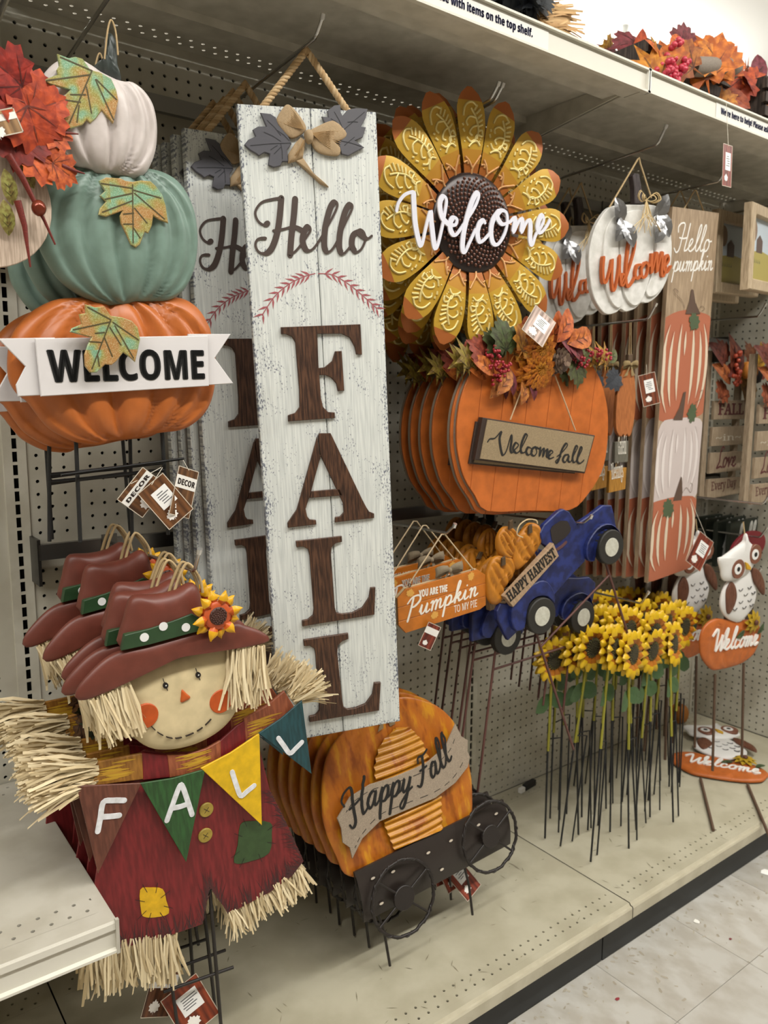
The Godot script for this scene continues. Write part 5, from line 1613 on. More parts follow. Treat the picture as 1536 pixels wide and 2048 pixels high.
# ---------- Hello pumpkin boards ----------
func hello_boards() -> void:
	var t := posed("hello_pumpkin_board", "front tall board with three painted pumpkins, lettered Hello pumpkin", "sign", [1.6990,1.3510,0.3300,3.5,1.3,4.1], "Hello pumpkin boards")
	var wd := 0.2285; var ht := 1.0329
	var g := Geo.new()
	g.slab(Vector3(0, 0, -0.006), Vector3(wd, ht, 0.012), 0.001)
	part(g, "board", mat("b39c80", 0.6, 0.0, "finewood", 3.0), t)
	# painted pumpkins, clipped to the board
	var rect := PackedVector2Array([Vector2(-wd / 2 + .001, -ht / 2 + .001), Vector2(wd / 2 - .001, -ht / 2 + .001), Vector2(wd / 2 - .001, ht / 2), Vector2(-wd / 2 + .001, ht / 2)])
	var pr := Geo.new()
	var z := 0.0003
	var defs := [[P([-102.3,239.1,-26.9,254.8,60.1,247.9,122.3,219.8,127.8,77.7,118.5,-23.6,89.4,-46.3,-11.5,-53.7,-102,-44.6,-124.6,-15,-134.7,114.3,-123.1,215.7]), "b0674a", "d8c8b0", 0], [P([-101,-53,-45.5,-43.7,57.7,-48,111.3,-67.2,112.4,-149.3,114.5,-279.1,51.1,-291.3,-104.2,-279.9,-131.8,-251,-130.8,-130]), "c9bcb8", "ddd4d0", 1], [P([-133.2,-282.7,-55,-274,36.1,-278.5,111.8,-298.8,129.3,-382.9,124.8,-510,-133.7,-505.7,-135.3,-352.6]), "b0674a", "d8c8b0", 0]]
	for d in defs:
		for poly in Geometry2D.intersect_polygons(pr.ccw2(smooth(d[0], 3, true)), rect):
			pr.ink(d[1]); pr.flat(poly, z)
		z += 0.0002
		var lo := Vector2(1e9, 1e9); var hi := -lo
		for p in d[0]: lo = lo.min(p); hi = hi.max(p)
		var c := (lo + hi) / 2; var h := (hi - lo) / 2
		rng.seed = 700
		for i in 7:
			var u: float = [-.86, -.58, -.28, -.05, .3, .6, .85][i]
			var path := PackedVector2Array(); var ws := []
			var from := -0.8 + 0.1 * (i % 3); var to := 0.75 - 0.12 * (i % 2)
			if i == 3: from = 0.2
			for k in 9:
				var v := lerpf(from, to, k / 8.0)
				path.push_back(c + Vector2(clampf(h.x * u * sqrt(1.0 - 0.8 * v * v), -0.108 - c.x, 0.108 - c.x), h.y * v))
				ws.append(0.001 + 0.015 * sin(k / 8.0 * PI) * (0.6 if i == 3 else 1.0))
			pr.ink(d[2]); pr.stroke(path, ws, z, z)
			pr.ink("8f4a36" if d[3] == 0 else "b0a29e")
			var p2 := PackedVector2Array()
			for p in path: p2.push_back(p + Vector2(0.0065 * signf(u + 0.01), 0))
			pr.stroke(p2, 0.0016, z + 0.0001, z + 0.0001)
		z += 0.0003
	for st in [P([-20.5,244.1,-5.3,278.8,0.3,310.8,10.6,308.3,25.4,275,55.5,243.8]), P([-45.2,-46.6,-16.7,-13.5,-1.8,27.8,10.7,29.9,8.1,-8.2,3.5,-50.7]), P([-15.3,-285.9,-1,-255.1,17.5,-217.3,23.2,-221.1,32,-267.3,29.6,-289.6])]:
		pr.ink("5a4538"); pr.flat(st, z)
	for lf in [[P([27.4,224.9])[0], 0.030, 150.0], [P([53.2,-34.6])[0], 0.030, 90.0], [P([-36.2,-303.7])[0], 0.034, 130.0]]:
		var poly := PackedVector2Array()
		for i in range(0, MAPLE.size(), 2): poly.push_back(lf[0] + (Vector2(MAPLE[i], MAPLE[i + 1]) * lf[1]).rotated(deg_to_rad(lf[2])))
		pr.ink("4c5a3e"); pr.flat(poly, z + 0.0002)
	pr.ink("6a5440")
	for cu in [P([-27.8,261.4,-45.1,281.2,-71,294.1,-87,306.9,-77.8,309.7,-62.4,302.1]), P([41.4,252,57.5,265.6,74.3,257.4,59.5,252]), P([64.9,-5.2,95.1,7.2,97.3,28.8,82.2,22.5]), P([32,-267.3,51.5,-254.9,75.5,-273.5,83.4,-251.7,71.5,-244])]:
		pr.stroke(smooth(cu, 4), 0.0014, z + 0.0003, z + 0.0003)
	part(pr, "painted_pumpkins", inked(0.6), t)
	g = Geo.new()
	for w in [["Hello", P([-85.4,407,77,412.5])], ["pumpkin", P([-95.3,354.4,100.1,363.8])]]:
		var b: PackedVector2Array = w[1]
		var d := b[1] - b[0]
		var s := d.length() / script_width(w[0]) * 1.0
		for st in script_text(w[0], s, 0.25):
			var q := PackedVector2Array()
			for p in st: q.push_back(b[0] + (p * Vector2(1, 0.85)).rotated(d.angle()))
			g.stroke(q, 0.0042, 0.0, 0.0006)
	part(g, "script_lettering", mat("eeebe4", 0.6), t, "Hello pumpkin in white script")
	twine(t, [Vector3(-0.05, ht / 2 - 0.002, -0.008), Vector3(-0.004, ht / 2 + 0.05, -0.008), Vector3(0.004, ht / 2 + 0.05, -0.008), Vector3(0.05, ht / 2 - 0.002, -0.008)], 0.002)
	var o := t.position
	var ds := ["second", "third", "fourth", "fifth", "sixth", "rearmost"]
	for i in 6:
		copy(t, ds[i] + " tall Hello pumpkin board in the row, seen as a narrow strip", o + Vector3(-0.004 * (i % 2), -0.005 * i + 0.006, -0.040 * (i + 1)), Vector3(3 - 0.4 * i, 0.4, 4 - 0.3 * (i % 3)))
	hook(1.66, 1.925, 0.42, "wire hook above the Hello pumpkin boards", 0.0)

# ---------- orange plank pumpkins ----------
func plank_pumpkins() -> void:
	var t := posed("plank_pumpkin", "front orange planked pumpkin with floral top and burlap Welcome fall plaque", "wall sign", [1.0246,1.2761,0.3800,2,-4,-5], "orange planked pumpkin signs")
	var poly := smooth(P([-156.8,171.3,-190.6,131.7,-206.4,105.8,-219.9,63.5,-223.3,18.3,-218.6,-26.6,-207.2,-64,-186.7,-105.4,-151.4,-143.3,-110.5,-178.2,18.8,-175.8,152.8,-172.7,207.7,-134.7,247.6,-76.3,255.9,-18.9,248.5,45.9,234.4,92.1,206.2,140.5,175.7,170.8,127.5,202.4,38.1,215.3,-89.5,198.7]), 3, true)
	var seams := P([-166.4,117.5,-100,105.4,-27.9,112.7,40,131.6,113.9,139.3,184,159.2])
	var xs := [-1.0]
	for s in seams: xs.append(s.x)
	xs.append(1.0)
	var face := mat("c76b2c", 0.45, 0.0, "paint", 3.0)
	for i in 7:
		var strip := PackedVector2Array([Vector2(xs[i] + 0.0005, -1), Vector2(xs[i + 1] - 0.0005, -1), Vector2(xs[i + 1] - 0.0005, 1), Vector2(xs[i] + 0.0005, 1)])
		for q in Geometry2D.intersect_polygons(Geo.new().ccw2(poly), strip):
			var g := Geo.new()
			g.prism(q, -0.004, 0.0, 0.0006)
			part(g, "plank", face, t)
	var g := Geo.new()
	g.ink("43200f"); g.edge = Color("8d7d6c").srgb_to_linear()
	g.prism(g.inset(g.ccw2(poly), -0.0004), -0.012, -0.0042, 0.0)
	part(g, "backing_board", inked(0.7), t)
	# burlap plaque
	var pq := P([-167.9,28.2,188,13,169.7,-80.6,-176.8,-64.3])
	g = Geo.new()
	g.prism(pq, 0.003, 0.018, 0.0012)
	var pl := part(g, "plaque", mat("35271f", 0.6), t)
	g = Geo.new()
	g.prism(P([-155.9,24.6,182.3,10.1,165.3,-76.5,-164.9,-61]), 0.018, 0.0196, 0.0004, false)
	part(g, "burlap", mat("b39c78", 0.85, 0.0, "burlap", 9.0), pl)
	g = Geo.new()
	for st in [P([-149.3,-23.7,-143.8,-16.5,-129,-13.6,-113.5,2,-116.1,-14.7,-106.9,-41.4,-99.4,-49.6,-91,-36.6,-83.9,-4.9,-80.5,-16.4,-80.6,-36,-74.3,-42.7,-67,-35.2]), P([-67,-35.2,-57.9,-25.3,-67.2,-20.3,-73.1,-33.6,-62.1,-42.9,-51,-35.1,-37.9,-9.8,-35,-0.9,-42.1,-0.6,-49.9,-22.4,-48.3,-39,-39.4,-40.9,-29.8,-33.2]), P([-19.5,-29.4,-28.4,-28.3,-32.3,-38.1,-24.5,-45.7,-12.8,-37]), P([-5.8,-26.2,-14.8,-31.5,-15.2,-42.8,-5.8,-46.3,0.5,-37.9,-4.6,-26.9,5.8,-29.5,9.8,-26.9,10.8,-46.2,16.1,-31.4,21.3,-28.7,22,-46.5,27.5,-32.4,32.7,-29.6,32.9,-44.3,38.9,-46.4,44.8,-41.2]), P([40.4,-42.3,51.7,-35.1,44.3,-31.4,36.8,-40.8,42.9,-50.3,55.9,-46.4]), P([67,-44.2,83.4,-31.8,96,-17,90.5,-12.4,80.2,-27,73.8,-50,68.4,-58.9,64.2,-54.6,79.6,-43.5]), P([103.2,-38.1,91.9,-40.4,86.8,-51.4,96.4,-56,104.7,-39.7,104.4,-51.4,113.2,-54.3,122,-37.2,130.7,-19.1,124.3,-17,118.4,-37.4,119.6,-50.7,127.5,-54.5,138.1,-40.5,146.7,-21.6,141.3,-18.5,135.4,-38.6,135.5,-52.4,145.8,-56.2,157.6,-48])]:
		g.stroke(smooth(st, 5), 0.0062, 0.0196, 0.0202, 0.55)
	part(g, "script_lettering", mat("1d1a17", 0.7), pl, "black script Welcome fall")
	var sq := P([-36.8,151,-84.1,29,42.6,139.9,124.6,19.9])
	for i in [0, 2]:
		twine(t, [Vector3(sq[i].x, sq[i].y, 0.006), Vector3(sq[i + 1].x, sq[i + 1].y, 0.012)], 0.0016, "c0a684", "plaque_cord")
	# floral spray
	var fl := Node3D.new()
	fl.name = "floral_spray"
	t.add_child(fl)
	var L := func(kind: String, p: PackedVector2Array, size: float, rot: float, hex: String, zz: float, curl := 0.6) -> void:
		for q in p: leaf(fl, kind, Vector3(q.x, q.y, zz), size * 1.2, Vector3(-14, 10, rot), hex, curl)
	L.call("star", P([-226.3,147.9]), 0.038, 20, "8a7a28", 0.012)
	L.call("maple", P([-131.2,202.2]), 0.042, 10, "47562a", 0.016)
	L.call("maple", P([-190.7,168.6]), 0.032, 60, "94422a", 0.010)
	L.call("oval", P([-178.9,137.9]), 0.034, 70, "c4702a", 0.020)
	L.call("oval", P([-117.6,113.5]), 0.036, -40, "bb7a3a", 0.022)
	L.call("oval", P([-55.3,98.7]), 0.030, -15, "b8762e", 0.016)
	L.call("oval", P([-94.5,114,-30.1,108.9]), 0.028, 15, "6e2430", 0.014)
	L.call("maple", P([-71.7,200.6]), 0.04, -30, "c08a2a", 0.018)
	L.call("maple", P([102.1,158.6]), 0.036, 190, "50592e", 0.014)
	L.call("oval", P([44.6,255]), 0.044, -35, "c8692a", 0.02)
	L.call("oval", P([100.3,232.9]), 0.046, -70, "c9732e", 0.022)
	L.call("oval", P([82.5,202.6,57.9,211.5]), 0.034, -120, "7a2c34", 0.024)
	L.call("star", P([188.1,197.2]), 0.036, 30, "b48c26", 0.018)
	L.call("oval", P([133.9,194.8,220.8,205.2]), 0.024, -50, "5f6a38", 0.014)
	for fq in P([-29.4,186.8,-25.2,144.6]):
		for k in 14:
			leaf(fl, "oval", Vector3(fq.x, fq.y, 0.026) + Vector3(cos(k * 0.449), sin(k * 0.449), 0) * 0.024, 0.025, Vector3(20, 0, rad_to_deg(k * 0.449) - 90), ["d68a1e", "cf7c1c"][k % 2], 0.5, "petal")
		for k in 9:
			leaf(fl, "oval", Vector3(fq.x, fq.y, 0.031) + Vector3(cos(k * 0.698), sin(k * 0.698), 0) * 0.009, 0.013, Vector3(30, 0, rad_to_deg(k * 0.698) - 90), "dc9a26", 0.5, "petal")
	var pc := P([36.3,173.2])[0]
	g = Geo.new()
	for r in 5:
		for k in 9 - r:
			var a := TAU * k / (9 - r) + r * 0.4
			var rr := 0.020 - 0.0036 * r
			var c := Vector3(pc.x + cos(a) * rr, pc.y + sin(a) * rr * 1.15, 0.024 + r * 0.005)
			g.ink(Color("5a4638").lerp(Color("8a735c"), float((k * 7 + r * 3) % 5) / 5.0))
			var d := Vector3(cos(a), sin(a), 0.35)
			var s := Vector3(-sin(a), cos(a), 0) * 0.006
			g.quad(c - s * 0.5 - d * 0.004, c + d * 0.005 - s, c + d * 0.008, c + d * 0.005 + s)
			g.tri(c - s * 0.5 - d * 0.004, c + d * 0.005 + s, c + s * 0.5 - d * 0.004)
	g.ball(Vector3(pc.x, pc.y, 0.03), Vector3(0.013, 0.014, 0.014), 6, 8)
	part(g, "pine_cone", inked(0.8), fl)
	var k := 0
	for bq in P([-156.4,169.2,-148.7,151.5,-126.9,140.9,-131.6,121.5,110.6,176.6,152.1,210,183.7,204.1]):
		berries(fl, Vector3(bq.x, bq.y, 0.024), 9, Vector3(0.011, 0.012, 0.008), 0.0036, "9c2430", 800 + k)
		k += 1
	var o := t.position
	var dz := [0.016, 0.075, 0.115, 0.15, 0.185]
	var ds := ["second orange planked pumpkin, tight behind the front one", "third orange planked pumpkin in the row", "fourth orange planked pumpkin in the row", "fifth orange planked pumpkin in the row, in shade", "rearmost orange planked pumpkin beside the white FALL sign"]
	for i in 5:
		copy(t, ds[i], o + Vector3(-0.006, -0.006 - 0.002 * i, -dz[i]), Vector3(2, -3, -5 + [1.0, 3.0, 1.0, 4.0, 2.0][i]))
	hook(1.03, 1.50, 0.36, "short wire hook behind the orange planked pumpkins", 0.0)

# ---------- small pumpkins with Grateful and Blessings boards ----------
func hanging_pumpkins() -> void:
	var t := posed("hanging_pumpkin", "front small orange wooden pumpkin with Grateful and Blessings boards below it", "hanging sign", [1.4364,1.3568,0.3300,0,-10,2], "small hanging pumpkin signs")
	var g := Geo.new()
	g.prism(smooth(P([-1.9,91.8,-16.6,62.5,-28.8,23.3,-33.6,-29.6,-31.6,-73,-23.6,-90.1,-12.3,-95.8,-7.2,-89.3,0.2,-97.5,6.3,-90,14.7,-97.5,23.4,-85.8,31.3,-48.9,35,8.1,27.9,61.7,18.2,88.3]), 3, true), -0.010, 0.0, 0.001)
	part(g, "pumpkin_board", mat("b9703a", 0.6, 0.0, "finewood", 6.0), t)
	g = Geo.new()
	g.prism(P([4,118,19.5,119.6,18.3,85,2.7,85.2]), -0.01, 0.002, 0.001)
	part(g, "stem", mat("5a4632", 0.7), t)
	for b in [[P([-34.2,-109.7,12.7,-109,12.1,-165.2,-35,-165.4]), "6f6c60", "Grateful"], [P([-52.3,-185.5,8,-180.3,5.1,-238.6,-54,-243.9]), "b5812e", "Blessings"]]:
		g = Geo.new()
		g.prism(b[0], -0.010, 0.0, 0.0008)
		var bp := part(g, "word_board", mat(b[1], 0.6, 0.0, "finewood", 6.0), t)
		var q: PackedVector2Array = b[0]
		block_text(b[2], "lettering", bp, mat("e2ddd0", 0.6), [q[3].x + 0.010, q[2].x - 0.008, q[3].y + 0.022, 0.05 if b[2] == "Grateful" else 0.058, rad_to_deg((q[2] - q[3]).angle())], 0.0004, 0.0005, false, "Droid Serif")
	for xx in P([-16.9,-93.9,-26.2,-164.3]):
		twine(t, [Vector3(xx.x, xx.y + 0.005, -0.004), Vector3(xx.x - 0.003, xx.y - 0.032, -0.004)], 0.0013)
	var tw := P([6.3,114.7,9.4,205.9,13.8,205.9,13.8,114.7])
	twine(t, [Vector3(tw[0].x, tw[0].y, 0.0), Vector3(tw[1].x, tw[1].y, -0.002), Vector3(tw[2].x, tw[2].y, -0.002), Vector3(tw[3].x, tw[3].y, 0.0)], 0.0016)
	bow(t, Vector3(P([6.9,91.7])[0].x, P([6.9,91.7])[0].y, 0.004), 0.024, "b59c6c", "raffia_bow")
	put(leaf_mesh("maple", 0.5), "leaf", mat("3c3f45", 0.6), t, Transform3D(Basis(Vector3.BACK, 2.2) * Basis.from_scale(Vector3.ONE * 0.035), Vector3(-0.045, 0.055, 0.004)))
	var o := t.position
	for i in 3:
		copy(t, ["second small hanging pumpkin, its boards behind the front Grateful and Blessings", "third small hanging pumpkin on the hook, in shade", "rearmost small hanging pumpkin by the board row"][i], o + Vector3(0.0, -0.004 * i, -0.06 * (i + 1)), Vector3(0, -6 + 3 * i, 2 - i))
	hook(1.43, 1.556, 0.385, "wire hook holding the small hanging pumpkins", 0.004)

# ---------- pumpkin to my pie signs ----------
func pie_signs() -> void:
	var t := posed("pie_sign", "front orange planked sign reading you are the pumpkin to my pie", "sign", [0.7732,0.9209,0.3600,3,-5,5], "pumpkin to my pie signs")
	var poly := P([-114.9,29.4,-92.7,45.6,99.8,49.7,122.4,32.1,122.7,-39.9,105.1,-46.6,-97,-52.9,-115.1,-30.1])
	var cut := P([-114.6,8.1,123.5,12.8,-116,-23.1,123,-18.2])
	var ys := [[1.0, cut[0], cut[1]], [0.0, cut[2], cut[3]]]
	var lines := [[Vector2(-1, 1), Vector2(1, 1)], [cut[0] + (cut[0] - cut[1]), cut[1] + (cut[1] - cut[0])], [cut[2] + (cut[2] - cut[3]), cut[3] + (cut[3] - cut[2])], [Vector2(-1, -1), Vector2(1, -1)]]
	var face := mat("c8741f", 0.5, 0.0, "paint", 4.0)
	var n := Vector2(0, 0.0005)
	for i in 3:
		var band := PackedVector2Array([lines[i][0] - n, lines[i][1] - n, lines[i + 1][1] + n, lines[i + 1][0] + n])
		for q in Geometry2D.intersect_polygons(Geo.new().ccw2(poly), Geo.new().ccw2(band)):
			var g := Geo.new()
			g.prism(q, -0.003, 0.0, 0.0005)
			part(g, "plank", face, t)
	var g := Geo.new()
	g.ink("3a1c0c"); g.edge = Color("c9b08a").srgb_to_linear()
	g.prism(g.inset(g.ccw2(poly), -0.0003), -0.011, -0.0032, 0.0)
	part(g, "backing_board", inked(0.7), t)
	var wt := mat("eee8dc", 0.6)
	var q := P([-61,19.7,14.2,17.1,-60.4,33.5,31.9,-37.5,96.2,-37.1,32.3,-22.3])
	block_text("YOU ARE THE", "lettering", t, wt, [q[0].x, q[1].x, q[0].y, (q[2].y - q[0].y) * 1.15, rad_to_deg((q[1] - q[0]).angle())], 0.0003, 0.0008, true)
	block_text("TO MY PIE", "lettering", t, wt, [q[3].x, q[4].x, q[3].y, (q[5].y - q[3].y) * 1.1, rad_to_deg((q[4] - q[3]).angle())], 0.0003, 0.0005)
	var b := P([-92.1,-21.2,98.1,-10.2])
	var d := b[1] - b[0]
	g = Geo.new()
	for st in script_text("Pumpkin", d.length() / script_width("Pumpkin"), 0.25):
		var w := PackedVector2Array()
		for p in st: w.push_back(b[0] + (p * Vector2(1, 0.74)).rotated(d.angle()))
		g.stroke(w, 0.0048, 0.0, 0.0007, 0.35)
	part(g, "script_lettering", wt, t, "white script Pumpkin")
	for lq in P([-82.7,33.7,81.5,37.6,-21.2,-30.7]):
		put(leaf_mesh("maple", 0.0), "leaf_print", mat("dca54e", 0.6), t, Transform3D(Basis(Vector3.BACK, 0.4 + lq.x * 9) * Basis.from_scale(Vector3(0.011, 0.011, 0.001)), Vector3(lq.x, lq.y, 0.0006)))
	var st := P([-81.8,55.4,6.4,147.1,15.1,145.5,87.4,53.5])
	twine(t, [Vector3(st[0].x, st[0].y, -0.002), Vector3(st[1].x, st[1].y, -0.004), Vector3(st[2].x, st[2].y, -0.004), Vector3(st[3].x, st[3].y, -0.002)], 0.0016, "c6b08e")
	for e in [st[0], st[3]]:
		g = Geo.new()
		var ring := []
		for i in 10: ring.append(Vector3(e.x + cos(TAU * i / 10) * 0.003, e.y - 0.004 + sin(TAU * i / 10) * 0.004, -0.002))
		g.tube(ring, 0.0008, 5, true)
		part(g, "ring", mat("3a342c", 0.4, 0.7), t)
	var bw := P([21.4,65.1])[0]
	bow(t, Vector3(bw.x, bw.y, -0.004), 0.034, "a8977c", "burlap_bow")
	var o := t.position
	copy(t, "second orange pie sign, behind and left of the front one", o + Vector3(0.0, 0.012, -0.06), Vector3(3, -3, 6))
	copy(t, "rearmost orange pie sign beside the white FALL sign", o + Vector3(0.0, 0.016, -0.1), Vector3(3, -1, 4))
	hook(0.775, 1.065, 0.37, "wire hook carrying the pie signs", 0.006, false, 0.02)

# ---------- blue harvest trucks ----------
func trucks() -> void:
	var t := posed("harvest_truck", "front blue wooden pickup tipped up on its stake, HAPPY HARVEST on its side", "yard stake", [1.0961,0.9413,0.4000,0,-5,33], "blue harvest trucks")
	var blue := mat("23306e", 0.5, 0.0, "scratch", 2.2)
	var g := Geo.new()
	g.prism(P([-193.7,-40.4,-193.7,-11.9,-192.6,22.9,-183.4,42.7,-167,51.1,-149.3,33.3,14.3,40.4,20.2,60.8,7.7,90.7,14.4,117.3,34.5,126.1,88.7,126,103.8,120.4,115.5,103.3,119.5,77.9,120.1,62.5,172,52.9,214.8,48.3,240.4,29.1,236.3,3.9,221.3,-47,207.8,-46.9,182,-21.5,140.1,-14.4,110.1,-21.6,95.5,-35.8,30.9,-37.5,-34.2,-42.6,-48.5,-51.3,-68.7,-28.7,-102.6,-25.2,-136.5,-42.3]), -0.012, 0.0, 0.002)
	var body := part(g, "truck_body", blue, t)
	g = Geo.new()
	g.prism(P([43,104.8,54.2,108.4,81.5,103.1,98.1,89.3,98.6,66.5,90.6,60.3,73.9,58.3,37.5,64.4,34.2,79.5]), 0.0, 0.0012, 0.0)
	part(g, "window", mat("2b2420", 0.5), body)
	g = Geo.new()
	g.stroke(P([35.7,50.9,52.3,47.7,67.9,47.9]), 0.006, 0.0, 0.003)
	part(g, "door_handle", mat("5a3a3a", 0.6), body)
	# fenders
	for f in [P([101.3,-14.5,115.7,5,144.3,15.8,177,16,206.5,-1.6,220.4,-30.5,221.6,-52.5,213.9,-36,190.2,-7.1,157.2,-7.2,134,-25.1,115.2,-46.6,99.7,-34]), P([-142.6,35,-113.5,35.4,-84.1,35.7,-53.4,27.7,-34.3,9.2,-30.2,-25.2,-42.4,-51.3,-52.5,-21.7,-76.5,-1.3,-104.2,2,-128.1,-18.4,-146.2,-38.8,-169.3,-28.6,-168.4,1.6])]:
		g = Geo.new()
		g.prism(smooth(f, 2, true), 0.0, 0.012, 0.002)
		part(g, "fender", blue, t)
	for wc in P([173.4,-48.6,-93.9,-45.9]):
		var w := Node3D.new()
		w.name = "wheel"
		w.position = Vector3(wc.x, wc.y, 0.006)
		t.add_child(w, true)
		g = Geo.new()
		g.prism(oval(0, 0, 0.044, 0.044, 32), -0.006, 0.012, 0.002)
		part(g, "tyre", mat("26241f", 0.6), w)
		g = Geo.new()
		g.prism(oval(0, 0, 0.0235, 0.0235, 26), 0.012, 0.0135, 0.0005)
		part(g, "hub", mat("c9c8ba", 0.5, 0.0, "grime", 12.0), w)
	# side board
	var sq := P([-155.9,67.6,26.5,79.7,24.5,42.2,-148.9,29.3])
	g = Geo.new()
	g.prism(sq, 0.0, 0.014, 0.0012)
	var sb := part(g, "side_board", mat("b59a7c", 0.7, 0.0, "finewood", 6.0), t)
	var tq := P([-150.9,42.2,21.2,43.9,-147.6,64.5])
	block_text("HAPPY HARVEST", "lettering", sb, mat("1c1814", 0.6), [tq[0].x + 0.001, tq[1].x - 0.003, tq[0].y + 0.004, 0.026, rad_to_deg((tq[1] - tq[0]).angle())], 0.0142, 0.0006, true, "Droid Serif")
	# pumpkins in the bed
	var i := 0
	for p in [P([-90.3,182.6,-70.2,192.8,-55.4,189.3,-41.3,175.1,-38.4,156.1,-50.1,141.3,-81.4,117.8,-100.5,133.3,-103.9,160.1]), P([-83.4,109.7,-63.8,137.7,-48.2,144.6,-20.7,151.9,3.4,153.4,21.2,138.8,26.3,120.2,14.1,95.5,-0.4,87.2,-34.4,79.8,-75.9,78.9,-87.5,88.5]), P([-162,125.7,-138.2,144.7,-118.3,150.1,-97.5,138.2,-81.7,122,-82.8,94.5,-99.3,78.5,-136,69.6,-163.3,47.9,-182.8,62.2,-182.1,88.9])]:
		g = Geo.new()
		g.puff(even(smooth(p, 3, true), 50), -0.010, 0.012, [-.5, -.1, .35, .7], 0.007, 0.08, 10, 5.0)
		var pp := part(g, "pumpkin", mat("c07a1e", 0.5, 0.0, "paint", 5.0), t)
		g = Geo.new()
		var ce := Vector2.ZERO
		for q in p: ce += q / p.size()
		var up := Vector2.UP.rotated(deg_to_rad(-33)) * -1.0
		g.prism(PackedVector2Array([ce + up * 0.03 + Vector2(-0.006, 0), ce + up * 0.03 + Vector2(0.006, -0.004), ce + up * 0.046 + Vector2(0.006, 0), ce + up * 0.046 + Vector2(-0.004, 0.002)]), 0.0, 0.005, 0.0008)
		part(g, "stem", mat("4d3a22", 0.7), pp)
		i += 1
	var st := mat("5e3b34", 0.55)
	var fr := P([-113.3,-73.5,-176.6,-441.3,156.1,-85.1,126.2,-305,150,-125.9,-121.2,-128])
	wire(t, [Vector3(fr[0].x, fr[0].y, -0.006), Vector3(fr[1].x, fr[1].y, -0.006)], 0.0032, st, "stake")
	wire(t, [Vector3(fr[2].x, fr[2].y, -0.006), Vector3(fr[3].x, fr[3].y, -0.006)], 0.0032, st, "stake")
	wire(t, [Vector3(fr[4].x, fr[4].y, -0.006), Vector3(fr[5].x, fr[5].y, -0.006)], 0.0028, st, "crossbar")
	var lp := P([-36.4,145,-46.2,162.2,-29.6,175.6,-3.1,171.8,16,154.8,16.1,145.1])
	var lpp := []
	for q in lp: lpp.append(Vector3(q.x, q.y, 0.004))
	twine(t, smooth3(lpp), 0.0016, "cbb48c")
	# the others hang level behind it
	var fw := P([173.4,-48.6,-93.9,-45.9])
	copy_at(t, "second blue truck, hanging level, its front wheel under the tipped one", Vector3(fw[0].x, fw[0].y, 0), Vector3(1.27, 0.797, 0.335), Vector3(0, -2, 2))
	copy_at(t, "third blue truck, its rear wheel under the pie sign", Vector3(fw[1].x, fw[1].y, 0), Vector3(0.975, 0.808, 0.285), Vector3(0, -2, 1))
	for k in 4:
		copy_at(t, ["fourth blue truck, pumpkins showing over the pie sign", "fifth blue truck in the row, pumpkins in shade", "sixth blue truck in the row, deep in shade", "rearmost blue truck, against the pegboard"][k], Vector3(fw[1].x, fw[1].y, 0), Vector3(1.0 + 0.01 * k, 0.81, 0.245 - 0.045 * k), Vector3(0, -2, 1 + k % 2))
	hook(1.165, 1.05, 0.42, "wire hook through the cab window of the front truck", 0.012, false, 0.02)

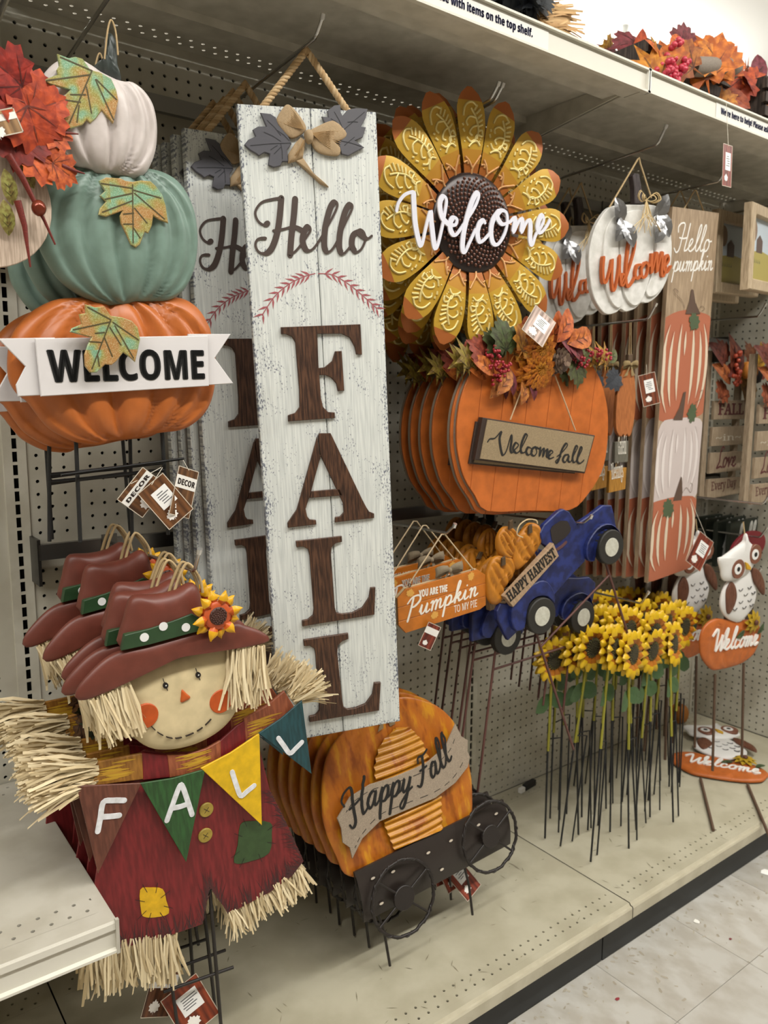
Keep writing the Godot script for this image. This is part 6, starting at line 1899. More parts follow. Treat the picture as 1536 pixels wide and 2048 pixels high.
# ---------- sunflower stakes ----------
func sunflower_stakes() -> void:
	# one head, facing +z, radius 1
	var pm := Geo.new()
	var rows := []
	for i in 6:
		var v := i / 5.0
		var w: float = [0.11, 0.17, 0.19, 0.17, 0.11, 0.015][i]
		rows.append(PackedVector3Array([Vector3(-w, 0.42 + 0.58 * v, -0.02), Vector3(0, 0.42 + 0.58 * v, 0.07 + 0.1 * sin(v * 3)), Vector3(w, 0.42 + 0.58 * v, -0.02)]))
	pm.ink("b06a1e"); pm.grid(rows.slice(0, 3))
	pm.ink("d8b021"); pm.grid(rows.slice(2))
	var petal := pm.mesh()
	var cm := Geo.new()
	cm.ink("2e2a18")
	cm.puff(oval(0, 0, 0.5, 0.5, 24), 0.06, 0.12, [], 0, 0.1, 5)
	cm.ink("5f5a30")
	for i in 22:
		var a := TAU * i / 22
		cm.box(Vector3(cos(a) * 0.4, sin(a) * 0.4, 0.14), Vector3(0.1, 0.022, 0.06), Basis(Vector3.BACK, a))
	cm.ink("4a4424")
	for i in 40:
		var a := i * 2.4
		var q := sqrt(i / 40.0) * 0.3
		cm.ball(Vector3(cos(a) * q, sin(a) * q, 0.17), Vector3.ONE * 0.03, 3, 5)
	var head := cm.mesh()
	var t := thing("sunflower_stake", "", "yard stake", Vector3.ZERO, Vector3.ZERO, "sunflower stakes in a bunch")
	var r := 0.066
	for lay in 2:
		for i in 13:
			put(petal, "petal", inked(0.4), t, Transform3D(Basis(Vector3.BACK, TAU * (i + lay * 0.5) / 13.0) * Basis(Vector3.RIGHT, 0.12 - 0.25 * lay) * Basis.from_scale(Vector3.ONE * r * (1.0 - 0.06 * lay)), Vector3(0, 0, -0.006 * lay)))
	put(head, "flower_center", inked(0.6), t, Transform3D(Basis.from_scale(Vector3.ONE * r * 0.9), Vector3.ZERO))
	var g := Geo.new()
	g.tube([Vector3(0, -0.02, -0.006), Vector3(0.003, -0.12, -0.010), Vector3(0.0, -0.27, -0.010)], 0.004, 6)
	part(g, "stem", mat("8f8a2c", 0.5), t)
	for s in [-1, 1]:
		put(leaf_mesh("oval", 0.4), "leaf", mat("3f5a33", 0.55), t, Transform3D(Basis(Vector3.BACK, s * 1.05) * Basis(Vector3.RIGHT, -0.2) * Basis.from_scale(Vector3(0.05, 0.034, 0.03)), Vector3(s * 0.026, -0.125, -0.006)))
	var blk := mat("15161a", 0.5)
	wire(t, [Vector3(0, -0.2, -0.012), Vector3(0, -0.57, -0.012)], 0.0028, blk, "stake")
	wire(t, [Vector3(0.05, -0.57, -0.012), Vector3(0.05, -0.26, -0.012), Vector3(0.0, -0.25, -0.012)], 0.0024, blk, "side_prong")
	var spots := W([1372.9,698.9,430,1319.3,720.2,410,1527.8,719,390,1638.4,663.6,380,1554.5,737.9,220,1596.8,723.1,300,1707.8,716.2,160,1296.5,713.8,360,1282.3,699.3,330,1780.8,705.6,240,1813.4,681.8,280,1293.1,693.1,260,1219.9,680.1,300,1428.5,729.6,290,1816.1,686.5,180,1680.9,705.4,330,1828.2,688.5,120,1400.3,692.8,200,1437.7,713.7,230,1429.6,741.4,340,1771.8,679.1,330,1611.5,714.1,130,1456.2,731.8,360,1505.2,674.4,400])
	rng.seed = 301
	for i in spots.size():
		var lab := "yellow sunflower stake, "
		lab += ["front and centre, facing out", "large head beside the front one", "head right of the two largest", "rightmost of the front heads", "small head at the back left", "head in the middle row", "topmost back head, in shade", "low head left of the large one", "low head at the left, under the truck", "back head near the Hello board", "back head at the right edge", "leftmost head behind the truck stake", "lowest head at the far left", "head between the large one and the back", "high head at the back right", "head in the second row, right side", "back head close to the pegboard", "shaded head behind the truck stake", "shaded head in the left back row", "head behind the large one", "outermost head at the right", "back head beneath the truck wheel", "head just behind the front one", "head low between the front pair and the right one"][i]
		var p: Vector3 = spots[i]
		var tilt := Vector3(rng.randf_range(-6, 4), rng.randf_range(-8, 20), rng.randf_range(-7, 7))
		if i == 0:
			t.set_meta("label", lab)
			t.position = p; t.rotation_degrees = tilt
			for ch in t.get_children():
				if String(ch.name).begins_with("stake") or String(ch.name).begins_with("side_prong"):
					ch.scale.y = 0.985
		else:
			var cp := copy(t, lab, p, tilt)
			for ch in cp.get_children():
				if String(ch.name).begins_with("stake") or String(ch.name).begins_with("side_prong"):
					ch.scale.y = (p.y - 0.142) / 0.57
	hook(1.50, 0.80, 0.36, "short wire hook behind the sunflower stakes", 0.0)

# ---------- owls ----------
func owls() -> void:
	var t := posed("owl_stake", "hanging white owl with tilted head on an orange pumpkin lettered Welcome", "yard stake", [1.9328,0.6086,0.4000,0,-6,4], "owl on pumpkin stakes")
	var g := Geo.new()
	g.puff(even(smooth(P([-148.2,27,-148.9,54.7,-133.5,84.2,-101.5,99.2,-64.4,98.1,-0.8,78.7,86.7,61.1,127.7,43.5,147.6,4.1,135.4,-25.4,114.1,-55.6,61.3,-72,4.7,-72.9,-59.4,-66.6,-93,-58.1,-126.7,-25.5,-143.6,0.9]), 3, true), 80), -0.004, 0.010, [-.7, -.35, .4, .75], 0.004, 0.07, 14, 6.0)
	part(g, "pumpkin", mat("bd6426", 0.5, 0.0, "paint", 4.0), t)
	g = Geo.new()
	g.puff(even(smooth(P([-22.5,218.2,-52.8,191,-66.4,160.7,-65.6,135.7,-50.3,110.3,-22.3,87.6,21,69.1,46.7,75.5,85.1,98.7,102.5,126.6,104.6,157.5,85.6,189.5,66.5,229.5,19.3,227]), 3, true), 60), 0.003, 0.012, [], 0, 0.1, 8)
	part(g, "body", mat("dcdad6", 0.5), t)
	g = Geo.new()
	for p in [P([-30.6,208.7,-15.6,200.3,-4.2,176,-3.4,153.5,-15.2,128,-35.6,110,-46.4,117.8,-53.5,147,-50.6,185]), P([75,233.6,101.7,223.2,125.2,193.4,135.4,165.8,135.9,137.1,123.1,142.5,95.1,173.5,76.3,202.5])]:
		g = Geo.new()
		g.puff(even(smooth(p, 3, true), 40), 0.012, 0.006, [-.4, .0, .4], 0.0018, 0.1, 6)
		part(g, "wing", mat("6f4530", 0.55, 0.0, "brush", 6.0), t)
	g = Geo.new()
	g.puff(even(smooth(P([-88.7,293.9,-70.4,294.3,-25.7,308.8,24.1,325.2,29.9,337.9,37.9,350.3,49.7,323.8,76.3,304.3,104.1,287.2,100.7,265.4,78.9,244.1,49.5,221.4,-5.5,211.7,-55.7,216.2,-73.5,233.1,-77.4,255.5,-87,276.1]), 2, true), 60), 0.010, 0.014, [], 0, 0.1, 8)
	var hd := part(g, "head", mat("dcdad6", 0.5), t)
	for e in P([-13.2,249.4,68.7,280.6]):
		g = Geo.new()
		g.ink("7a4c38"); g.prism(oval(e.x, e.y, 0.030, 0.030, 24), 0.015, 0.0245, 0.001)
		g.ink("e6e4e0"); g.prism(oval(e.x - 0.004, e.y, 0.0165, 0.0165, 20), 0.0245, 0.026, 0.0005)
		g.ink("1a1818"); g.prism(oval(e.x - 0.003, e.y, 0.0072, 0.0072, 14), 0.026, 0.0268, 0.0)
		part(g, "eye", inked(0.4), hd)
	g = Geo.new()
	g.prism(P([13.6,266.6,28.7,259.9,43.4,244.8,41.2,235.5,23,241.5]), 0.018, 0.028, 0.002)
	part(g, "beak", mat("c99a1e", 0.5), hd)
	g = Geo.new()
	for q in P([12.7,175.4,55.8,174.1,76.2,153.2,37.1,155.3,14.2,136,57.4,132.9,32.1,115.4,69.1,114.9,-12.8,119.2]):
		g.stroke(PackedVector2Array([q + Vector2(-0.009, 0.004), q + Vector2(-0.004, -0.001), q + Vector2(0.003, -0.001), q + Vector2(0.009, 0.004)]), 0.0018, 0.006, 0.0165)
	part(g, "feather_marks", mat("5a5755", 0.6), t)
	var fq := P([84.6,58.7])[0]
	for i in 18:
		var lay := i / 9
		put(leaf_mesh("oval", 0.6), "petal", mat("b08f1e", 0.5), t, Transform3D(Basis(Vector3.BACK, TAU * i / 9.0 + 0.35 * lay) * Basis.from_scale(Vector3.ONE * (0.021 - 0.004 * lay)), Vector3(fq.x, fq.y, 0.012 + 0.006 * lay) + Basis(Vector3.BACK, TAU * i / 9.0 + 0.35 * lay) * Vector3(0, 0.018 - 0.005 * lay, 0)))
	g = Geo.new()
	g.ball(Vector3(fq.x, fq.y, 0.022), Vector3(0.009, 0.009, 0.006), 6, 10)
	part(g, "flower_center", mat("5a3322", 0.6), t)
	for lq in P([26.7,31.4,126.2,26.4]):
		leaf(t, "oval", Vector3(lq.x, lq.y, 0.011), 0.022, Vector3(0, 0, 110 if lq.x < fq.x else -50), "47603c", 0.4)
	var b := P([-109.2,6.6,121.7,-23.7])
	var d := b[1] - b[0]
	g = Geo.new()
	for st in script_text("Welcome", d.length() / script_width("Welcome") * 0.97, 0.25):
		var w := PackedVector2Array()
		for p in st: w.push_back(b[0] + (p * Vector2(1, 0.95)).rotated(d.angle()))
		g.stroke(w, 0.0066, 0.0, 0.0078)
	part(g, "script_lettering", mat("e8e4de", 0.5), t, "white script Welcome")
	var sm := mat("5c4636", 0.6)
	for s in [-0.07, 0.07]:
		wire(t, [Vector3(s, -0.08, -0.008), Vector3(s * 1.05, -0.40, -0.008)], 0.0045, sm, "stake")
	var tq := P([35.9,347.9,35.4,383.4])
	twine(t, [Vector3(tq[0].x, tq[0].y - 0.01, 0.008), Vector3(tq[1].x, tq[1].y, 0.002)], 0.002)
	var o := t.position
	copy(t, "second hanging owl, its head hidden by the Hello pumpkin board", W([1898.2,602.2,260])[0], Vector3(0, -6, 3))
	for i in 3:
		copy(t, ["third hanging owl, in shade behind the first two", "fourth hanging owl, deep in shade", "rearmost hanging owl by the pegboard"][i], o + Vector3(-0.02 - 0.01 * i, 0.0, -0.20 - 0.045 * i), Vector3(0, -4, -3 + 4 * i))
	# one has fallen flat on the deck
	var f := copy(t, "owl on pumpkin stake lying flat on the beige deck", Vector3(2.03, 0.152, 0.335), Vector3.ZERO)
	f.basis = Basis(Vector3.UP, deg_to_rad(-52)) * Basis(Vector3.RIGHT, deg_to_rad(-90))
	hook(1.93, 1.055, 0.46, "wire hook above the tilted owl", 0.0)

# ---------- right-hand wall: ladder signs, frames, dark signs ----------
func ladder_signs() -> void:
	var t := posed("ladder_sign", "left slatted sign reading FALL in Love Every Day, with leaf spray", "sign", [2.1340,1.1941,0.2200,0,0,2], "slatted ladder signs")
	var wm := mat("a8967e", 0.65, 0.0, "finewood", 5.0)
	var g := Geo.new()
	for rl in [P([-108.9,323.5,-88.6,323.6,-102.7,-150.4,-131.7,-147.3]), P([87.8,328.2,106.2,328.3,83.5,-142.2,64.7,-140.2])]:
		g = Geo.new()
		g.prism(rl, -0.024, -0.006, 0.001)
		part(g, "side_rail", wm, t)
	var k := 0
	for sl in [P([-82.6,164.3,126.3,160.2,117.4,96.8,-82.6,104.2]), P([-86.2,79.9,112,74.2,106.7,12.2,-89.6,18.3]), P([-92,-3.3,102.8,-10.6,96,-74.9,-95,-70.8]), P([-99.1,-88.9,98.2,-98.4,92.2,-155.2,-103.8,-154.2])]:
		g = Geo.new()
		g.prism(sl, -0.006, 0.004, 0.001)
		var sp := part(g, "slat", wm, t)
		var w: String = ["FALL", "~in~", "Love", "Every Day"][k]
		var tilt := rad_to_deg((sl[2] - sl[3]).angle())
		var hgt: float = sl[0].y - sl[3].y
		if k == 2:
			var gg := Geo.new()
			var bb: Vector2 = sl[3] + (sl[2] - sl[3]) * 0.2 + Vector2(0, hgt * 0.25)
			var x := 0.0
			var s: float = (sl[2] - sl[3]).length() * 0.62 / (script_width("Lo") + script_width("ve"))
			for st in script_text("Love", s, 0.25): 
				var q := PackedVector2Array()
				for p in st: q.push_back(bb + p.rotated(deg_to_rad(tilt)))
				gg.stroke(q, 0.006, 0.004, 0.0046)
			part(gg, "lettering", mat("5a2c2c", 0.6), sp)
		else:
			block_text(w, "lettering", sp, mat("5a2c2c" if k != 1 else "c9c0ae", 0.6), [lerpf(sl[3].x, sl[2].x, 0.12), lerpf(sl[3].x, sl[2].x, 0.9), sl[3].y + hgt * 0.25, hgt * (0.6 if k != 1 else 0.35), tilt], 0.0042, 0.0006, k == 0, "Droid Serif")
		k += 1
	var bq := P([-57.2,316.3,-8.8,320.2,-58.6,249.6,-53.9,193.5,-84,308.9,161.2,305.3,108.1,309.2,166.3,254.6,67.3,194.2,118.6,200.7,3.2,263.9,21.6,297.7])
	var cl := ["7a3c26", "85442a", "a8602c", "a35a38", "6a3022", "b8922a", "7a4a2a", "93443a", "7a5a24", "9a7a2a", "6a2c20", "5a2a20"]
	for i in bq.size():
		leaf(t, "oval" if i % 3 else "maple", Vector3(bq[i].x, bq[i].y, 0.012 + 0.005 * (i % 3)), 0.062 if i % 3 else 0.05, Vector3(-10, 5, [20, -10, 60, -30, 50, -35, 10, 80, 15, -20, 100, 0][i]), cl[i], 0.6)
	var pp := P([75.9,259.4,129.5,243.4,-6.2,290.3,-4.4,230.1,12,244.9])
	g = Geo.new()
	for i in 8:
		var a := TAU * i / 8
		g.ball(Vector3(pp[0].x + cos(a) * 0.012, pp[0].y, 0.03 + sin(a) * 0.012), Vector3(0.016, 0.028, 0.016), 8, 8)
	part(g, "mini_pumpkin", mat("c0782c", 0.5), t)
	g = Geo.new()
	g.ball(Vector3(pp[1].x, pp[1].y, 0.03), Vector3(0.024, 0.028, 0.012), 8, 12)
	part(g, "flower_center", mat("241c1a", 0.7), t)
	for i in range(2, 5):
		berries(t, Vector3(pp[i].x, pp[i].y, 0.024), 7, Vector3(0.018, 0.026, 0.012), 0.0075, "a3432c", 900 + i)
	var o := t.position
	copy(t, "right slatted sign with leaf spray, cut by the picture's right edge", o + Vector3(0.075, -0.012, 0.11), Vector3(0, 0, 2))
	hook(2.13, 1.62, 0.30, "wire hook behind the left slatted sign", 0.0)

func frames() -> void:
	var t := posed("picture_frame", "front pale wooden frame with a farm picture, cut by the right edge", "picture frame", [1.8441,1.9035,0.4200,0,10,2], "wooden picture frames")
	var fm := mat("c6b294", 0.6, 0.0, "finewood", 4.0)
	var w := 0.30; var h := 0.236; var b := 0.032
	for q in [[b / 2, -h / 2, b, h], [w - b / 2, -h / 2, b, h], [w / 2, -b / 2, w - 2 * b, b], [w / 2, -h + b / 2, w - 2 * b, b]]:
		var g := Geo.new()
		g.slab(Vector3(q[0], q[1], -0.012), Vector3(q[2], q[3], 0.024), 0.003)
		part(g, "moulding", fm, t)
	# printed farm scene
	var g := Geo.new()
	var L := b; var R := w - b; var T := -b; var B := -h + b
	g.ink("b9c4cc"); g.flat(PackedVector2Array([Vector2(L, B), Vector2(R, B), Vector2(R, T), Vector2(L, T)]), -0.016)
	g.ink("a89a55"); g.flat(PackedVector2Array([Vector2(L, B), Vector2(R, B), Vector2(R, -0.13), Vector2(L + 0.1, -0.118), Vector2(L, -0.128)]), -0.0158)
	g.ink("59604a")
	for i in 7:
		g.flat(PackedVector2Array([Vector2(L + 0.006 + 0.014 * i, -0.155), Vector2(L + 0.012 + 0.014 * i, -0.155), Vector2(L + 0.009 + 0.014 * i, -0.142)]), -0.0156)
	g.ink("8a7360")
	g.flat(oval(L + 0.035, -0.068, 0.026, 0.03, 16), -0.0155)
	g.ink("5a4a44")
	g.flat(PackedVector2Array([Vector2(L + 0.06, -0.125), Vector2(L + 0.11, -0.125), Vector2(L + 0.11, -0.09), Vector2(L + 0.085, -0.075), Vector2(L + 0.06, -0.09)]), -0.0154)
	part(g, "farm_print", inked(0.5), t)
	var bk := Geo.new()
	bk.box(Vector3(w / 2, -h / 2, -0.019), Vector3(w - 0.01, h - 0.01, 0.003))
	part(bk, "backing", mat("7a6450", 0.8), t)
	var o := t.position
	copy(t, "second wooden frame, in shade behind the front one", o + Vector3(0.02, 0.004, -0.11), Vector3(0, 6, 2.5))
	copy(t, "rearmost wooden frame, just right of the Hello pumpkin board", o + Vector3(0.03, -0.004, -0.2), Vector3(0, 2, 1.5))
	hook(2.02, 1.925, 0.47, "wire hook above the wooden picture frames", 0.0)

func dark_signs() -> void:
	var t := posed("dark_sign", "dark green wooden sign with white letters behind the tilted owl", "sign", [2.3416,0.8568,0.2000,0,0,2], "dark lettered signs")
	var g := Geo.new()
	g.slab(Vector3(0.0, 0.0, -0.008), Vector3(0.20, 0.16, 0.016), 0.001)
	part(g, "board", mat("333a30", 0.6, 0.0, "finewood", 5.0), t)
	g = Geo.new()
	for st in script_text("fall", 0.042, 0.2):
		var q := PackedVector2Array()
		for p in st: q.push_back(p + Vector2(-0.06, -0.02))
		g.stroke(q, 0.008, 0.0, 0.0008)
	part(g, "script_lettering", mat("d8d8d2", 0.6), t)
	var o := t.position
	for i in 3:
		copy(t, ["second dark green sign in the row behind the owl", "third dark green sign in the row behind the owl", "rearmost dark green sign by the pegboard"][i], o + Vector3(-0.005, 0.0, -0.045 * (i + 1)), Vector3(0, 0, 2 - i))
	var u := thing("brown_sign", "brown wooden sign with white letters at the right edge below the owl's head", "sign", Vector3(2.16, 0.66, 0.30), Vector3(0, 0, 2))
	g = Geo.new()
	g.slab(Vector3(0, 0, -0.008), Vector3(0.16, 0.26, 0.016), 0.001)
	part(g, "board", mat("5a4636", 0.65, 0.0, "wood", 5.0), u)
	g = Geo.new()
	for st in script_text("you", 0.04, 0.2) if false else script_text("aly", 0.04, 0.2):
		var q := PackedVector2Array()
		for p in st: q.push_back(p + Vector2(-0.055, 0.0))
		g.stroke(q, 0.007, 0.0, 0.0008)
	part(g, "script_lettering", mat("d8d4ca", 0.6), u)
	var r := thing("red_sign", "dark red rounded sign at the right edge beside the owl's head", "sign", Vector3(2.24, 0.86, 0.27), Vector3(0, 0, 6))
	g = Geo.new()
	g.prism(oval(0, 0, 0.11, 0.055, 28), -0.01, 0.0, 0.001)
	part(g, "board", mat("7a2028", 0.5), r)
	hook(2.24, 0.90, 0.30, "wire hook above the dark red rounded sign", 0.0)
	hook(2.16, 0.775, 0.33, "wire hook above the brown lettered sign", 0.0)

# ---------- things on the top shelf ----------
func top_shelf_goods() -> void:
	var t := thing("feather_wreath", "black feathered wreath with straw ends lying on the top shelf", "wreath", Vector3(0.83, 2.061, 0.36))
	rng.seed = 401
	for i in 90:
		var p := Vector3(rng.randf_range(-0.16, 0.10), rng.randf_range(0.05, 0.10), rng.randf_range(0.0, 0.11))
		put(leaf_mesh("maple" if i % 2 else "oval", 0.6), "feather_leaf", mat(["1c1f22", "23272b", "17191b"][i % 3], 0.6), t, Transform3D(Basis.from_euler(Vector3(rng.randf_range(-1.2, 0.6), rng.randf_range(-1, 1), rng.randf() * TAU)) * Basis.from_scale(Vector3.ONE * rng.randf_range(0.036, 0.05)), p))
	var g := Geo.new()
	straw = [Color("a98152"), Color("c9a878")]
	raffia(g, Vector3(0.10, 0.02, 0.10), Vector3(0.10, 0.10, 0.06), Vector3(1, 0.05, 0.0).normalized(), 0.12, 0.22, 150, 0.004, 402)
	part(g, "straw", inked(0.8), t)
	g = Geo.new()
	raffia(g, Vector3(-0.17, 0.015, 0.14), Vector3(-0.12, 0.02, 0.14), Vector3(0.2, 1, 0.1).normalized(), 0.04, 0.3, 40, 0.003, 403)
	part(g, "straw", inked(0.8), t)
	# twig-and-leaf harvest bundles
	var defs := [["harvest_crate", "slatted crate of autumn leaves and red berries on the top shelf, left one", 1.52, 0.30], ["harvest_crate", "slatted crate with burlap rolls and small pumpkin on the top shelf, right one", 1.95, 0.36]]
	for k in 2:
		var c := thing(defs[k][0], defs[k][1], "crate", Vector3(defs[k][2], 2.061, defs[k][3]), Vector3.ZERO, "harvest crates on the top shelf")
		for i in 4:
			for s in [-1, 1]:
				g = Geo.new()
				g.box(Vector3(0, 0.016 + 0.034 * i, s * 0.11), Vector3(0.36, 0.024, 0.012))
				part(g, "slat", mat("4f4238", 0.75, 0.0, "wood", 4.0), c)
		for s in [-1, 1]:
			g = Geo.new()
			g.box(Vector3(s * 0.16, 0.07, 0.0), Vector3(0.016, 0.14, 0.21))
			part(g, "end_board", mat("463a32", 0.75, 0.0, "wood", 4.0), c)
		rng.seed = 410 + k
		for i in 26:
			leaf(c, ["maple", "star", "oval"][i % 3], Vector3(rng.randf_range(-0.19, 0.17), rng.randf_range(0.10, 0.185), rng.randf_range(-0.08, 0.14)), rng.randf_range(0.035, 0.06), Vector3(rng.randf_range(-50, 20), rng.randf_range(-30, 30), rng.randf() * 360), ["cf6a1c", "d8861e", "c9541c", "b8902a", "7a2c34"][i % 5], 0.6)
		for b in [Vector3(-0.10, 0.12, 0.13), Vector3(-0.125, 0.08, 0.135), Vector3(-0.15, 0.05, 0.135)]:
			berries(c, b if k == 0 else b + Vector3(0.2, 0.03, 0.0), 9, Vector3(0.022, 0.022, 0.012), 0.008, "c23a4a", 420 + int(b.y * 100))
		g = Geo.new()
		g.tube([Vector3(-0.02, 0.105, 0.13), Vector3(0.06, 0.118, 0.14), Vector3(0.14, 0.135, 0.145)], [0.022, 0.024, 0.027], 14)
		part(g, "burlap_roll", mat("9d9082", 0.85, 0.0, "burlap", 8.0), c)
		if k == 1:
			g = Geo.new()
			for i in 8:
				var a := TAU * i / 8
				g.ball(Vector3(-0.03 + cos(a) * 0.022, 0.045, 0.135 + sin(a) * 0.016), Vector3(0.02, 0.034, 0.02), 8, 8)
			part(g, "mini_pumpkin", mat("cf8a3a", 0.5), c)
	# tag dangling over the shelf edge
	price_tag(Vector3(1.514, 1.915, 0.53), Vector3(0, 6, 4), Vector2(0.05, 0.095), "red and white price tag dangling on twine from the top shelf", "9c4a38", true, "", Vector3(1.51, 2.06, 0.52))

# ---------- loose tags and litter ----------
func odds() -> void:
	price_tag(W([102.5,1207.8,400])[0], Vector3(0, -8, 50), Vector2(0.065, 0.05), "brown price tag with DECOR on it, left of the cluster under the pumpkin stack", "7a5230", false, "DECOR", W([134.3,1246.1,400])[0])
	price_tag(W([134.7,1192.5,415])[0], Vector3(0, -6, 38), Vector2(0.052, 0.078), "brown price tag with white sticker and maple leaf under the pumpkin stack", "80532f", true, "", W([132.9,1246.8,410])[0])
	price_tag(W([167.5,1204.3,410])[0], Vector3(0, 20, -18), Vector2(0.045, 0.08), "curled brown DECOR tag at the right of the cluster under the pumpkin stack", "7d5634", false, "DECOR", W([169.7,1256.9,405])[0])
	wire_holder()
	price_tag(W([979.9,1514.9,430])[0], Vector3(-14, -12, -38), Vector2(0.062, 0.072), "pinkish white price tag above the floral spray of the plank pumpkin", "e0c8bc", true)
	price_tag(Vector3(0.737, 0.846, 0.362), Vector3(0, -10, -28), Vector2(0.036, 0.056), "red price tag with white leaf hanging under the pie sign", "8c3a26", false)
	price_tag(Vector3(1.50, 1.385, 0.355), Vector3(0, -26, 14), Vector2(0.05, 0.085), "brown price tag hanging in front of the small orange pumpkin", "8f4f34", true, "", Vector3(1.49, 1.45, 0.35))
	price_tag(W([1785.8,913.2,360])[0], Vector3(0, -8, -32), Vector2(0.075, 0.10), "red and white price tag at the lower right of the Hello board", "96432c", true, "", Vector3(1.76, 1.07, 0.335))
	price_tag(Vector3(0.862, 0.218, 0.345), Vector3(-38, -10, 28), Vector2(0.055, 0.09), "red price tag with white sticker leaning by the wagon wheel, front one", "9a3f22", true, "", Vector3(0.83, 0.30, 0.36))
	price_tag(Vector3(0.838, 0.235, 0.325), Vector3(-30, 0, 8), Vector2(0.055, 0.085), "red price tag behind the front one by the wagon wheel", "9a3f22", true)
	price_tag(Vector3(0.822, 0.245, 0.31), Vector3(-26, 6, -4), Vector2(0.05, 0.08), "rear red price tag by the wagon wheel", "8f3a22", true)
	price_tag(Vector3(0.14, 0.30, 0.43), Vector3(-10, -10, 24), Vector2(0.07, 0.09), "red and white price tag below the scarecrow, at the picture's bottom", "97401f", true)
	price_tag(Vector3(0.10, 0.33, 0.40), Vector3(-10, 14, -30), Vector2(0.06, 0.08), "brown price tag below the scarecrow, left of the red one", "7a4a2a", false)
	price_tag(Vector3(0.345, 1.745, 0.10), Vector3(0, 0, 32), Vector2(0.04, 0.06), "small red price tag beside the edges of the FALL signs", "8c4428", false)
	# black plastic clip and a scrap on the deck by the wall
	var c := thing("plastic_clip", "small black and white plastic clip lying against the pegboard", "clip", Vector3(1.42, 0.1385, 0.035), Vector3(0, 8, 0))
	var g := Geo.new()
	g.box(Vector3(0.02, 0.01, 0), Vector3(0.055, 0.018, 0.014)); part(g, "black_body", mat("1c1c1e", 0.4), c)
	g = Geo.new()
	g.box(Vector3(-0.022, 0.008, 0.001), Vector3(0.022, 0.014, 0.012)); part(g, "white_end", mat("e6e4df", 0.5), c)
	var p: Vector3 = W([2284.9,165,16.8])[0]
	var b := thing("mini_pumpkin", "small round orange pumpkin standing behind the fallen owl", "pumpkin", Vector3(p.x, 0.138, p.z))
	g = Geo.new()
	for i in 10:
		var a := TAU * i / 10
		g.ball(Vector3(cos(a) * 0.016, 0.034, sin(a) * 0.016), Vector3(0.022, 0.034, 0.022), 8, 8)
	part(g, "fruit", mat("b0702c", 0.6), b)
	g = Geo.new()
	g.tube([Vector3(0, 0.06, 0), Vector3(0.004, 0.08, 0)], 0.005, 6); part(g, "stem", mat("5a4a2a", 0.7), b)
	# litter on the floor
	rng.seed = 500
	for q in [["scrap of white paper on the floor at the right edge", W([1819.9,1,610.9]), "f0eee8", 0.022], ["white crumb of paper on the floor near the kick plate", W([1457.5,1,609.8]), "eeebe2", 0.009], ["dark red dot on the floor tile, nearer the kick plate", W([1465.1,1,699.5]), "7a3034", 0.005], ["dark red dot on the floor tile, nearer the camera", W([1065.7,1,652.9]), "8a2c34", 0.0065]]:
		var l := thing("litter", q[0], "litter", q[1][0], Vector3.ZERO)
		g = Geo.new()
		var pts := []
		for i in 7: pts.append(Vector3(cos(TAU * i / 7), 0, sin(TAU * i / 7)) * q[3] * rng.randf_range(0.6, 1.1))
		for i in 7: g.tri(Vector3(0, 0.0012, 0), pts[(i + 1) % 7] + Vector3(0, 0.0006, 0), pts[i] + Vector3(0, 0.0006, 0))
		part(g, "scrap", mat(q[2], 0.7), l)
	var sp := thing("sprinkler_head", "small grey sprinkler head on the white ceiling", "sprinkler", Vector3(4.736, 4.05, -2.229))
	g = Geo.new()
	g.tube([Vector3.ZERO, Vector3(0, -0.07, 0)], 0.02, 10); part(g, "pipe", mat("b8b8b4", 0.4, 0.6), sp)
	g = Geo.new()
	g.tube([Vector3(0, -0.10, 0), Vector3(0, -0.106, 0)], 0.035, 14); part(g, "deflector", mat("b0b0ac", 0.4, 0.6), sp)

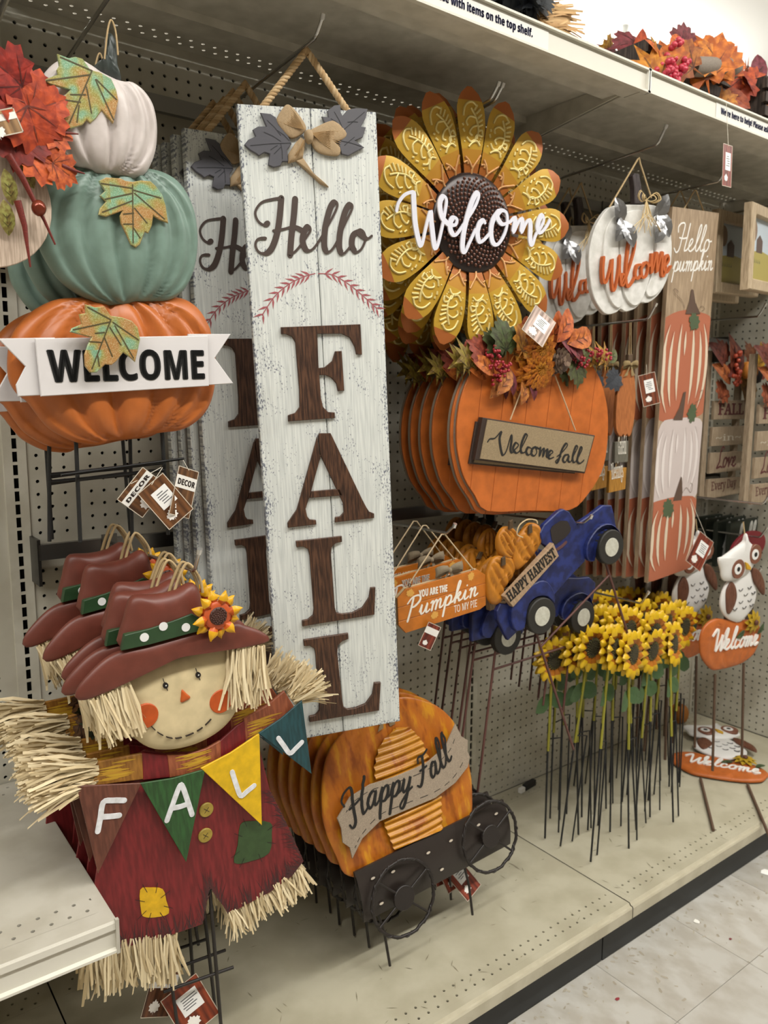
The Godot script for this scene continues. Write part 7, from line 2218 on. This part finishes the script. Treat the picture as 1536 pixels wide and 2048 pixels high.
func wire_holder() -> void:
	# black wire prongs of the rear stakes under the pumpkin stack, and the bar with tags
	var t := thing("tag_bar", "thin black wire bar holding the brown price tags under the pumpkin stack", "rail")
	var g := Geo.new()
	g.tube(W([-19.7,1242.4,400,173.6,1258.9,400]), 0.0024, 6)
	part(g, "bar", mat("1a1a1a", 0.35, 0.5), t)

func shelf_leaves() -> void:
	# the leaves, berries and twigs that spill over the front of the crates
	var c := get_node("harvest_crate") as Node3D
	var d := get_node("harvest_crate_001") as Node3D
	var spots := W([1337.8,2122.4,430,1389.3,2147.5,430,1544.9,2185.1,430,1586.4,2201.9,430,1626.4,2202.5,430,1459.1,2166.5,430,1339.6,2101.8,430])
	var cl := ["d08a1c", "c9701c", "d4761a", "d97e1c", "cf6a1c", "b06a24", "c98a24"]
	for i in spots.size():
		var p: Vector3 = spots[i] - c.position
		leaf(c, "maple" if i != 0 else "star", p, [0.07, 0.06, 0.085, 0.08, 0.065, 0.06, 0.045][i], Vector3(-10, -42, [30, 10, 15, -20, -40, 60, 80][i]), cl[i], 0.5)
	var b := W([1365,2125.8,460,1352,2101.9,460,1382.3,2106.8,460,1400.3,2123.7,460,1368.2,2093,460,1342.9,2076.8,460,1418.6,2138.7,460])
	for i in b.size():
		berries(c, b[i] - c.position, 8, Vector3(0.014, 0.014, 0.01), 0.007, "b83246", 430 + i)
	var s := W([1826.4,2234.6,420,1787,2194,420,1851.7,2198.9,420,1740.8,2173.9,420,1711.3,2143.6,420,1653.9,2117,420])
	for i in s.size():
		leaf(d, "maple" if i % 2 else "oval", s[i] - d.position, 0.05, Vector3(-10, -42, 60 * i), ["7a2c3c", "c9561c", "c07a22", "b84a20", "a8522c", "c98420"][i], 0.5)

func _ready() -> void:
	set_view()
	patterns()
	lights()
	floor_and_room()
	gondola()
	pumpkin_stacks()
	leaf_wreath()
	fall_signs()
	scarecrows()
	wagons()
	sunflower_signs()
	white_pumpkins()
	hello_boards()
	plank_pumpkins()
	hanging_pumpkins()
	pie_signs()
	trucks()
	sunflower_stakes()
	owls()
	ladder_signs()
	frames()
	dark_signs()
	top_shelf_goods()
	shelf_leaves()
	odds()
